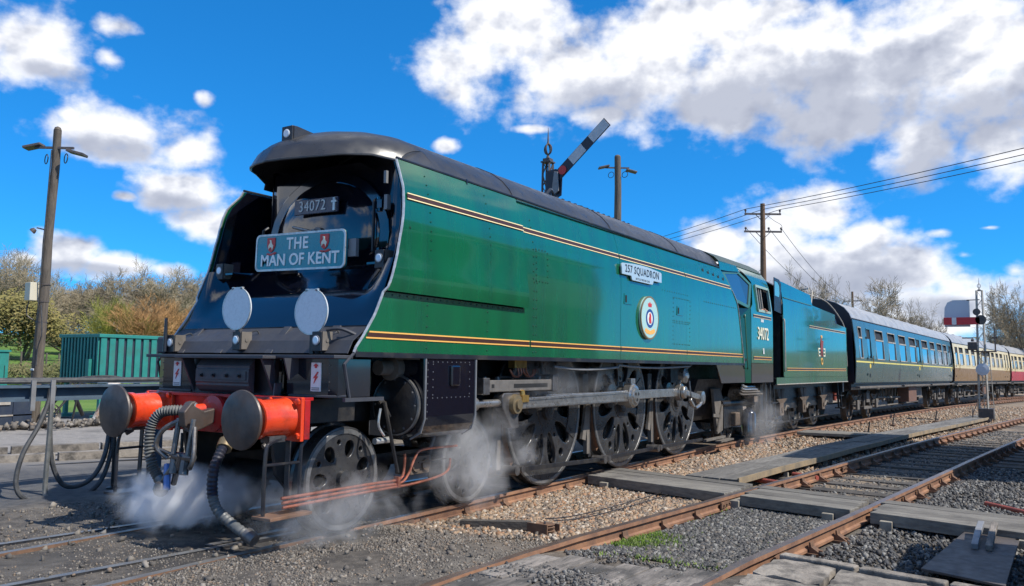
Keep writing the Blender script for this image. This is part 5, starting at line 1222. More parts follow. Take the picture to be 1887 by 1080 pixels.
for k, mk in (('green', 'rivetpaint'), ('roof', 'rivetdark'), ('black', 'rivetgrey')):
    RIV[k].build('rivets', mk, LOCO, kind='stuff')
# ================================================================ headboard and headcode discs hung on the engine
def shield(px, py, w, h):
    return [(px-w, py+h), (px+w, py+h), (px+w, py-.1*h), (px+.6*w, py-.7*h), (px, py-h), (px-.6*w, py-.7*h), (px-w, py-.1*h)]
def make_headboard():
    t = root('headboard', 'blue green THE MAN OF KENT headboard with two red shields on the engine front', 'headboard', (1.315, -.045, 2.605))
    tl = math.tan(rad(1.3)); X = Vector((0, -1, -tl)).normalized(); Z = Vector((0, -tl, 1)).normalized()
    def rr(w, h, r):
        o = []
        for cx, cz, a in ((w-r, h-r, 0), (-w+r, h-r, 90), (-w+r, -h+r, 180), (w-r, -h+r, 270)):
            for k in range(6): q = rad(a+18*k); o.append((cx+r*math.cos(q), cz+r*math.sin(q)))
        return o
    F = lambda d: ((-d, 0, 0), X, Z)
    planar([rr(.625, .182, .05)], F(0), .03, 'board', 'hb', t, bev=.003)
    planar([rr(.632, .189, .056), rr(.612, .169, .044)], F(.016), .012, 'rim', 'silver', t)
    def at(x, z, d=.02): return (Vector((-d, 0, 0))+X*x+Z*z, X, Z)
    text('THE', .165, at(-.02, .075), 'lettering', 'whitebright', t, .012, 1.12, .95, .003)
    text('MAN OF KENT', .165, at(.005, -.085), 'lettering', 'whitebright', t, .012, 1.02, 1.0, .003)
    for x in (-.40, .355):
        e = planar([shield(x, .075, .058, .075)], at(0, 0, .02), .012, 'shield', 'redmark', t)
        planar([[(x-.03, .03), (x-.035, .07), (x-.01, .10), (x-.02, .13), (x+.005, .125), (x+.015, .09), (x+.035, .07), (x+.025, .02), (x+.012, .05), (x-.01, .055)]], at(0, 0, .028), .006, 'horse_mark', 'creamnum', e)
        planar([[(x-.055, -.005), (x+.01, -.012), (x+.06, .005), (x+.085, -.005), (x+.06, -.02), (x, -.032), (x-.06, -.022)]], at(0, 0, .022), .008, 'scroll', 'redmark', e)
    b = MB(); b.box(.015, .06, -.63, .63, -.02, .02); b.build('back_bar', 'black', t)
M['whitebright'] = mat('white_raised_letter', (.85, .86, .84), .35)
make_headboard()
def make_discs():
    for i, (x, y, z) in enumerate(((.70, .09, 2.0), (.70, -.89, 1.945))):
        t = root('headcode_disc', ('round white headcode disc at the centre of the engine front', 'round white headcode disc nearest the green side of the engine')[i], 'headcode disc', (x, y, z), 0, 'white headcode discs')
        planar([circ(0, 0, .195, .195, 40)], ((0, 0, 0), (0, -1, 0), (0, 0, 1)), .012, 'disc_plate', 'disc', t, bev=.002)
        planar([circ(0, 0, .199, .199, 40), circ(0, 0, .188, .188, 40)], ((-.006, 0, 0), (0, -1, 0), (0, 0, 1)), .008, 'disc_rim', 'silver', t)
        b = MB(); b.bar((.016, 0, .1), (.016, 0, -.36), .045, .012, up=(1, 0, 0)); b.bar((.016, 0, -.33), (.06, 0, -.40), .045, .012); b.build('lamp_iron', 'black', t)
        b = MB()
        for k in (-.3, .3): b.box(-.01, .012, k*.2-.012, k*.2+.012, .175, .20)
        b.build('clip', 'silver', t)
make_discs()

# ================================================================ driver leaning at the cab window
def make_person():
    me = D.meshes.new('person'); P = {
        'pelvis': ((12.95, -.80, 2.28), .17), 'waist': ((12.95, -.84, 2.48), .15), 'chest': ((12.94, -.93, 2.72), .17), 'neckb': ((12.94, -.99, 2.90), .075), 'neck': ((12.93, -1.02, 2.96), .058),
        'skull': ((12.92, -1.05, 3.06), .098), 'crown': ((12.92, -1.05, 3.13), .08),
        'shl': ((12.76, -1.02, 2.80), .07), 'ell': ((12.72, -1.20, 2.60), .052), 'wrl': ((12.90, -1.36, 2.725), .036), 'hal': ((12.96, -1.385, 2.73), .04),
        'shr': ((13.12, -.98, 2.80), .07), 'elr': ((13.2, -1.05, 2.55), .052), 'wrr': ((13.10, -1.20, 2.50), .036),
        'hipl': ((12.85, -.85, 2.20), .10), 'knl': ((12.5, -.95, 2.22), .075), 'anl': ((12.48, -.95, 1.80), .05), 'hipr': ((13.05, -.80, 2.20), .10), 'knr': ((12.75, -.7, 2.22), .075), 'anr': ((12.72, -.7, 1.80), .05)}
    E = [('pelvis', 'waist'), ('waist', 'chest'), ('chest', 'neckb'), ('neckb', 'neck'), ('neck', 'skull'), ('skull', 'crown'), ('chest', 'shl'), ('shl', 'ell'), ('ell', 'wrl'), ('wrl', 'hal'), ('chest', 'shr'), ('shr', 'elr'), ('elr', 'wrr'), ('pelvis', 'hipl'), ('hipl', 'knl'), ('knl', 'anl'), ('pelvis', 'hipr'), ('hipr', 'knr'), ('knr', 'anr')]
    k = list(P); me.from_pydata([P[n][0] for n in k], [(k.index(a), k.index(b)) for a, b in E], [])
    o = D.objects.new('tmp', me); COL.objects.link(o)
    sk = o.modifiers.new('skin', 'SKIN'); ss = o.modifiers.new('sub', 'SUBSURF'); ss.levels = 2; ss.render_levels = 2
    for i, n in enumerate(k): me.skin_vertices[0].data[i].radius = (P[n][1], P[n][1]); me.skin_vertices[0].data[i].use_root = n == 'pelvis'
    dg = bpy.context.evaluated_depsgraph_get(); m2 = D.meshes.new_from_object(o.evaluated_get(dg)); D.objects.remove(o)
    m2.materials.clear(); m2.materials.append(M['cloth']); m2.materials.append(M['skin'])
    for p in m2.polygons:
        c = p.center; p.use_smooth = True
        if c.z > 2.94 or (c.y < -1.30): p.material_index = 1
    body = link('person', m2, label='driver in dark blue overalls leaning an arm out of the cab window', category='person')
    b = MB(); rows = []
    for i in range(7):
        a = i/6*math.pi/2; rows.append([(12.92+.108*math.cos(a)*math.cos(q), -1.05+.108*math.cos(a)*math.sin(q), 3.08+.10*math.sin(a)) for q in [2*math.pi*j/14 for j in range(14)]])
    b.rows(rows, closed=True); b.build('cap', 'frame', body)
    b = MB(); b.lathe((12.86, -1.135, 3.05), (-.35, -.9, -.3), [(-.02, .02), (.02, .012), (.03, .002)], 8); b.build('nose', 'skin', body)
    b = MB()
    for dx in (-.04, .035): b.lathe((12.89+dx, -1.135-.01*(dx < 0), 3.085), (-.3, -.95, 0), [(0, .010), (.012, .006)], 8)
    b.build('eyes', 'frame', body)
    for j in range(4):
        b = MB(); x = 12.97+.0*j; z = 2.742-.018*j; b.tube([(12.945+.022*j, -1.40, 2.735), (12.955+.024*j, -1.425, 2.728), (12.955+.024*j, -1.432, 2.70-.004*(j % 2))], [.010, .0095, .008], 6); b.build('finger', 'skin', body)
    b = MB(); b.tube([(12.92, -1.375, 2.745), (12.90, -1.405, 2.755), (12.915, -1.425, 2.745)], [.012, .011, .008], 6); b.build('thumb', 'skin', body)
make_person()

# ================================================================ tender
M['dullred'] = mat('dull_emblem_red', (.24, .045, .035), .45)
def make_tender():
    h = math.atan2(-.17, 7.15)
    t = root('tender', 'green high sided tender with lion emblem coupled behind the engine', 'tender', (13.75, -.03, 0), h)
    W = 1.375
    # side outline u,z with stepped top
    for s in (-1, 1):
        y = lambda z: W-.0*z if z < 3.0 else W-.10*((z-3.0)/.5)**1.5
        tops = [(.55, 3.50), (.80, 3.50), (3.28, 3.38), (3.285, 3.11), (5.72, 3.02), (5.725, 2.78), (7.12, 2.72)]
        b = MB(); rows = []
        us = [.62, 1.0, 1.6, 2.2, 2.8, 3.275]
        def col(u, z1, n=8): return [(u, s*y(z), z) for z in zr(1.32, z1, n)]
        b.rows([col(u, interp(u, tops)) for u in us]); b.rows([col(u, interp(u, tops)) for u in (3.2751, 3.29, 4.2, 5.0, 5.715)]); b.rows([col(u, interp(u, tops)) for u in (5.7151, 5.73, 6.4, 7.10)])
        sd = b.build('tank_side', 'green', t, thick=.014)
        b = MB(); b.tube([(.62, s*y(1.32), 1.34), (.60, s*y(2.5), 2.72)], .016, 6); b.tube([(7.10, s*W, 1.32), (7.10, s*W, 2.72)], .014, 6); b.build('edge_beading', 'greenpale', t)
        # lining
        lining(s, lambda z: .85, lambda z: 6.95, 1.50, .008, sd, 'gold', .014, yf=lambda z: W)
        lining(s, lambda z: 2.9, lambda z: 6.98, 2.565, .008, sd, 'cream', .010, yf=lambda z: W)
        b = MB(); b.bar((.70, s*(y(3.12)+.012), 3.12), (3.2, s*(y(3.10)+.012), 3.10), .012, .02); b.build('rave_strip', 'greenpale', sd)
        # lower valance band
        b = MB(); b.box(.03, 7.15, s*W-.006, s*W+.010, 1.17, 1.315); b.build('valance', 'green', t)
        b = MB(); b.box(.03, 7.15, s*W-.02, s*W+.018, 1.155, 1.175); b.build('valance_edge', 'lattice', t)
        # emblem
        cu, cz = 4.12, 1.95; X = -s; fr = lambda d: ((cu, s*(W+d), cz), (X, 0, 0), (0, 0, 1))
        e = planar([[(-.10, .28), (-.14, .18), (-.12, .04), (-.15, -.10), (-.06, -.10), (-.05, .02), (.02, .0), (.03, -.12), (.11, -.12), (.10, .06), (.13, .20), (.17, .30), (.10, .30), (.07, .22), (.02, .33), (-.06, .36)]], fr(.012), .010, 'emblem_lion', 'dullred', t)
        planar([circ(0, -.24, .09, .09, 20), circ(0, -.24, .06, .06, 16)], fr(.012), .010, 'emblem_wheel', 'gold', e)
        planar([circ(0, .40, .07, .04, 14)], fr(.012), .010, 'emblem_crown', 'gold', e)
        for q in (-1, 1):
            for k in range(3):
                z = .07-.09*k; planar([[(q*.18, z), (q*.36, z), (q*.36, z+.035), (q*.18, z+.035)]], fr(.012), .008, 'emblem_letter', 'creamnum', e)
            planar([[(q*.33, -.11), (q*.36, -.11), (q*.36, .10), (q*.33, .10)]], fr(.012), .008, 'emblem_letter', 'creamnum', e)
        # cab-end storm sheet with window, between engine and tender
        b = MB(); o = [(.05, 2.78), (.60, 2.74), (.60, 3.42), (.45, 3.50), (.05, 3.52)]; hl = [(.10, 3.12), (.45, 3.10), (.50, 3.18), (.48, 3.36), (.36, 3.43), (.10, 3.45)]
        planar([[(-s*(u-.3), z-3) for u, z in o], [(-s*(u-.3), z-3) for u, z in hl]], ((.3, s*(W-.03), 3.0), (-s, 0, 0), (0, 0, 1)), .012, 'storm_sheet', 'black', t)
        b = MB(); b.add([(u, s*(W-.03), z) for u, z in hl], [tuple(range(6))]); b.build('storm_window', 'pale_glass', t)
        b = MB(); b.box(.12, .66, s*(W-.30)-.01, s*(W-.30)+.01, 1.20, 3.3); b.build('door_recess', 'cabin', t)
        b = MB(); b.tube(smooth_path([(.58, s*(W+.03), 1.45), (.56, s*(W+.05), 1.6), (.56, s*(W+.05), 2.5), (.60, s*(W+.02), 2.62)], 5), .016, 6); b.build('handrail', 'lattice', t)
        # frame plate with slots, springs, axleboxes, brake gear
        b = MB(); b.box(.1, 7.0, s*.98-.012, s*.98+.012, .55, 1.16); fp = b.build('frame_plate', 'frame', t)
        for u in (1.35, 3.35, 5.35):
            k = MB(); k.box(u-.15, u+.15, s*1.05-.07, s*1.05+.07, .42, .72); k.lathe((u, s*1.12, .57), (0, s, 0), [(0, .07), (.02, .07)], 12); k.build('axlebox', 'under', fp, bevel=.015)
            k = MB(); k.prism([(u-.34, 1.04), (u-.04, 1.04), (u-.02, .80), (u-.10, .74)], 'y', s*1.07-.03, s*1.07+.03); k.prism([(u+.34, 1.04), (u+.04, 1.04), (u+.02, .80), (u+.10, .74)], 'y', s*1.07-.03, s*1.07+.03); k.build('spring_hanger', 'ufgrey', fp, bevel=.006)
            for i in range(4):
                k = MB(); k.bar((u-.42+.07*i, s*1.08, .80-.025*i), (u+.42-.07*i, s*1.08, .80-.025*i), .08, .02); k.build('spring_leaf', 'under', fp)
            k = MB(); k.lathe((u, s*.72, .545), (0, s, 0), [(-.03, .575), (0, .575), (.005, .547), (.13, .545), (.135, .48), (.09, .47), (.09, .12), (.15, .11)], 40); wv = k.build('tender_wheel', 'wheel', t)
            for q in range(8):
                a = q*math.pi/4+.2; k = MB(); k.lathe((u+.33*math.cos(a), s*.805, .545+.33*math.sin(a)), (0, s, 0), [(0, .065), (.01, .07), (.012, .055)], 12); k.build('wheel_hole', 'cabin', wv)
            k = MB(); k.bar((u+.68, s*.80, 1.0), (u+.62, s*.80, .22), .06, .10); k.tube([(u+.62, s*1.0, .5), (u+.8, s*1.0, .62), (u+.95, s*1.0, .6)], .03, 6); k.build('brake_hanger', 'ufgrey', fp)
        k = MB(); k.tube([(.8, s*.95, .24), (6.6, s*.95, .22)], .022, 6); k.build('brake_rod', 'frame', fp)
        for u in (.25, 6.85):
            k = MB(); k.bar((u-.16, s*1.18, 1.15), (u-.16, s*1.22, .42), .03, .05); k.bar((u+.16, s*1.18, 1.15), (u+.16, s*1.22, .42), .03, .05); k.box(u-.2, u+.2, s*1.22-.10, s*1.22+.10, .40, .43); k.box(u-.2, u+.2, s*1.20-.09, s*1.20+.09, .75, .775); k.build('step', 'frame', t)
        k = MB(); k.lathe((7.15, s*.864, 1.05), (1, 0, 0), [(0, .15), (.30, .13), (.31, .09), (.42, .09), (.425, .2), (.46, .2)], 20); k.build('buffer', 'under', t)
        # front of tender rails and upper cross framing
        k = MB(); k.tube(smooth_path([(3.6, s*1.15, 3.05), (3.65, s*1.2, 3.52), (3.9, s*1.1, 3.60), (4.9, s*.7, 3.62), (6.4, s*1.0, 3.45), (6.95, s*1.30, 2.9), (7.05, s*1.36, 2.5), (7.18, s*1.37, 1.6)], 6), .018, 6); k.build('pipe_rail', 'lattice', t)
        k = MB(); k.tube([(3.7, s*1.24, 3.1), (4.1, s*1.18, 3.58)], .015, 6); k.tube([(4.4, s*1.0, 3.05), (4.45, s*.95, 3.6)], .015, 6); k.split('pipe_stay', 'lattice', t)
    b = MB(); b.box(.1, 7.08, -1.33, 1.33, 1.15, 1.30); b.build('floor', 'frame', t)
    b = MB(); b.box(.65, .68, -1.3, 1.3, 1.3, 3.1); b.box(.66, 3.2, -1.28, 1.28, 2.9, 2.95); b.box(3.2, 7.05, -1.33, 1.33, 2.60, 2.70); b.build('tank_top', 'frame', t)
    prof = [(y, 3.78-.38*(abs(y)/1.2)**2.2) for y in np.linspace(-1.2, 1.2, 13)]
    b = MB(); b.rows([[(u, y, z-.04*u) for y, z in prof] for u in (.30, 3.1)]); b.add([(3.1, y, z-.124) for y, z in prof], [tuple(range(13))]); b.build('bunker_cover', 'roof', t, thick=.02)
    b = MB(); b.rows([[(u, y, z) for y, z in ((-1.2, 2.7), (-1.15, 2.95), (-.9, 3.12), (.9, 3.12), (1.15, 2.95), (1.2, 2.7))] for u in (3.3, 6.9)]); b.build('rear_tank', 'frame', t)
    b = MB(); b.prism([(-1.2, 1.3), (1.2, 1.3), (1.2, 2.7), (.8, 3.1), (-.8, 3.1), (-1.2, 2.7)], 'x', 7.0, 7.09); b.build('rear_sheet', 'black', t)
    b = MB(); b.tube([(7.12, -1.0, 1.1), (7.2, -1.0, 1.3), (7.2, -1.0, .6)], .05, 8); b.box(7.05, 7.12, -1.12, -.98, .82, 1.15); b.build('rear_hose', 'redpipe', t)
    b = MB(); b.box(6.95, 7.12, -1.28, 1.28, .86, 1.15); b.build('rear_beam', 'black', t)
M['pale_glass'] = mat('pale_glass', (.10, .28, .26), .1, coat=1.0)
make_tender()

# ================================================================ coaches
def coach_bogie(parent, u, name='bogie'):
    for s in (-1, 1):
        b = MB(); b.prism([(u-1.75, .62), (u+1.75, .62), (u+1.7, .78), (u+.9, .78), (u+.6, .60), (u-.6, .60), (u-.9, .78), (u-1.7, .78)], 'y', s*1.02-.03, s*1.02+.03); bg = b.build(name, 'under', parent)
        for du in (-1.3, 1.3):
            k = MB(); k.lathe((u+du, s*.72, .457), (0, s, 0), [(-.03, .485), (0, .485), (.005, .46), (.13, .457), (.132, .39), (.08, .38), (.08, .1), (.12, .09)], 28); k.build('wheel', 'under', bg)
            k = MB(); k.box(u+du-.13, u+du+.13, s*1.05-.09, s*1.05+.09, .34, .64); k.build('axlebox', 'ufgrey', bg, bevel=.02)
            for d in (-.33, .33):
                k = MB()
                for q in range(5): k.lathe((u+du+d, s*1.04, .50+.045*q), (0, 0, 1), [(0, .075), (.022, .085), (.035, .075)], 10)
                k.tube([(u+du+d, s*1.04, .36), (u+du+d, s*1.04, .82)], .03, 6); k.build('coil_spring', 'ufgrey', bg)
            k = MB(); k.bar((u+du-.62, s*1.06, .80), (u+du-.30, s*1.06, .62), .05, .06); k.bar((u+du+.62, s*1.06, .80), (u+du+.30, s*1.06, .62), .05, .06); k.bar((u+du-.4, s*1.05, .40), (u+du+.4, s*1.05, .40), .04, .05); k.build('brake_gear', 'under', bg)
        k = MB(); k.box(u-.55, u+.55, s*1.06-.07, s*1.06+.07, .34, .42); k.bar((u-.4, s*1.08, .42), (u-.3, s*1.08, .8), .05, .06); k.bar((u+.4, s*1.08, .42), (u+.3, s*1.08, .8), .05, .06); k.box(u-.2, u+.2, s*1.05-.08, s*1.05+.08, .55, .85); k.build('bolster', 'ufgrey', bg)
def make_coach(name, label, p, q, L, up, lo, wins, doors, style):
    hx = math.atan2(q[1]-p[1], q[0]-p[0]); z0 = drop(p[0]+3)
    t = root(name, label, 'railway coach', (p[0], p[1], z0), hx, 'coaches of the train')
    t.rotation_euler = (0, math.atan2(drop(p[0]+3)-drop(q[0]), L), hx)
    B, Wz, Ct = 1.20, 1.86, 3.12
    ys = lambda z: interp(z, [(1.2, 1.345), (1.6, 1.372), (2.0, 1.375), (2.5, 1.35), (3.12, 1.275)])
    for s in (-1, 1):
        def strip(ua, ub, za, zb, mk, nm, n=4, out=0.):
            b = MB(); b.rows([[(u, s*(ys(z)+out), z) for z in zr(za, zb, n)] for u in (ua, ub)]); return b.build(nm, mk, t, thick=.012)
        strip(0, L, B, Wz, lo, 'lower_side', 5)
        wz0, wz1 = (1.95, 2.90) if style == 'green' else (2.02, 2.95)
        strip(0, L, Wz, wz0, up, 'waist_panel', 2); strip(0, L, wz1, Ct, up, 'cantrail_panel', 2)
        ed = sorted([(a, b_) for a, b_ in wins]); u = 0
        for a, b_ in ed+[(L, L)]:
            if a-u > .02: strip(u, a, wz0, wz1, up, 'window_pillar', 4)
            u = b_
        for i, (a, b_) in enumerate(wins):
            isd = i in doors
            wz0b = wz0
            b = MB(); mid = (a+b_)/2
            zs = wz0+(wz1-wz0)*.66
            for (za, zb) in ((wz0b, wz0b+.0), (wz1, wz1)):
                b.bar((a, s*(ys(za)+.004), za), (b_, s*(ys(za)+.004), za), .03, .03)
            for x in (a, b_): b.bar((x, s*(ys(wz0)+.004), wz0), (x, s*(ys(wz1)+.004), wz1), .03, .03)
            if not isd: b.bar((a, s*(ys(zs)+.004), zs), (b_, s*(ys(zs)+.004), zs), .03, .045)
            w = b.build('window', 'lattice' if style == 'green' and not isd else up, t)
            b = MB(); b.rows([[(x, s*(ys(z)-.012), z) for z in (wz0, zs)] for x in (a, b_)]); b.build('pane', 'glass', w)
            b = MB(); d = .06 if not isd else .012
            b.rows([[(x, s*(ys(zs)-.012), zs), (x, s*(ys(wz1)-.012-(.05 if not isd else 0)), wz1)] for x in (a, b_)]); b.build('ventilator', 'cabin', w)
        for i in doors:
            a, b_ = wins[i]; a -= .10; b_ += .10
            dr = MB()
            for x in (a, b_):
                for za, zb in ((B+.03, wz0), (wz0, 3.06)): dr.bar((x, s*(ys(za)+.004), za), (x, s*(ys(zb)+.004), zb), .012, .012)
            dd = dr.build('door', up, t)
            k = MB(); k.tube([(b_-.05, s*(ys(2)+.04), 1.75), (b_-.05, s*(ys(2)+.04), 2.05)], .014, 6); k.build('handle', 'brass', dd)
            for z in (1.45, 1.95, 2.6):
                k = MB(); k.obox((a, s*(ys(z)+.01), z), (.06, .03, .07)); k.build('hinge', 'frame', dd)
            if style == 'green':
                planar([circ(0, 0, .10, .075, 14)], (((a+b_)/2, s*(ys(1.72)+.006), 1.72), (-s, 0, 0), (0, 0, 1)), .006, 'class_number', 'yellow', dd)
                k = MB(); k.obox(((a+b_)/2, s*(ys(1.4)+.008), 1.42), (.10, .02, .12)); k.build('lock', 'frame', dd)
        if style == 'green':
            b = MB(); b.rows([[(u, s*(ys(z)+.008), z) for z in (1.815, 1.86)] for u in (.05, L-.05)]); b.build('waist_line', 'yellowline', t)
            for a, b_ in ((0.02, 0.07), (L-.07, L-.02)): strip(a, b_, B, Ct, 'endblack', 'end_beading', 4, .006)
        b = MB(); b.box(0, L, s*1.29-.02, s*1.29+.03, 1.155, 1.205); b.box(0, L, s*1.2-.03, s*1.2+.03, .98, 1.13); b.build('solebar', 'frame', t)
        b = MB()
        for a, c in ((.15, 6.5), (7.0, 12.6), (13.1, L-.2)): b.box(a, c, s*1.35-.10, s*1.35+.03, 1.03, 1.085)
        b.build('footboard', 'ufgrey', t)
        b = MB(); b.tube([(0, s*1.28, 3.13), (L, s*1.28, 3.13)], .022, 6); b.build('gutter', 'frame', t)
        b = MB(); b.box(8.6, 10.2, s*1.1-.2, s*1.1+.2, .42, 1.0); b.build('battery_box', 'rustbox', t, bevel=.01)
        b = MB()
        for k in range(5): b.bar((5.2+k*.55, s*1.05, 1.0), (5.45+k*.5, s*1.0, .5), .05, .06)
        b.tube([(4.6, s*1.0, .66), (8.4, s*1.0, .6)], .04, 6); b.tube([(5.0, s*.9, .34), (12.8, s*.9, .34)], .03, 6); b.box(11.0, 12.6, s*.9-.2, s*.9+.2, .55, .95); b.build('truss_gear', 'ufgrey', t)
        b = MB(); b.lathe((5.6, s*.7, .72), (1, 0, 0), [(0, .05), (.05, .2), (1.0, .2), (1.05, .05)], 14); b.build('vacuum_cylinder', 'under', t)
    prof = [(1.285, 3.12), (1.22, 3.28), (1.08, 3.46), (.85, 3.61), (.55, 3.71), (.25, 3.76), (0, 3.77)]; prof = prof+[(-y, z) for y, z in prof[::-1][1:]]
    b = MB(); b.rows([[(u, y, z) for y, z in prof] for u in (-.02, L+.02)]); b.build('roof', 'coachroof', t, thick=.02)
    for u in np.arange(2.2, L, 2.4): b = MB(); b.rows([[(u+d, y*1.004, z+.012) for y, z in prof] for d in (-.025, .025)]); b.build('roof_seam', 'coachroof', t)
    for i, u in enumerate(np.arange(1.6, L, 2.1)):
        b = MB(); b.lathe((u, -.32, 3.74), (0, 0, 1), [(0, .09), (.05, .10), (.075, .04)], 10); b.build('ventilator_cap', 'coachroof', t)
    for u in (0, L):
        e = [(y, z) for y, z in prof]+[(-1.34, 1.2), (1.34, 1.2)]
        b = MB(); b.prism(e, 'x', u-.008, u+.008); b.build('end_panel', 'endblack', t)
        sg = -1 if u == 0 else 1
        b = MB(); b.box(min(u, u+sg*.28), max(u, u+sg*.28), -.45, .45, 1.2, 3.3); b.build('gangway', 'rubber', t)
        for y in (-.864, .864):
            b = MB(); b.lathe((u, y, 1.05), (sg, 0, 0), [(0, .12), (.2, .10), (.3, .1), (.305, .18), (.33, .18)], 14); b.build('buffer', 'under', t)
    b = MB(); b.box(.1, L-.1, -1.2, 1.2, 1.0, 1.22); b.build('underframe', 'frame', t)
    b = MB(); b.box(.15, L-.15, -.35, .35, 1.25, 3.2); b.build('interior', 'cabin', t)
    for u in (2.6, L-2.6): coach_bogie(t, u)
    return t
M['yellowline'] = mat('yellow_waist_line', (.72, .60, .14), .4); M['endblack'] = mat('coach_end_black', (.012, .012, .02), .4); M['rustbox'] = mat('brown_battery_box', (.17, .085, .055), .8, col2=(.12, .07, .05), scale=6)
def make_train():
    W1 = [(.57, .99), (1.65, 2.17), (2.88, 4.04), (4.84, 6.05), (6.74, 7.98), (8.74, 10.01), (10.3, 10.95), (11.49, 12.81), (13.5, 14.65), (15.4, 16.66), (17.15, 18.16), (18.86, 19.5)]
    a = (21.8, -.29); h = math.atan2(-1.14, 19.7); L = 19.7
    b = (a[0]+L*math.cos(h), a[1]+L*math.sin(h))
    make_coach('railway_coach', 'dark green coach with yellow waist line directly behind the tender', a, b, L, 'cgreen', 'cgreen', W1, (1, 6, 11), 'green')
    W2 = [(.4, 1.1)]+[(1.5+1.75*k, 2.6+1.75*k) for k in range(9)]+[(17.4, 17.9), (18.5, 19.1)]
    a2 = (b[0]+.65, b[1]-.06); h2 = math.atan2(-2.0, 19.7); b2 = (a2[0]+L*math.cos(h2), a2[1]+L*math.sin(h2))
    make_coach('railway_coach', 'chocolate and cream coach, second behind the tender', a2, b2, L, 'ccream', 'choc', W2, (0, 10, 11), 'cc')
    a3 = (b2[0]+.65, b2[1]-.09); h3 = math.atan2(-2.7, 19.7); b3 = (a3[0]+L*math.cos(h3), a3[1]+L*math.sin(h3))
    make_coach('railway_coach', 'crimson and cream coach farthest back at the right edge', a3, b3, L, 'ccream', 'crimson', W2, (0, 10, 11), 'cc')
make_train()
# ================================================================ signals
def lattice_post(t, x, y, z0, z1, w0, w1, mk):
    """four corner angles with zig-zag lacing"""
    for sx in (-1, 1):
        for sy in (-1, 1):
            b = MB(); b.bar((x+sx*w0, y+sy*w0, z0), (x+sx*w1, y+sy*w1, z1), .045, .045); b.build('corner_post', mk, t)
    n = max(4, int((z1-z0)/.28)); b = MB()
    for i in range(n):
        a, c = i/n, (i+1)/n; za, zc = lerp(z0, z1, a), lerp(z0, z1, c); wa, wc = lerp(w0, w1, a), lerp(w0, w1, c)
        for s in (-1, 1):
            k = 1 if i % 2 else -1
            b.bar((x+s*wa, y-k*wa, za), (x+s*wc, y+k*wc, zc), .03, .01); b.bar((x-k*wa, y+s*wa, za), (x+k*wc, y+s*wc, zc), .03, .01)
    b.build('lacing', mk, t)
def finial(t, x, y, z, mk, sc=1.):
    b = MB(); b.box(x-.13*sc, x+.13*sc, y-.13*sc, y+.13*sc, z, z+.03); b.box(x-.09*sc, x+.09*sc, y-.09*sc, y+.09*sc, z+.03, z+.10*sc); b.build('cap', mk, t)
    b = MB(); b.lathe((x, y, z+.08*sc), (0, 0, 1), [(0, .06*sc), (.10*sc, .03*sc), (.14*sc, .035*sc)], 8); b.lathe((x, y, z+.46*sc), (0, 0, 1), [(0, .035*sc), (.06*sc, .022*sc), (.40*sc, .004)], 8)
    ring = [(x+.04*sc*0, y+.095*sc*math.cos(a), z+.33*sc+.125*sc*math.sin(a)) for a in np.linspace(0, 2*math.pi, 17)]
    b.tube(ring, .02*sc, 6); r2 = [(x+.095*sc*math.cos(a), y, z+.33*sc+.125*sc*math.sin(a)) for a in np.linspace(0, 2*math.pi, 17)]; b.tube(r2, .02*sc, 6); b.build('finial', mk, t)
def make_signal_rear():
    x, y = 12.0, 3.38
    t = root('semaphore_signal', 'lattice semaphore with raised white and black arm rising behind the engine roof', 'semaphore signal', (0, 0, 0))
    t.location = (x, y, 0)
    lattice_post(t, 0, 0, -.1, 6.30, .17, .085, 'iron')
    finial(t, 0, 0, 6.30, 'iron', 1.0)
    # arm: in the plane across the track, pivot at post, raised; seen from behind
    piv = Vector((-.14, -.30, 5.88)); tip = Vector((-.14, -1.62, 7.02)); d = (tip-piv).normalized(); n = Vector((0, -d.z, d.y)); n = n if n.z > 0 else -n
    L = (tip-piv).length
    def quad(a, b, w, mk, name, off, par=t, th=.012):
        P = [piv+d*a-n*w, piv+d*b-n*w, piv+d*b+n*w, piv+d*a+n*w]; m = MB(); o = Vector((off, 0, 0)); q = Vector((th, 0, 0))
        m.add([p+o for p in P]+[p+o+q for p in P], [(0, 1, 2, 3), (7, 6, 5, 4), (0, 4, 5, 1), (1, 5, 6, 2), (2, 6, 7, 3), (3, 7, 4, 0)]); return m.build(name, mk, par)
    arm = quad(-.05, L, .125, 'sigblack', 'signal_arm', 0)
    quad(.52, .96, .112, 'sigwhite', 'arm_band', -.014, arm); quad(1.20, L-.02, .112, 'sigwhite', 'arm_band', -.014, arm)
    c = piv+d*.24; m = MB(); m.lathe(c+Vector((-.012, 0, 0)), (-1, 0, 0), [(0, .105), (.012, .105)], 20); m.build('spectacle_red', 'redmark', arm)
    m = MB(); m.obox((-.08, -.16, 5.75), (.10, .30, .62)); m.build('lamp_case', 'sigblack', t, bevel=.02)
    m = MB(); m.prism([(-.38, 6.0), (-.28, 6.02), (-.22, 5.6), (-.30, 5.48), (-.40, 5.55)], 'x', -.20, -.16); m.build('spectacle_plate', 'grey', arm, bevel=.01)
    m = MB(); m.prism([(-.05, 6.08), (-.30, 6.10), (-.46, 5.9), (-.44, 5.45), (-.20, 5.35), (-.05, 5.5)], 'x', -.12, -.10); m.build('spectacle_casting', 'sigblack', arm, bevel=.01)
    m = MB(); m.tube([(-.02, -.2, 5.30), (-.05, -.38, 5.55)], .02, 6); m.tube(smooth_path([(-.15, .5, 5.32), (-.15, .25, 5.40), (-.15, -.1, 5.28), (-.15, -.22, 5.26)], 5), .018, 6); m.lathe((0, 0, 5.2), (0, 0, 1), [(0, .2), (.03, .2)], 12); m.build('bracket', 'iron', t)
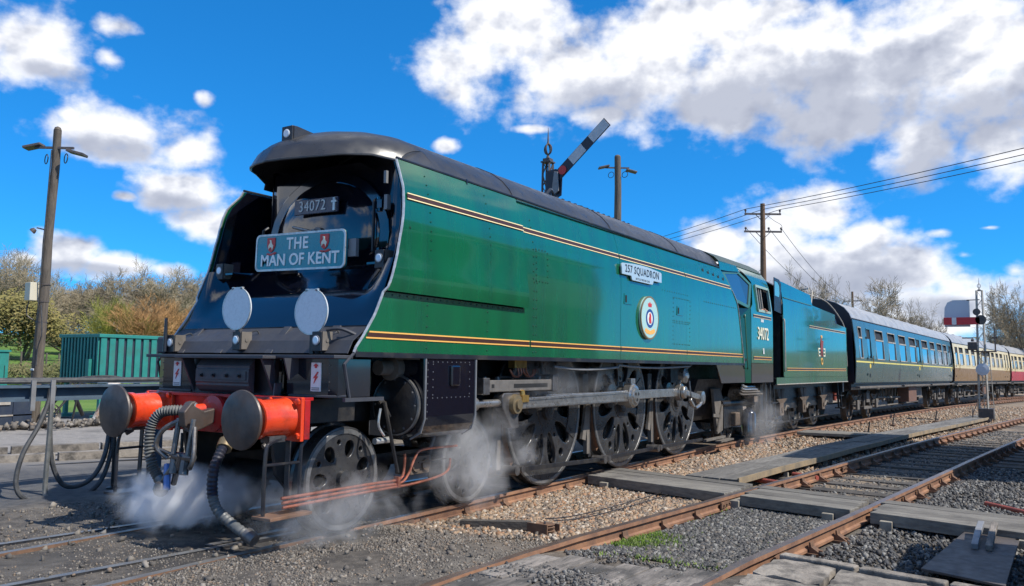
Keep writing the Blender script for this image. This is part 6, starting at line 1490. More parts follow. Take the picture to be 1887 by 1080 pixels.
M['iron'] = mat('dark_signal_iron', (.06, .055, .055), .5, col2=(.12, .09, .075), scale=9); M['sigblack'] = mat('signal_black', (.012, .016, .03), .4); M['sigwhite'] = mat('dull_signal_white', (.56, .57, .58), .5, col2=(.46, .47, .48), scale=9)
make_signal_rear()
def make_signal_near():
    x, y = 28.45, -4.64; z = gz(x, y)
    t = root('semaphore_signal', 'lattice semaphore with red arm and white sighting board beside the coaches', 'semaphore signal', (x, y, z))
    lattice_post(t, 0, 0, 0, 4.62, .14, .085, 'lattice'); finial(t, 0, 0, 4.60, 'lattice', .55)
    m = MB(); m.obox((-.12, .57, 3.55), (.02, 1.12, .26)); arm = m.build('signal_arm', 'redmark2', t, bevel=.004)
    m = MB(); m.obox((-.135, .80, 3.55), (.012, .14, .252)); m.build('arm_band', 'white', arm)
    m = MB(); m.lathe((-.10, -.02, 3.58), (-1, 0, 0), [(0, .17), (.03, .17)], 18); m.lathe((-.10, .10, 3.86), (-1, 0, 0), [(0, .12), (.03, .12)], 16); m.build('spectacle', 'iron', arm)
    planar([[(-.38, -.44), (.38, -.44), (.38, .47), (-.10, .47), (-.27, .40), (-.36, .22), (-.38, .0)]], ((.12, .72, 3.82), (0, -1, 0), (0, 0, 1)), .02, 'sighting_board', 'boardgrey', t)
    planar([[(-.405, -.465), (.405, -.465), (.405, .495), (-.11, .495), (-.29, .42), (-.385, .23), (-.405, .0)], [(-.38, -.44), (.38, -.44), (.38, .47), (-.10, .47), (-.27, .40), (-.36, .22), (-.38, .0)]], ((.115, .72, 3.82), (0, -1, 0), (0, 0, 1)), .024, 'board_edge', 'white', t)
    m = MB(); m.bar((.05, .0, 4.30), (.10, .40, 4.30), .02, .03); m.build('board_stay', 'iron', t)
    m = MB(); m.obox((-.22, .25, 2.66), (.26, .30, .28)); m.lathe((-.22, .25, 2.82), (0, 0, 1), [(0, .06), (.08, .05)], 8); m.build('lamp', 'iron', t, bevel=.02)
    m = MB(); m.box(-.35, .45, -.45, .30, 2.46, 2.49)
    m.tube([(-.3, -.42, 2.48), (-.3, -.42, 3.30), (.4, -.42, 3.30), (.4, -.42, 2.48)], .015, 6); m.obox((-.05, .40, 2.95), (.05, .35, .04)); m.obox((0, -.42, 2.95), (.3, .16, .05)); m.build('platform', 'iron', t)
    m = MB(); m.lathe((-.16, -.02, 1.85), (-1, 0, 0), [(0, .16), (.03, .21), (.10, .21), (.12, .1)], 16); m.build('telephone_box', 'boardgrey', t)
    m = MB(); m.tube([(.3, -.32, 0), (.28, -.22, 2.47)], .016, 6); m.tube([(.3, -.02, 0), (.28, .03, 2.47)], .016, 6); la = m.build('ladder', 'lattice', t)
    for k in range(9): m = MB(); m.tube([(.3, -.31+.01*k, .25+.26*k), (.3, -.02+.0*k, .25+.26*k)], .010, 5); m.build('rung', 'lattice', la)
    m = MB(); m.box(-.55, .35, -.2, .25, -.02, .16); m.box(-.30, .35, -.30, .15, .16, .5); m.bar((-.6, .3, .12), (-1.5, .9, .10), .10, .12); m.build('base_frame', 'iron', t)
    m = MB(); m.lathe((-.4, .3, .35), (0, 1, 0), [(0, .16), (.03, .16)], 14); m.tube([(-.4, .3, .35), (-.1, .1, .9), (-.09, .1, 3.5)], .015, 6); m.build('balance_lever', 'iron', t)
M['redmark2'] = mat('signal_red', (.55, .03, .035), .45); M['boardgrey'] = mat('pale_board', (.52, .56, .62), .5)
make_signal_near()

# ================================================================ poles and wires
def flood(t, x, y, z, dx, dy):
    m = MB(); m.obox((x, y, z), (.40, .28, .06), Matrix.Rotation(math.atan2(dy, dx), 3, 'Z') @ Matrix.Rotation(rad(14), 3, 'Y')); m.build('flood_lamp', 'iron', t, bevel=.01)
def wooden_pole(label, base, top, r0, r1, group):
    t = root('light_pole', label, 'light pole', base, 0, group); b, tp = Vector((0, 0, 0)), Vector(top)-Vector(base)
    m = MB(); pts = [b.lerp(tp, k/8)+Vector((.012*math.sin(k*2.1), .012*math.cos(k*1.3), 0)) for k in range(9)]; pts[0].z -= .5
    m.tube(pts, [lerp(r0, r1, k/8) for k in range(9)], 14); m.lathe(pts[-1], (0, 0, 1), [(0, r1), (.06, r1*.75), (.09, .01)], 14); m.build('pole_shaft', 'pole', t)
    z = tp.z-.42; c = b.lerp(tp, z/tp.z)
    m = MB(); m.bar(c+Vector((-.3, .35, 0)), c+Vector((.2, -.38, .0)), .05, .05); m.build('bracket', 'iron', t)
    flood(t, c.x-.30, c.y+.42, z+.03, -.6, .8); flood(t, c.x+.24, c.y-.45, z-.12, .6, -.8)
    for (dx, dy) in ((-.10, .22), (.10, -.25)):
        ring = [Vector((c.x+dx*1.0+.0, c.y+dy, z-.25))+Vector((.03*math.cos(a), .13*math.cos(a), .11*math.sin(a))) for a in np.linspace(0, 6.28, 15)]
        m = MB(); m.tube(ring, .012, 6); m.build('cable_loop', 'rubber', t)
    return t, tp
def make_poles():
    t, tp = wooden_pole('tall leaning wooden light pole at the left beside the hose rail', (5.74, 13.6, -.05), (5.5, 12.84, 6.84), .130, .085, 'wooden light poles')
    f = lambda z: Vector((0, 0, 0)).lerp(tp, z/tp.z)
    c = f(3.12)
    m = MB(); m.obox(c+Vector((-.20, .13, 0)), (.22, .24, .42)); m.build('meter_box', 'boxcream', t, bevel=.01)
    m = MB(); p = f(4.55); m.bar(p, p+Vector((-.22, .14, .05)), .03, .03); m.lathe(p+Vector((-.24, .15, .02)), (-.4, .3, -.5), [(0, .04), (.06, .07), (.1, .07)], 10); m.build('small_lamp', 'iron', t)
    m = MB(); pts = [f(z)+Vector((-.1+.0*z, -.14+.004*z, 0)) for z in (2.8, 2.4, 2.1, 1.8, 1.4)]; pts[1].y -= .09; pts[2].y -= .12; m.tube(smooth_path(pts, 4), .014, 6)
    m.tube([f(z)+Vector((-.13, -.05, 0)) for z in (2.8, 4.0, 5.2, 6.4)], .014, 6); m.build('cable', 'rubber', t)
    m = MB(); m.tube(smooth_path([f(2.9)+Vector((-.22, .2, 0)), f(2.6)+Vector((-.24, .22, 0)), f(2.45)+Vector((-.10, .1, 0))], 4), .015, 6)
    for z in (3.3, 2.9, 2.42): q = f(z); m.lathe(q, (0, 0, 1), [(-.012, .125), (.012, .125)], 14, caps=False)
    m.build('strap', 'iron', t)
    for k in range(3): m = MB(); q = f(1.32); m.obox(q+Vector((-.14-.0*k, -.07-.0*k+.05*k-.03, 0)), (.012, .035, .045)); m.build('tag_plate', 'white', t)
    wooden_pole('wooden light pole with floodlamps rising behind the engine roof', (22.9, 6.7, -.1), (22.66, 6.61, 9.3), .19, .12, 'wooden light poles')
    # electricity pole
    base = Vector((37.9, 5.5, -.2)); t = root('electricity_pole', 'brown electricity pole with two crossarms behind the engine cab', 'electricity pole', base)
    m = MB(); m.tube([(0, 0, -.5), (-.05, -.03, 5), (-.15, -.08, 10.3)], [.2, .17, .12], 12); m.build('pole_shaft', 'poleb', t)
    dirv = Vector((.60, -.80, 0)); ax = Vector((.54, -.84, 0))
    for z, w in ((9.75, .95), (8.82, .98)):
        c = Vector((-.15, -.08, z)); m = MB(); m.bar(c-ax*w, c+ax*w, .09, .09); m.build('crossarm', 'iron', t)
        m = MB(); m.bar(c-ax*.4, c+Vector((0, 0, -.4)), .03, .03); m.bar(c+ax*.4, c+Vector((0, 0, -.4)), .03, .03); m.build('brace', 'iron', t)
    for q in (-.9, 0, .9):
        c = Vector((-.15, -.08, 9.80))+ax*q; m = MB(); m.lathe(c, (0, 0, 1), [(0, .03), (.08, .03), (.10, .06), (.16, .06), (.2, .03)], 8); m.build('insulator', 'iron', t)
    for q in (-.9, .3, .95):
        c = Vector((-.15, -.08, 8.86))+ax*q; m = MB(); m.lathe(c, (0, 0, 1), [(0, .03), (.08, .03), (.10, .06), (.16, .06), (.2, .03)], 8); m.build('insulator', 'iron', t)
    m = MB(); m.tube(smooth_path([Vector((-.15, -.08, 8.8))+ax*.95, Vector((-.15, -.08, 9.15))+ax*.98, Vector((-.15, -.08, 9.4))+ax*.6, Vector((-.15, -.08, 9.7))+ax*.2], 5), .012, 5); m.build('jumper_cable', 'rubber', t)
    m = MB(); a = Vector((-.1, -.05, 7.0)); m.tube([a, (-2.2, 5.5, -.1)], .012, 5); m.lathe(a.lerp(Vector((-2.2, 5.5, -.1)), .16), Vector((-2.1, 5.5, -7)), [(-.15, .03), (.15, .05)], 8); m.build('stay_wire', 'iron', t)
    o = copy_tree(t); o.location = (37.9-.609*52, 5.5-.793*52, 0); o['label'] = 'brown electricity pole off to the right of the tracks'
    o2 = copy_tree(t); o2.location = (37.9+.655*50, 5.5+.755*50, 2.2); o2['label'] = 'brown electricity pole far behind the engine'
    P = lambda ob, q, z: Vector(ob.location)+Vector((-.15, -.08, z))+ax*q
    names = ('upper overhead power wire on the left of the crossarm', 'middle overhead power wire over the centre of the crossarm', 'lower overhead power wire on the right of the crossarm')
    for i, q in enumerate((-.9, 0, .9)):
        m = MB(); pts = []
        for A, B_, sag in ((o, t, .9), (t, o2, .8)):
            a, b = P(A, q, 10.0), P(B_, q, 10.0)
            pts += [a.lerp(b, k/16)-Vector((0, 0, sag*4*(k/16)*(1-k/16))) for k in range(17 if A is t else 16)]
        m.tube(pts, .016, 5); m.build('power_wire', 'wire', label=names[i], category='wire', group='overhead wires across the track')
    end = root('electricity_pole', 'distant electricity pole beyond the coaches', 'electricity pole', (95, 11, 0)); m = MB(); m.tube([(0, 0, -1), (0, 0, 10.5)], [.2, .12], 10); m.build('pole_shaft', 'poleb', end); m = MB(); m.bar((0, -1, 9.4), (0, 1, 9.4), .09, .09); m.build('crossarm', 'iron', end)
    for i, q in enumerate((-.9, .3, .95)):
        a = Vector(t.location)+Vector((-.15, -.08, 9.02))+ax*q; b = Vector((95, 11-q, 9.5)); m = MB()
        m.tube([a.lerp(b, k/18)-Vector((0, 0, 1.2*4*(k/18)*(1-k/18))) for k in range(19)], .014, 5)
        m.build('power_wire', 'wire', label=('lower crossarm wire running away on the left above the tender', 'lower crossarm wire running away in the middle above the tender', 'lower crossarm wire running away on the right above the tender')[i], category='wire', group='wires running away over the coaches')
M['wire'] = mat('dark_wire', (.02, .02, .022), .5); M['poleb'] = mat('brown_pole', (.17, .10, .055), .8, col2=(.11, .065, .04), scale=3)
make_poles()

# ================================================================ left yard
def make_yard():
    # green corrugated container standing on legs
    a = .03
    t = root('corrugated_container', 'teal corrugated steel container on a raised stand behind the hose rail', 'container', (7.70, 14.38, 0), a)
    Wd, Dp, z0, z1 = 2.2, 1.8, .98, 2.12
    m = MB(); m.box(.02, Wd, .03, Dp, z0, z1); m.build('groove_shade_skin', 'skipblue', t)  # dark blue skin stands for the shade in the corrugation grooves
    m = MB(); m.box(-.04, Wd+.04, -.04, Dp+.04, z1-.02, z1+.07); m.build('lid', 'teal', t, bevel=.01)
    m = MB(); m.box(-.03, Wd+.03, -.04, Dp+.03, z0-.08, z0); m.build('base_frame', 'bluesteel', t)
    for k in range(9):
        m = MB(); u = .03+k*.245; m.box(u, u+.165, -.012, .028, z0, z1); m.build('corrugation', 'teal', t, bevel=.012)
    for k in range(12):
        m = MB(); u = .04+k*.147; m.box(-.022, .018, u, u+.07, z0, z1); m.build('corrugation', 'teal', t, bevel=.01)
    for k in (.15, 1.2, 2.2):
        for v in (.1, 1.65):
            m = MB(); m.box(k-.05, k+.05, v-.05, v+.05, 0, z0-.08); m.box(k-.16, k+.16, v-.16, v+.16, -.02, .06); m.build('leg', 'teal', t)
    m = MB(); m.box(-.12, -.04, .25, .40, z0-.02, z0+.55); m.build('bracket_post', 'teal', t)
    m = MB(); m.tube(smooth_path([(-.5, .3, z0+.02), (-.2, .1, z0+.08), (.3, -.15, z0+.10), (.8, -.2, z0)], 5), .03, 6); m.build('pipe_bend', 'rubber', t)
    t = root('cabinet', 'small teal steel cabinet cut by the left edge of the picture', 'cabinet', (8.3, 20.6, 0))
    m = MB(); m.box(-.6, .12, -.02, 1.2, .0, 1.72); m.build('body', 'teal', t, bevel=.01); m = MB(); m.box(-.64, .16, -.06, 1.24, 1.72, 1.78); m.build('lid', 'teal', t)
    m = MB(); m.box(.0, .02, -.032, -.02, .9, 1.3); m.build('handle', 'tealdark', t)
    # blue steel hose rail on posts
    t = root('hose_rail', 'blue grey steel beam on posts carrying hoses beside the engine', 'hose rail', (0, 3.5, 0))
    m = MB(); m.box(-4.2, 6.5, -.10, .10, 1.185, 1.21); m.box(-4.2, 6.5, -.10, .10, 1.035, 1.06); m.box(-4.2, 6.5, -.012, .012, 1.06, 1.185); m.build('beam', 'bluesteel', t)
    m = MB(); m.tube([(-4.2, .12, 1.265), (6.5, .12, 1.265)], .03, 8); m.tube([(-4.2, .04, 1.25), (.9, .04, 1.25)], .022, 8); m.build('supply_pipe', 'rubber', t)
    for x in (2.2, -1.9, 5.6):
        m = MB(); m.box(x-.06, x+.06, -.07, -.055, -.08, 1.035); m.box(x-.06, x+.06, .055, .07, -.08, 1.035); m.box(x-.01, x+.01, -.055, .055, -.08, 1.035); m.box(x-.12, x+.12, -.12, .12, -.08, -.05); m.build('post', 'bluesteel', t)
    for x in (.585, .80):
        m = MB(); m.box(x-.025, x+.025, -.125, -.105, .93, 1.27); m.box(x-.025, x+.025, -.12, .1, 1.21, 1.225); m.build('hanger', 'grey', t)
    for i, (x, h) in enumerate(((1.50, .75), (2.35, .62))):
        q = root('stand_pipe', ('thin dark stand pipe rising behind the far buffer', 'thin dark stand pipe beside the hose rail post')[i], 'stand pipe', (x, 3.25-.1*i, gz(x, 3.2)), 0, 'stand pipes by the hose rail')
        m = MB(); m.tube([(0, 0, 0), (0, 0, h)], .02, 8); m.build('pipe', 'frame', q); m = MB(); m.lathe((0, 0, 0), (0, 0, 1), [(0, .07), (.02, .07), (.03, .03)], 10); m.lathe((0, 0, h*.6), (0, 0, 1), [(0, .03), (.05, .03)], 8); m.build('flange', 'frame', q)
    def P(px, py):     # offsets drawn along the rail
        return (px, 3.5, py)
    hoses = [([(.80, 3.42, 1.22), (.76, 3.40, 1.0), (.66, 3.38, .75), (.50, 3.36, .45), (.44, 3.34, .15), (.52, 3.30, -.02), (.78, 3.28, -.075), (1.1, 3.25, -.07), (1.35, 3.28, .05), (1.48, 3.30, .35), (1.52, 3.32, .72), (1.53, 3.4, 1.05)], 'long dark hose looped low from the hose rail, outermost'),
             ([(.83, 3.42, 1.2), (.80, 3.40, .9), (.80, 3.38, .6), (.84, 3.36, .3), (.95, 3.33, .08), (1.12, 3.3, .05), (1.30, 3.3, .15), (1.42, 3.3, .40), (1.49, 3.35, .8), (1.50, 3.4, 1.05)], 'dark hose looped inside the longer one on the hose rail'),
             ([(.80, 3.40, 1.0), (.79, 3.38, .7), (.77, 3.36, .3), (.76, 3.34, .02), (.75, 3.25, -.06)], 'short grey hose hanging straight down from the rail hanger')]
    for pts, lb in hoses:
        m = MB(); m.tube(smooth_path(pts, 7), .028, 8); m.build('water_hose', 'rubber' if 'short' not in lb else 'canvas', label=lb, category='hose', group='hoses on the hose rail')
    m = MB()
    for dx in (.02, .18, -.6): m.tube(smooth_path([(.72+dx, 3.5, 1.24), (.82+dx, 3.5, 1.32), (.90+dx, 3.5, 1.40)], 3), .014, 6)
    m.build('spare_hook', 'frame', t)
    # dark skip, wheelbarrow and sacks under the rail in the distance
    t = root('skip', 'dark blue steel skip standing beyond the hose rail at far left', 'skip', (4.6, 12.9, -.05))
    m = MB(); m.prism([(-1.2, 0), (.75, 0), (.80, .95), (-1.2, .95)], 'y', 0, .9); m.build('body', 'skipblue', t, bevel=.02); m = MB(); m.box(-.4, .28, -.03, -.005, .55, .62); m.box(-1.2, .75, -.02, .0, .30, .33); m.build('rail', 'lattice', t)
    m = MB(); m.box(.35, .75, -.02, .0, .0, .95); m.build('end_plate', 'skipblue', t)
    t = root('wheelbarrow', 'upended wheelbarrow with orange tray leaning by the wooden pole', 'wheelbarrow', (6.6, 13.5, -.05), .2)
    m = MB(); m.rows([[(-.55, -.1, .85), (-.20, -.15, .95), (.0, -.1, .75)], [(-.6, .3, .8), (-.2, .35, .9), (.05, .3, .7)]]); m.build('tray', 'orange', t, thick=.02)
    m = MB(); m.lathe((-.62, -.05, .26), (0, 1, 0), [(-.04, .25), (.04, .25)], 24, caps=False); m.lathe((-.62, -.05, .26), (0, 1, 0), [(-.05, .17), (.05, .17)], 24, caps=False)
    for q in range(8): a_ = q*math.pi/4; m.tube([(-.62, -.05, .26), (-.62+.22*math.cos(a_), -.05, .26+.22*math.sin(a_))], .012, 5)
    m.build('wheel', 'lattice', t)
    m = MB(); m.tube([(-.55, -.1, .3), (.1, -.1, 1.0), (.45, -.15, .9)], .025, 8); m.tube([(-.5, .25, .3), (.15, .25, 1.0), (.5, .2, .85)], .025, 8); m.tube([(.1, -.1, 1.0), (-.1, -.1, .0)], .025, 8); m.tube([(.3, .0, .2), (.0, .0, .75)], .05, 8); m.build('handle', 'frame', t)
    m = MB(); rows = []
    for k in range(7):
        v = k/6; rows.append([(.78+.34*v+(.22-.05*v)*math.cos(q)*(.9+.1*math.sin(3*q+k)), .15+.16*math.sin(q), .98*v) for q in [2*math.pi*j/12 for j in range(12)]])
    m.rows(rows, closed=True); m.add(rows[-1], [tuple(range(12))])
    o = m.build('sack', 'sack', label='white rust stained sheet leaning behind the wheelbarrow', category='sheet'); o.location = (6.6, 13.5, -.05)
    # scrap heap
    pts = np.array([(6.5+rnd.gauss(0, 1.2), 12.7+rnd.gauss(0, .25), .0+abs(rnd.gauss(0, .05))) for _ in range(260)]); stones('rubble', pts, .10, 'ashstone', label='low heap of rubble along the foot of the container stand')
M['tealdark'] = mat('dark_handle', (.02, .03, .03), .5); M['skipblue'] = mat('dark_blue_steel', (.02, .03, .055), .5, col2=(.035, .045, .06), scale=4); M['sack'] = mat('stained_white_sheet', (.62, .58, .52), .8, col2=(.30, .14, .06), scale=3, lo=.5, hi=.7)
make_yard()

# ================================================================ unseen things added right of the frame to shade the tracks
def make_right_side():
    t = root('shade_building', 'brick and timber signal box beyond the right edge whose shade crosses the tracks', 'signal box', (14.0, -9.2, 0))  # unseen building, its form guessed, added for the shade it throws
    m = MB(); m.box(-3.2, 3.2, -1.9, 1.9, -.2, 2.9); m.build('brick_base', 'brick', t)
    m = MB(); m.box(-3.25, 3.25, -1.95, 1.95, 2.9, 3.8); m.build('boarded_wall', 'ccream', t)
    m = MB(); m.box(-3.15, 3.15, -1.85, 1.85, 3.8, 5.1); m.build('window_core', 'cabin', t)
    for k in range(8):
        x = -3.2+k*.914; m = MB(); m.box(x-.06, x+.06, 1.84, 1.93, 3.8, 5.1); m.box(x-.06, x+.06, -1.93, -1.84, 3.8, 5.1); m.build('window_post', 'white', t)
    for k in range(7):
        x = -3.2+k*.914; m = MB(); m.box(x+.08, x+.83, 1.86, 1.88, 3.85, 5.05); m.build('pane', 'glass', t)
    m = MB(); m.box(-3.3, 3.3, -2.0, 2.0, 5.1, 5.3); m.build('eaves', 'white', t)
    m = MB(); m.prism([(-2.3, 5.28), (2.3, 5.28), (0, 6.5)], 'x', -3.5, 3.5); m.build('roof', 'slate', t)
    t = root('shade_cabinet', 'grey lineside relay cabinet beyond the right edge of the picture', 'cabinet', (3.9, -7.0, -.1))  # invented cabinet, out of view, added to shade the near sleepers
    m = MB(); m.box(-.75, .75, -.3, .3, .1, 1.75); m.build('body', 'grey', t, bevel=.01); m = MB(); m.box(-.8, .8, -.36, .36, 1.75, 1.83); m.build('lid', 'grey', t)
    m = MB(); m.box(-.02, .02, .30, .31, .2, 1.7); m.box(.1, .14, .31, .34, .8, 1.0); m.build('door_edge', 'frame', t); m = MB(); m.box(-.7, .7, -.28, .28, 0, .1); m.build('plinth', 'slab', t)
make_right_side()

# ================================================================ trees
def limb_tree(seed, H, spread, levels, mk_t, thick=1., twigs=True, up=.35, first=.22, kids=(4, 6), tw=.018):
    g = random.Random(seed); trunk = MB(); crown = MB()
    def grow(p, d, L, r, lev):
        n = 4 if lev < 2 else 2; pts = [p]; rs = [r]; q = Vector(p); dd = Vector(d)
        for k in range(n):
            w_ = .10 if lev == 0 else .20
            dd = (dd+Vector((g.gauss(0, w_), g.gauss(0, w_), g.gauss(0, w_*.6)+up*.12))).normalized(); q = q+dd*(L/n); pts.append(Vector(q)); rs.append(max(tw, r*(1-.17*(k+1)*(1 if n == 4 else 1.6))))
        b = trunk if lev <= 1 else crown
        b.tube(pts, rs, 7 if lev == 0 else (5 if lev == 1 else 3), caps=False)
        if lev >= levels: return
        nk = g.randint(*kids)+(3 if lev == 0 else 0)
        for k in range(nk):
            f0 = first if lev == 0 else .2
            t = f0+(1-f0)*(k+.25+g.random()*.7)/nk; t = min(.99, t); i = min(int(t*n), n-1); pp = pts[i].lerp(pts[i+1], t*n-i)
            a = g.uniform(0, 6.283) if lev else 2.4*k+g.uniform(-.4, .4); dl = (pts[i+1]-pts[i]).normalized(); o = dl.orthogonal().normalized(); o2 = dl.cross(o); side = o*math.cos(a)+o2*math.sin(a)
            an = (g.uniform(.75, 1.15) if lev == 0 else g.uniform(.45, .95))*spread; nd = (dl*math.cos(an)+side*math.sin(an)+Vector((0, 0, up*.45))).normalized()
            grow(pp, nd, L*(g.uniform(.62, .85)*(1.25-.55*t) if lev == 0 else g.uniform(.5, .74)), max(tw, rs[i]*g.uniform(.5, .66)), lev+1)
    grow(Vector((0, 0, -.3)), Vector((g.gauss(0, .03), g.gauss(0, .03), 1)), H*.56, H*.020*thick, 0)
    return trunk, crown
PROTO = {}
def tree_proto(key, seed, H, spread, levels, mk='twig', **k):
    tr, cr = limb_tree(seed, H, spread, levels, None, **k); PROTO[key] = (tr.mesh('trunk', 'bark'), cr.mesh('crown', mk), sorted(v[2] for v in cr.v)[int(len(cr.v)*.995)])
tree_proto('oak1', 3, 10, 1.15, 5, up=.22, kids=(5, 6), tw=.013)
tree_proto('oak2', 8, 10, 1.2, 5, up=.20, kids=(5, 6), tw=.013)
tree_proto('oak3', 15, 10, 1.1, 5, up=.26, kids=(5, 6), tw=.013)
tree_proto('open', 21, 10, 1.15, 5, up=.22, kids=(5, 6), tw=.013, first=.3)
tree_proto('open2', 33, 10, 1.1, 5, up=.22, kids=(5, 6), tw=.013, first=.32)
tree_proto('willow', 44, 10, .8, 4, up=.5, kids=(6, 8), tw=.016, first=.03, mk='twigor')
tree_proto('willowy', 45, 10, .8, 4, up=.5, kids=(6, 8), tw=.016, first=.03, mk='twigyel')
def tree(key, x, y, H, label, group=None, z=None, rz=None, W=1.0, name='bare_tree', cat='tree'):
    z = gz(x, y) if z is None else z
    t = root(name, label, cat, (x, y, z-.1), rnd.uniform(0, 6.28) if rz is None else rz, group); k = H/PROTO[key][2]; t.scale = (k*W, k*W, k)
    link('trunk', PROTO[key][0], t); link('crown', PROTO[key][1], t); return t
def leafy(name, label, x, y, w, h, mk, n, seed, leaf=.18, z=None, group=None, cat='bush', ln=None, stem=True):
    g = random.Random(seed); z = gz(x, y) if z is None else z; t = root(name, label, cat, (x, y, z), 0, group)
    b = MB(); lobes = [(g.gauss(0, w*.28), g.gauss(0, w*.28), h*g.uniform(.35, .75), w*g.uniform(.25, .42), h*g.uniform(.2, .32)) for _ in range(11)]
    for i in range(n):
        lx, ly, lz, lr, lh = lobes[i % 11]; v = Vector((g.gauss(0, 1), g.gauss(0, 1), g.gauss(0, 1))).normalized()*g.uniform(.55, 1.05)
        c = Vector((lx+v.x*lr, ly+v.y*lr, max(.1, lz+v.z*lh))); s = leaf*g.uniform(.5, 1.3); a = Vector((g.gauss(0, 1), g.gauss(0, 1), g.gauss(0, 1))).normalized(); o = a.orthogonal().normalized()
        b.add([c-a*s, c+o*s*.45, c+a*s, c-o*s*.45], [(0, 1, 2, 3)])
    b.build('crown', mk, t)
    if stem:
        m = MB()
        for q in range(5): m.tube([(g.gauss(0, .15), g.gauss(0, .15), -.1), (g.gauss(0, w*.2), g.gauss(0, w*.2), h*.5)], [.10, .04], 6, caps=False)
        m.build('trunk', 'bark', t)
    return t
CAMP = Vector((-4.165, -6.0777, 1.51))
def place(az, dist):
    a = rad(az); return CAMP.x+dist*math.cos(a), CAMP.y+dist*math.sin(a)
def make_vegetation():
    OG = 'bare trees beyond the meadow'
    def T(key, px_az, dist, H, label, W=1.0, group=None):
        x, y = place(px_az, dist); return tree(key, x, y, H, label, group, W=W)
    T('open', 64.2, 78, 7.6, 'tall open bare tree at the far left edge beyond the meadow')
    T('open2', 66.6, 82, 7.6, 'thin bare tree cut by the left edge of the picture')
    T('oak2', 61.7, 84, 6.0, 'small bare oak just right of the leaning light pole', 1.1)
    T('oak1', 59.2, 80, 6.9, 'broad bare oak above the left end of the teal container', 1.15)
    T('oak3', 57.2, 78, 7.5, 'tallest bare oak above the right end of the teal container', 1.2)
    T('oak2', 54.9, 79, 6.9, 'bare oak partly hidden by the engine front', 1.1)
    SECOND = ('greyish bare tree in the second row outside the left edge', 'greyish bare tree in the second row behind the left edge tree', 'greyish bare tree in the second row seen past the light pole', 'greyish bare tree in the second row left of the broad oak', 'greyish bare tree in the second row between the two big oaks', 'greyish bare tree in the second row behind the tallest oak', 'greyish bare tree in the second row hidden by the engine front', 'greyish bare tree in the second row behind the engine boiler', 'greyish bare tree in the third row behind the light pole', 'greyish bare tree in the third row behind the container oaks')
    for i, (a, d, H) in enumerate(((68, 105, 7), (65.4, 110, 6), (63.0, 108, 5.8), (60.4, 112, 6.6), (58.1, 108, 7), (56.0, 105, 7), (53.6, 104, 7), (51.8, 104, 7), (62.3, 128, 6.6), (57.0, 128, 7.5))):
        T(('oak1', 'oak3', 'oak2')[i % 3], a, d, H, SECOND[i], 1.25, 'bare trees of the second row')
    T('willowy', 58.9, 58, 4.6, 'yellow green willow bush rising behind the container', .9)
    T('willow', 57.3, 58, 4.8, 'orange twigged willow bush behind the container', 1.15)
    T('willow', 55.9, 60, 4.6, 'orange twigged willow bush beside the engine front', 1.0)
    x, y = place(64.1, 62); leafy('evergreen_bush', 'olive green bushy tree at far left behind the cabinet', x, y, 5.2, 4.6, 'olive', 9000, 5, .13)
    x, y = place(66.4, 66); leafy('evergreen_bush', 'dark olive tree cut by the left edge of the picture', x, y, 4.6, 4.4, 'olive', 6000, 6, .14)
    x, y = place(61.7, 70); leafy('evergreen_bush', 'brownish bush at the foot of the small oak', x, y, 3.4, 2.0, 'hedge', 3600, 7, .10)
    for i, (a, d, w, h) in enumerate(((63.4, 44, 3.0, 1.1), (62.2, 43, 3.0, 1.2), (61.1, 42, 2.8, 1.3), (60.2, 36, 2.4, 1.7), (59.4, 40, 2.6, 1.3), (66, 46, 3, 1.1))):
        x, y = place(a, d); leafy('hedge', ('low hedge clump left of the light pole', 'low hedge clump behind the light pole', 'low hedge clump just right of the light pole', 'straggly pale hedge clump beside the container', 'hedge clump behind the container', 'low hedge clump at the far left edge')[i], x, y, w, h, 'hedge', 1700, 20+i, .09, stem=False)
    # right, beyond the coaches
    T('oak3', 13.3, 78, 10.4, 'dense brown twiggy tree just right of the electricity pole', .62)
    T('oak1', 11.3, 82, 7.6, 'brown twiggy tree behind the tender', .9)
    T('open', 8.5, 72, 9.2, 'large bare spreading tree above the dark green coach', .85).rotation_euler.z = 1.0
    T('oak2', 5.9, 100, 9.3, 'small round bare tree between the large tree and the near signal', .6)
    T('oak3', 4.2, 125, 6.5, 'distant low bare tree beside the near signal board', 1.0)
    T('open2', .2, 74, 8.8, 'bare tree cut by the right edge of the picture', .55)
    T('oak1', 1.2, 125, 7.0, 'dark bare tree on the far bank at the right edge', 1.0)
    for i, (a, d, H) in enumerate(((16.5, 95, 8), (10, 120, 5), (7.6, 130, 5), (2.6, 135, 6), (-1, 100, 9))):
        T(('oak1', 'oak3', 'oak2')[i % 3], a, d, H, ('bare tree far behind the engine cab', 'bare tree far behind the tender', 'bare tree far behind the dark green coach', 'bare tree far behind the brown coach', 'bare tree far off past the right edge')[i], 1.1, 'bare trees far behind the coaches')
    for i, (a, d) in enumerate(((1.9, 118), (.9, 122), (2.9, 130), (-.2, 116))):
        x, y = place(a, d); leafy('evergreen_bush', ('dark evergreen on the far bank left of the near signal post', 'dark evergreen on the far bank behind the last coach roof', 'dark evergreen on the far bank behind the near signal post', 'dark evergreen on the far bank at the right edge')[i], x, y, 8, 6.5, 'hedge', 2200, 40+i, .4, group='evergreens on the far bank')
make_vegetation()
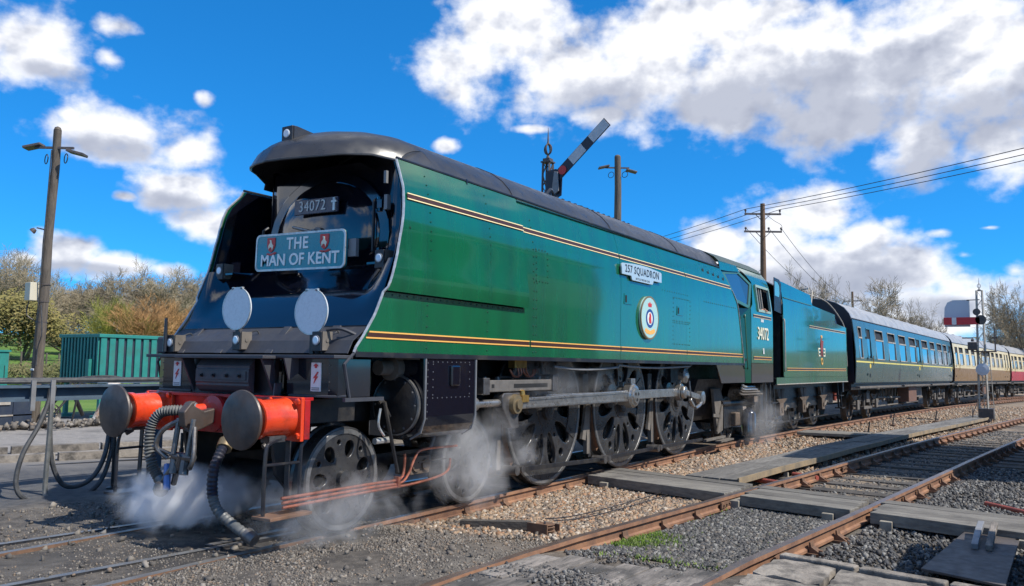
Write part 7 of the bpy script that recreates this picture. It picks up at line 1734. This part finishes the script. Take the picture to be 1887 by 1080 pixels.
def make_mesh_fence():
    a, b = Vector((*place(68, 52), 0)), Vector((*place(58, 50), 0)); t = root('wire_fence', 'dark post and wire fence along the meadow edge under the trees', 'fence', (0, 0, 0))
    n = 16; pr = None
    for k in range(n):
        p = a.lerp(b, k/(n-1)); p.z = gz(p.x, p.y); m = MB(); m.tube([p, p+Vector((0, 0, 1.2))], .05, 6); m.build('post', 'pole', t)
        if pr is not None:
            m = MB()
            for h in (.4, .8, 1.15): m.tube([pr+Vector((0, 0, h)), p+Vector((0, 0, h))], .012, 4)
            m.build('wire', 'wire', t)
        pr = p
make_mesh_fence()

# ================================================================ steam
def steam(label, c, r, dens, seed, thr=.45, scale=2.2, fall=1.6, rot=0):
    m = D.materials.new('steam'); m.use_nodes = True; t = m.node_tree; t.nodes.clear(); N = t.nodes.new; L = t.links.new
    tc = N('ShaderNodeTexCoord'); o = N('ShaderNodeOutputMaterial'); pv = N('ShaderNodeVolumePrincipled')
    pv.inputs['Color'].default_value = (.97, .98, 1, 1); pv.inputs['Anisotropy'].default_value = .1
    ln = N('ShaderNodeVectorMath'); ln.operation = 'LENGTH'; L(tc.outputs['Object'], ln.inputs[0]); q = NV(t, ln.outputs['Value'])
    geo = N('ShaderNodeNewGeometry')
    def noise(s, off, det):
        mp = N('ShaderNodeMapping'); mp.inputs['Location'].default_value = (off, off*1.7, off*.6); L(geo.outputs['Position'], mp.inputs[0])
        n = N('ShaderNodeTexNoise'); n.inputs['Scale'].default_value = s; n.inputs['Detail'].default_value = det; n.inputs['Roughness'].default_value = .6; n.inputs['Distortion'].default_value = .4
        L(mp.outputs[0], n.inputs['Vector']); return NV(t, n.outputs[0])
    d = (q*-fall+fall*.98 + (noise(scale, seed, 6)-.5)*4.6 - thr).clamp(0, 1)
    d = d*(q*-1+1).smooth(0, .25)*dens
    L(d.k, pv.inputs['Density']); L(pv.outputs[0], o.inputs['Volume'])
    b = MB(); b.lathe((0, 0, -1), (0, 0, 1), [(1-math.cos(a), max(.001, math.sin(a))) for a in np.linspace(0, math.pi, 11)], 18)
    ob = b.build('steam', [m], kind='stuff', label=label, category='steam'); ob.location = c; ob.scale = r; ob.rotation_euler = (0, 0, rot)
steam('dense white steam low under the front hoses between the rails', (.48, .38, .30), (.70, .70, .34), 12, 1.3, .36, 3.0, 2.0)
steam('white steam drifting behind the heating hose under the buffer', (.85, -.42, .32), (.70, .62, .42), 2.0, 4.1, .45, 2.6)
steam('pale steam curling round the first bogie wheel', (.95, -1.12, .24), (1.25, .42, .46), 1.6, 7.7, .55, 3.0)
steam('thin steam blowing behind the cylinder over the second bogie wheel', (3.0, -1.12, .55), (1.45, .45, .75), 1.5, 11.2, .50, 2.2)
steam('faint steam above the driving wheels', (5.0, -1.0, 1.30), (1.7, .35, .38), .8, 15.2, .45, 2.2)
steam('faint steam under the engine cab', (12.4, -1.5, .45), (1.4, .55, .9), .42, 19.4, .5, 2.2)
steam('pale drifting steam at the far end of the train', (66, -7.6, 2.0), (9, 1.8, 2.4), .22, 25.1, .2, .5)
SC.cycles.volume_bounces = 6
SC.cycles.volume_max_steps = 256
SC.cycles.max_bounces = 8
SC.cycles.use_denoising = True
SC.cycles.sample_clamp_indirect = 6
bpy.context.view_layer.update()
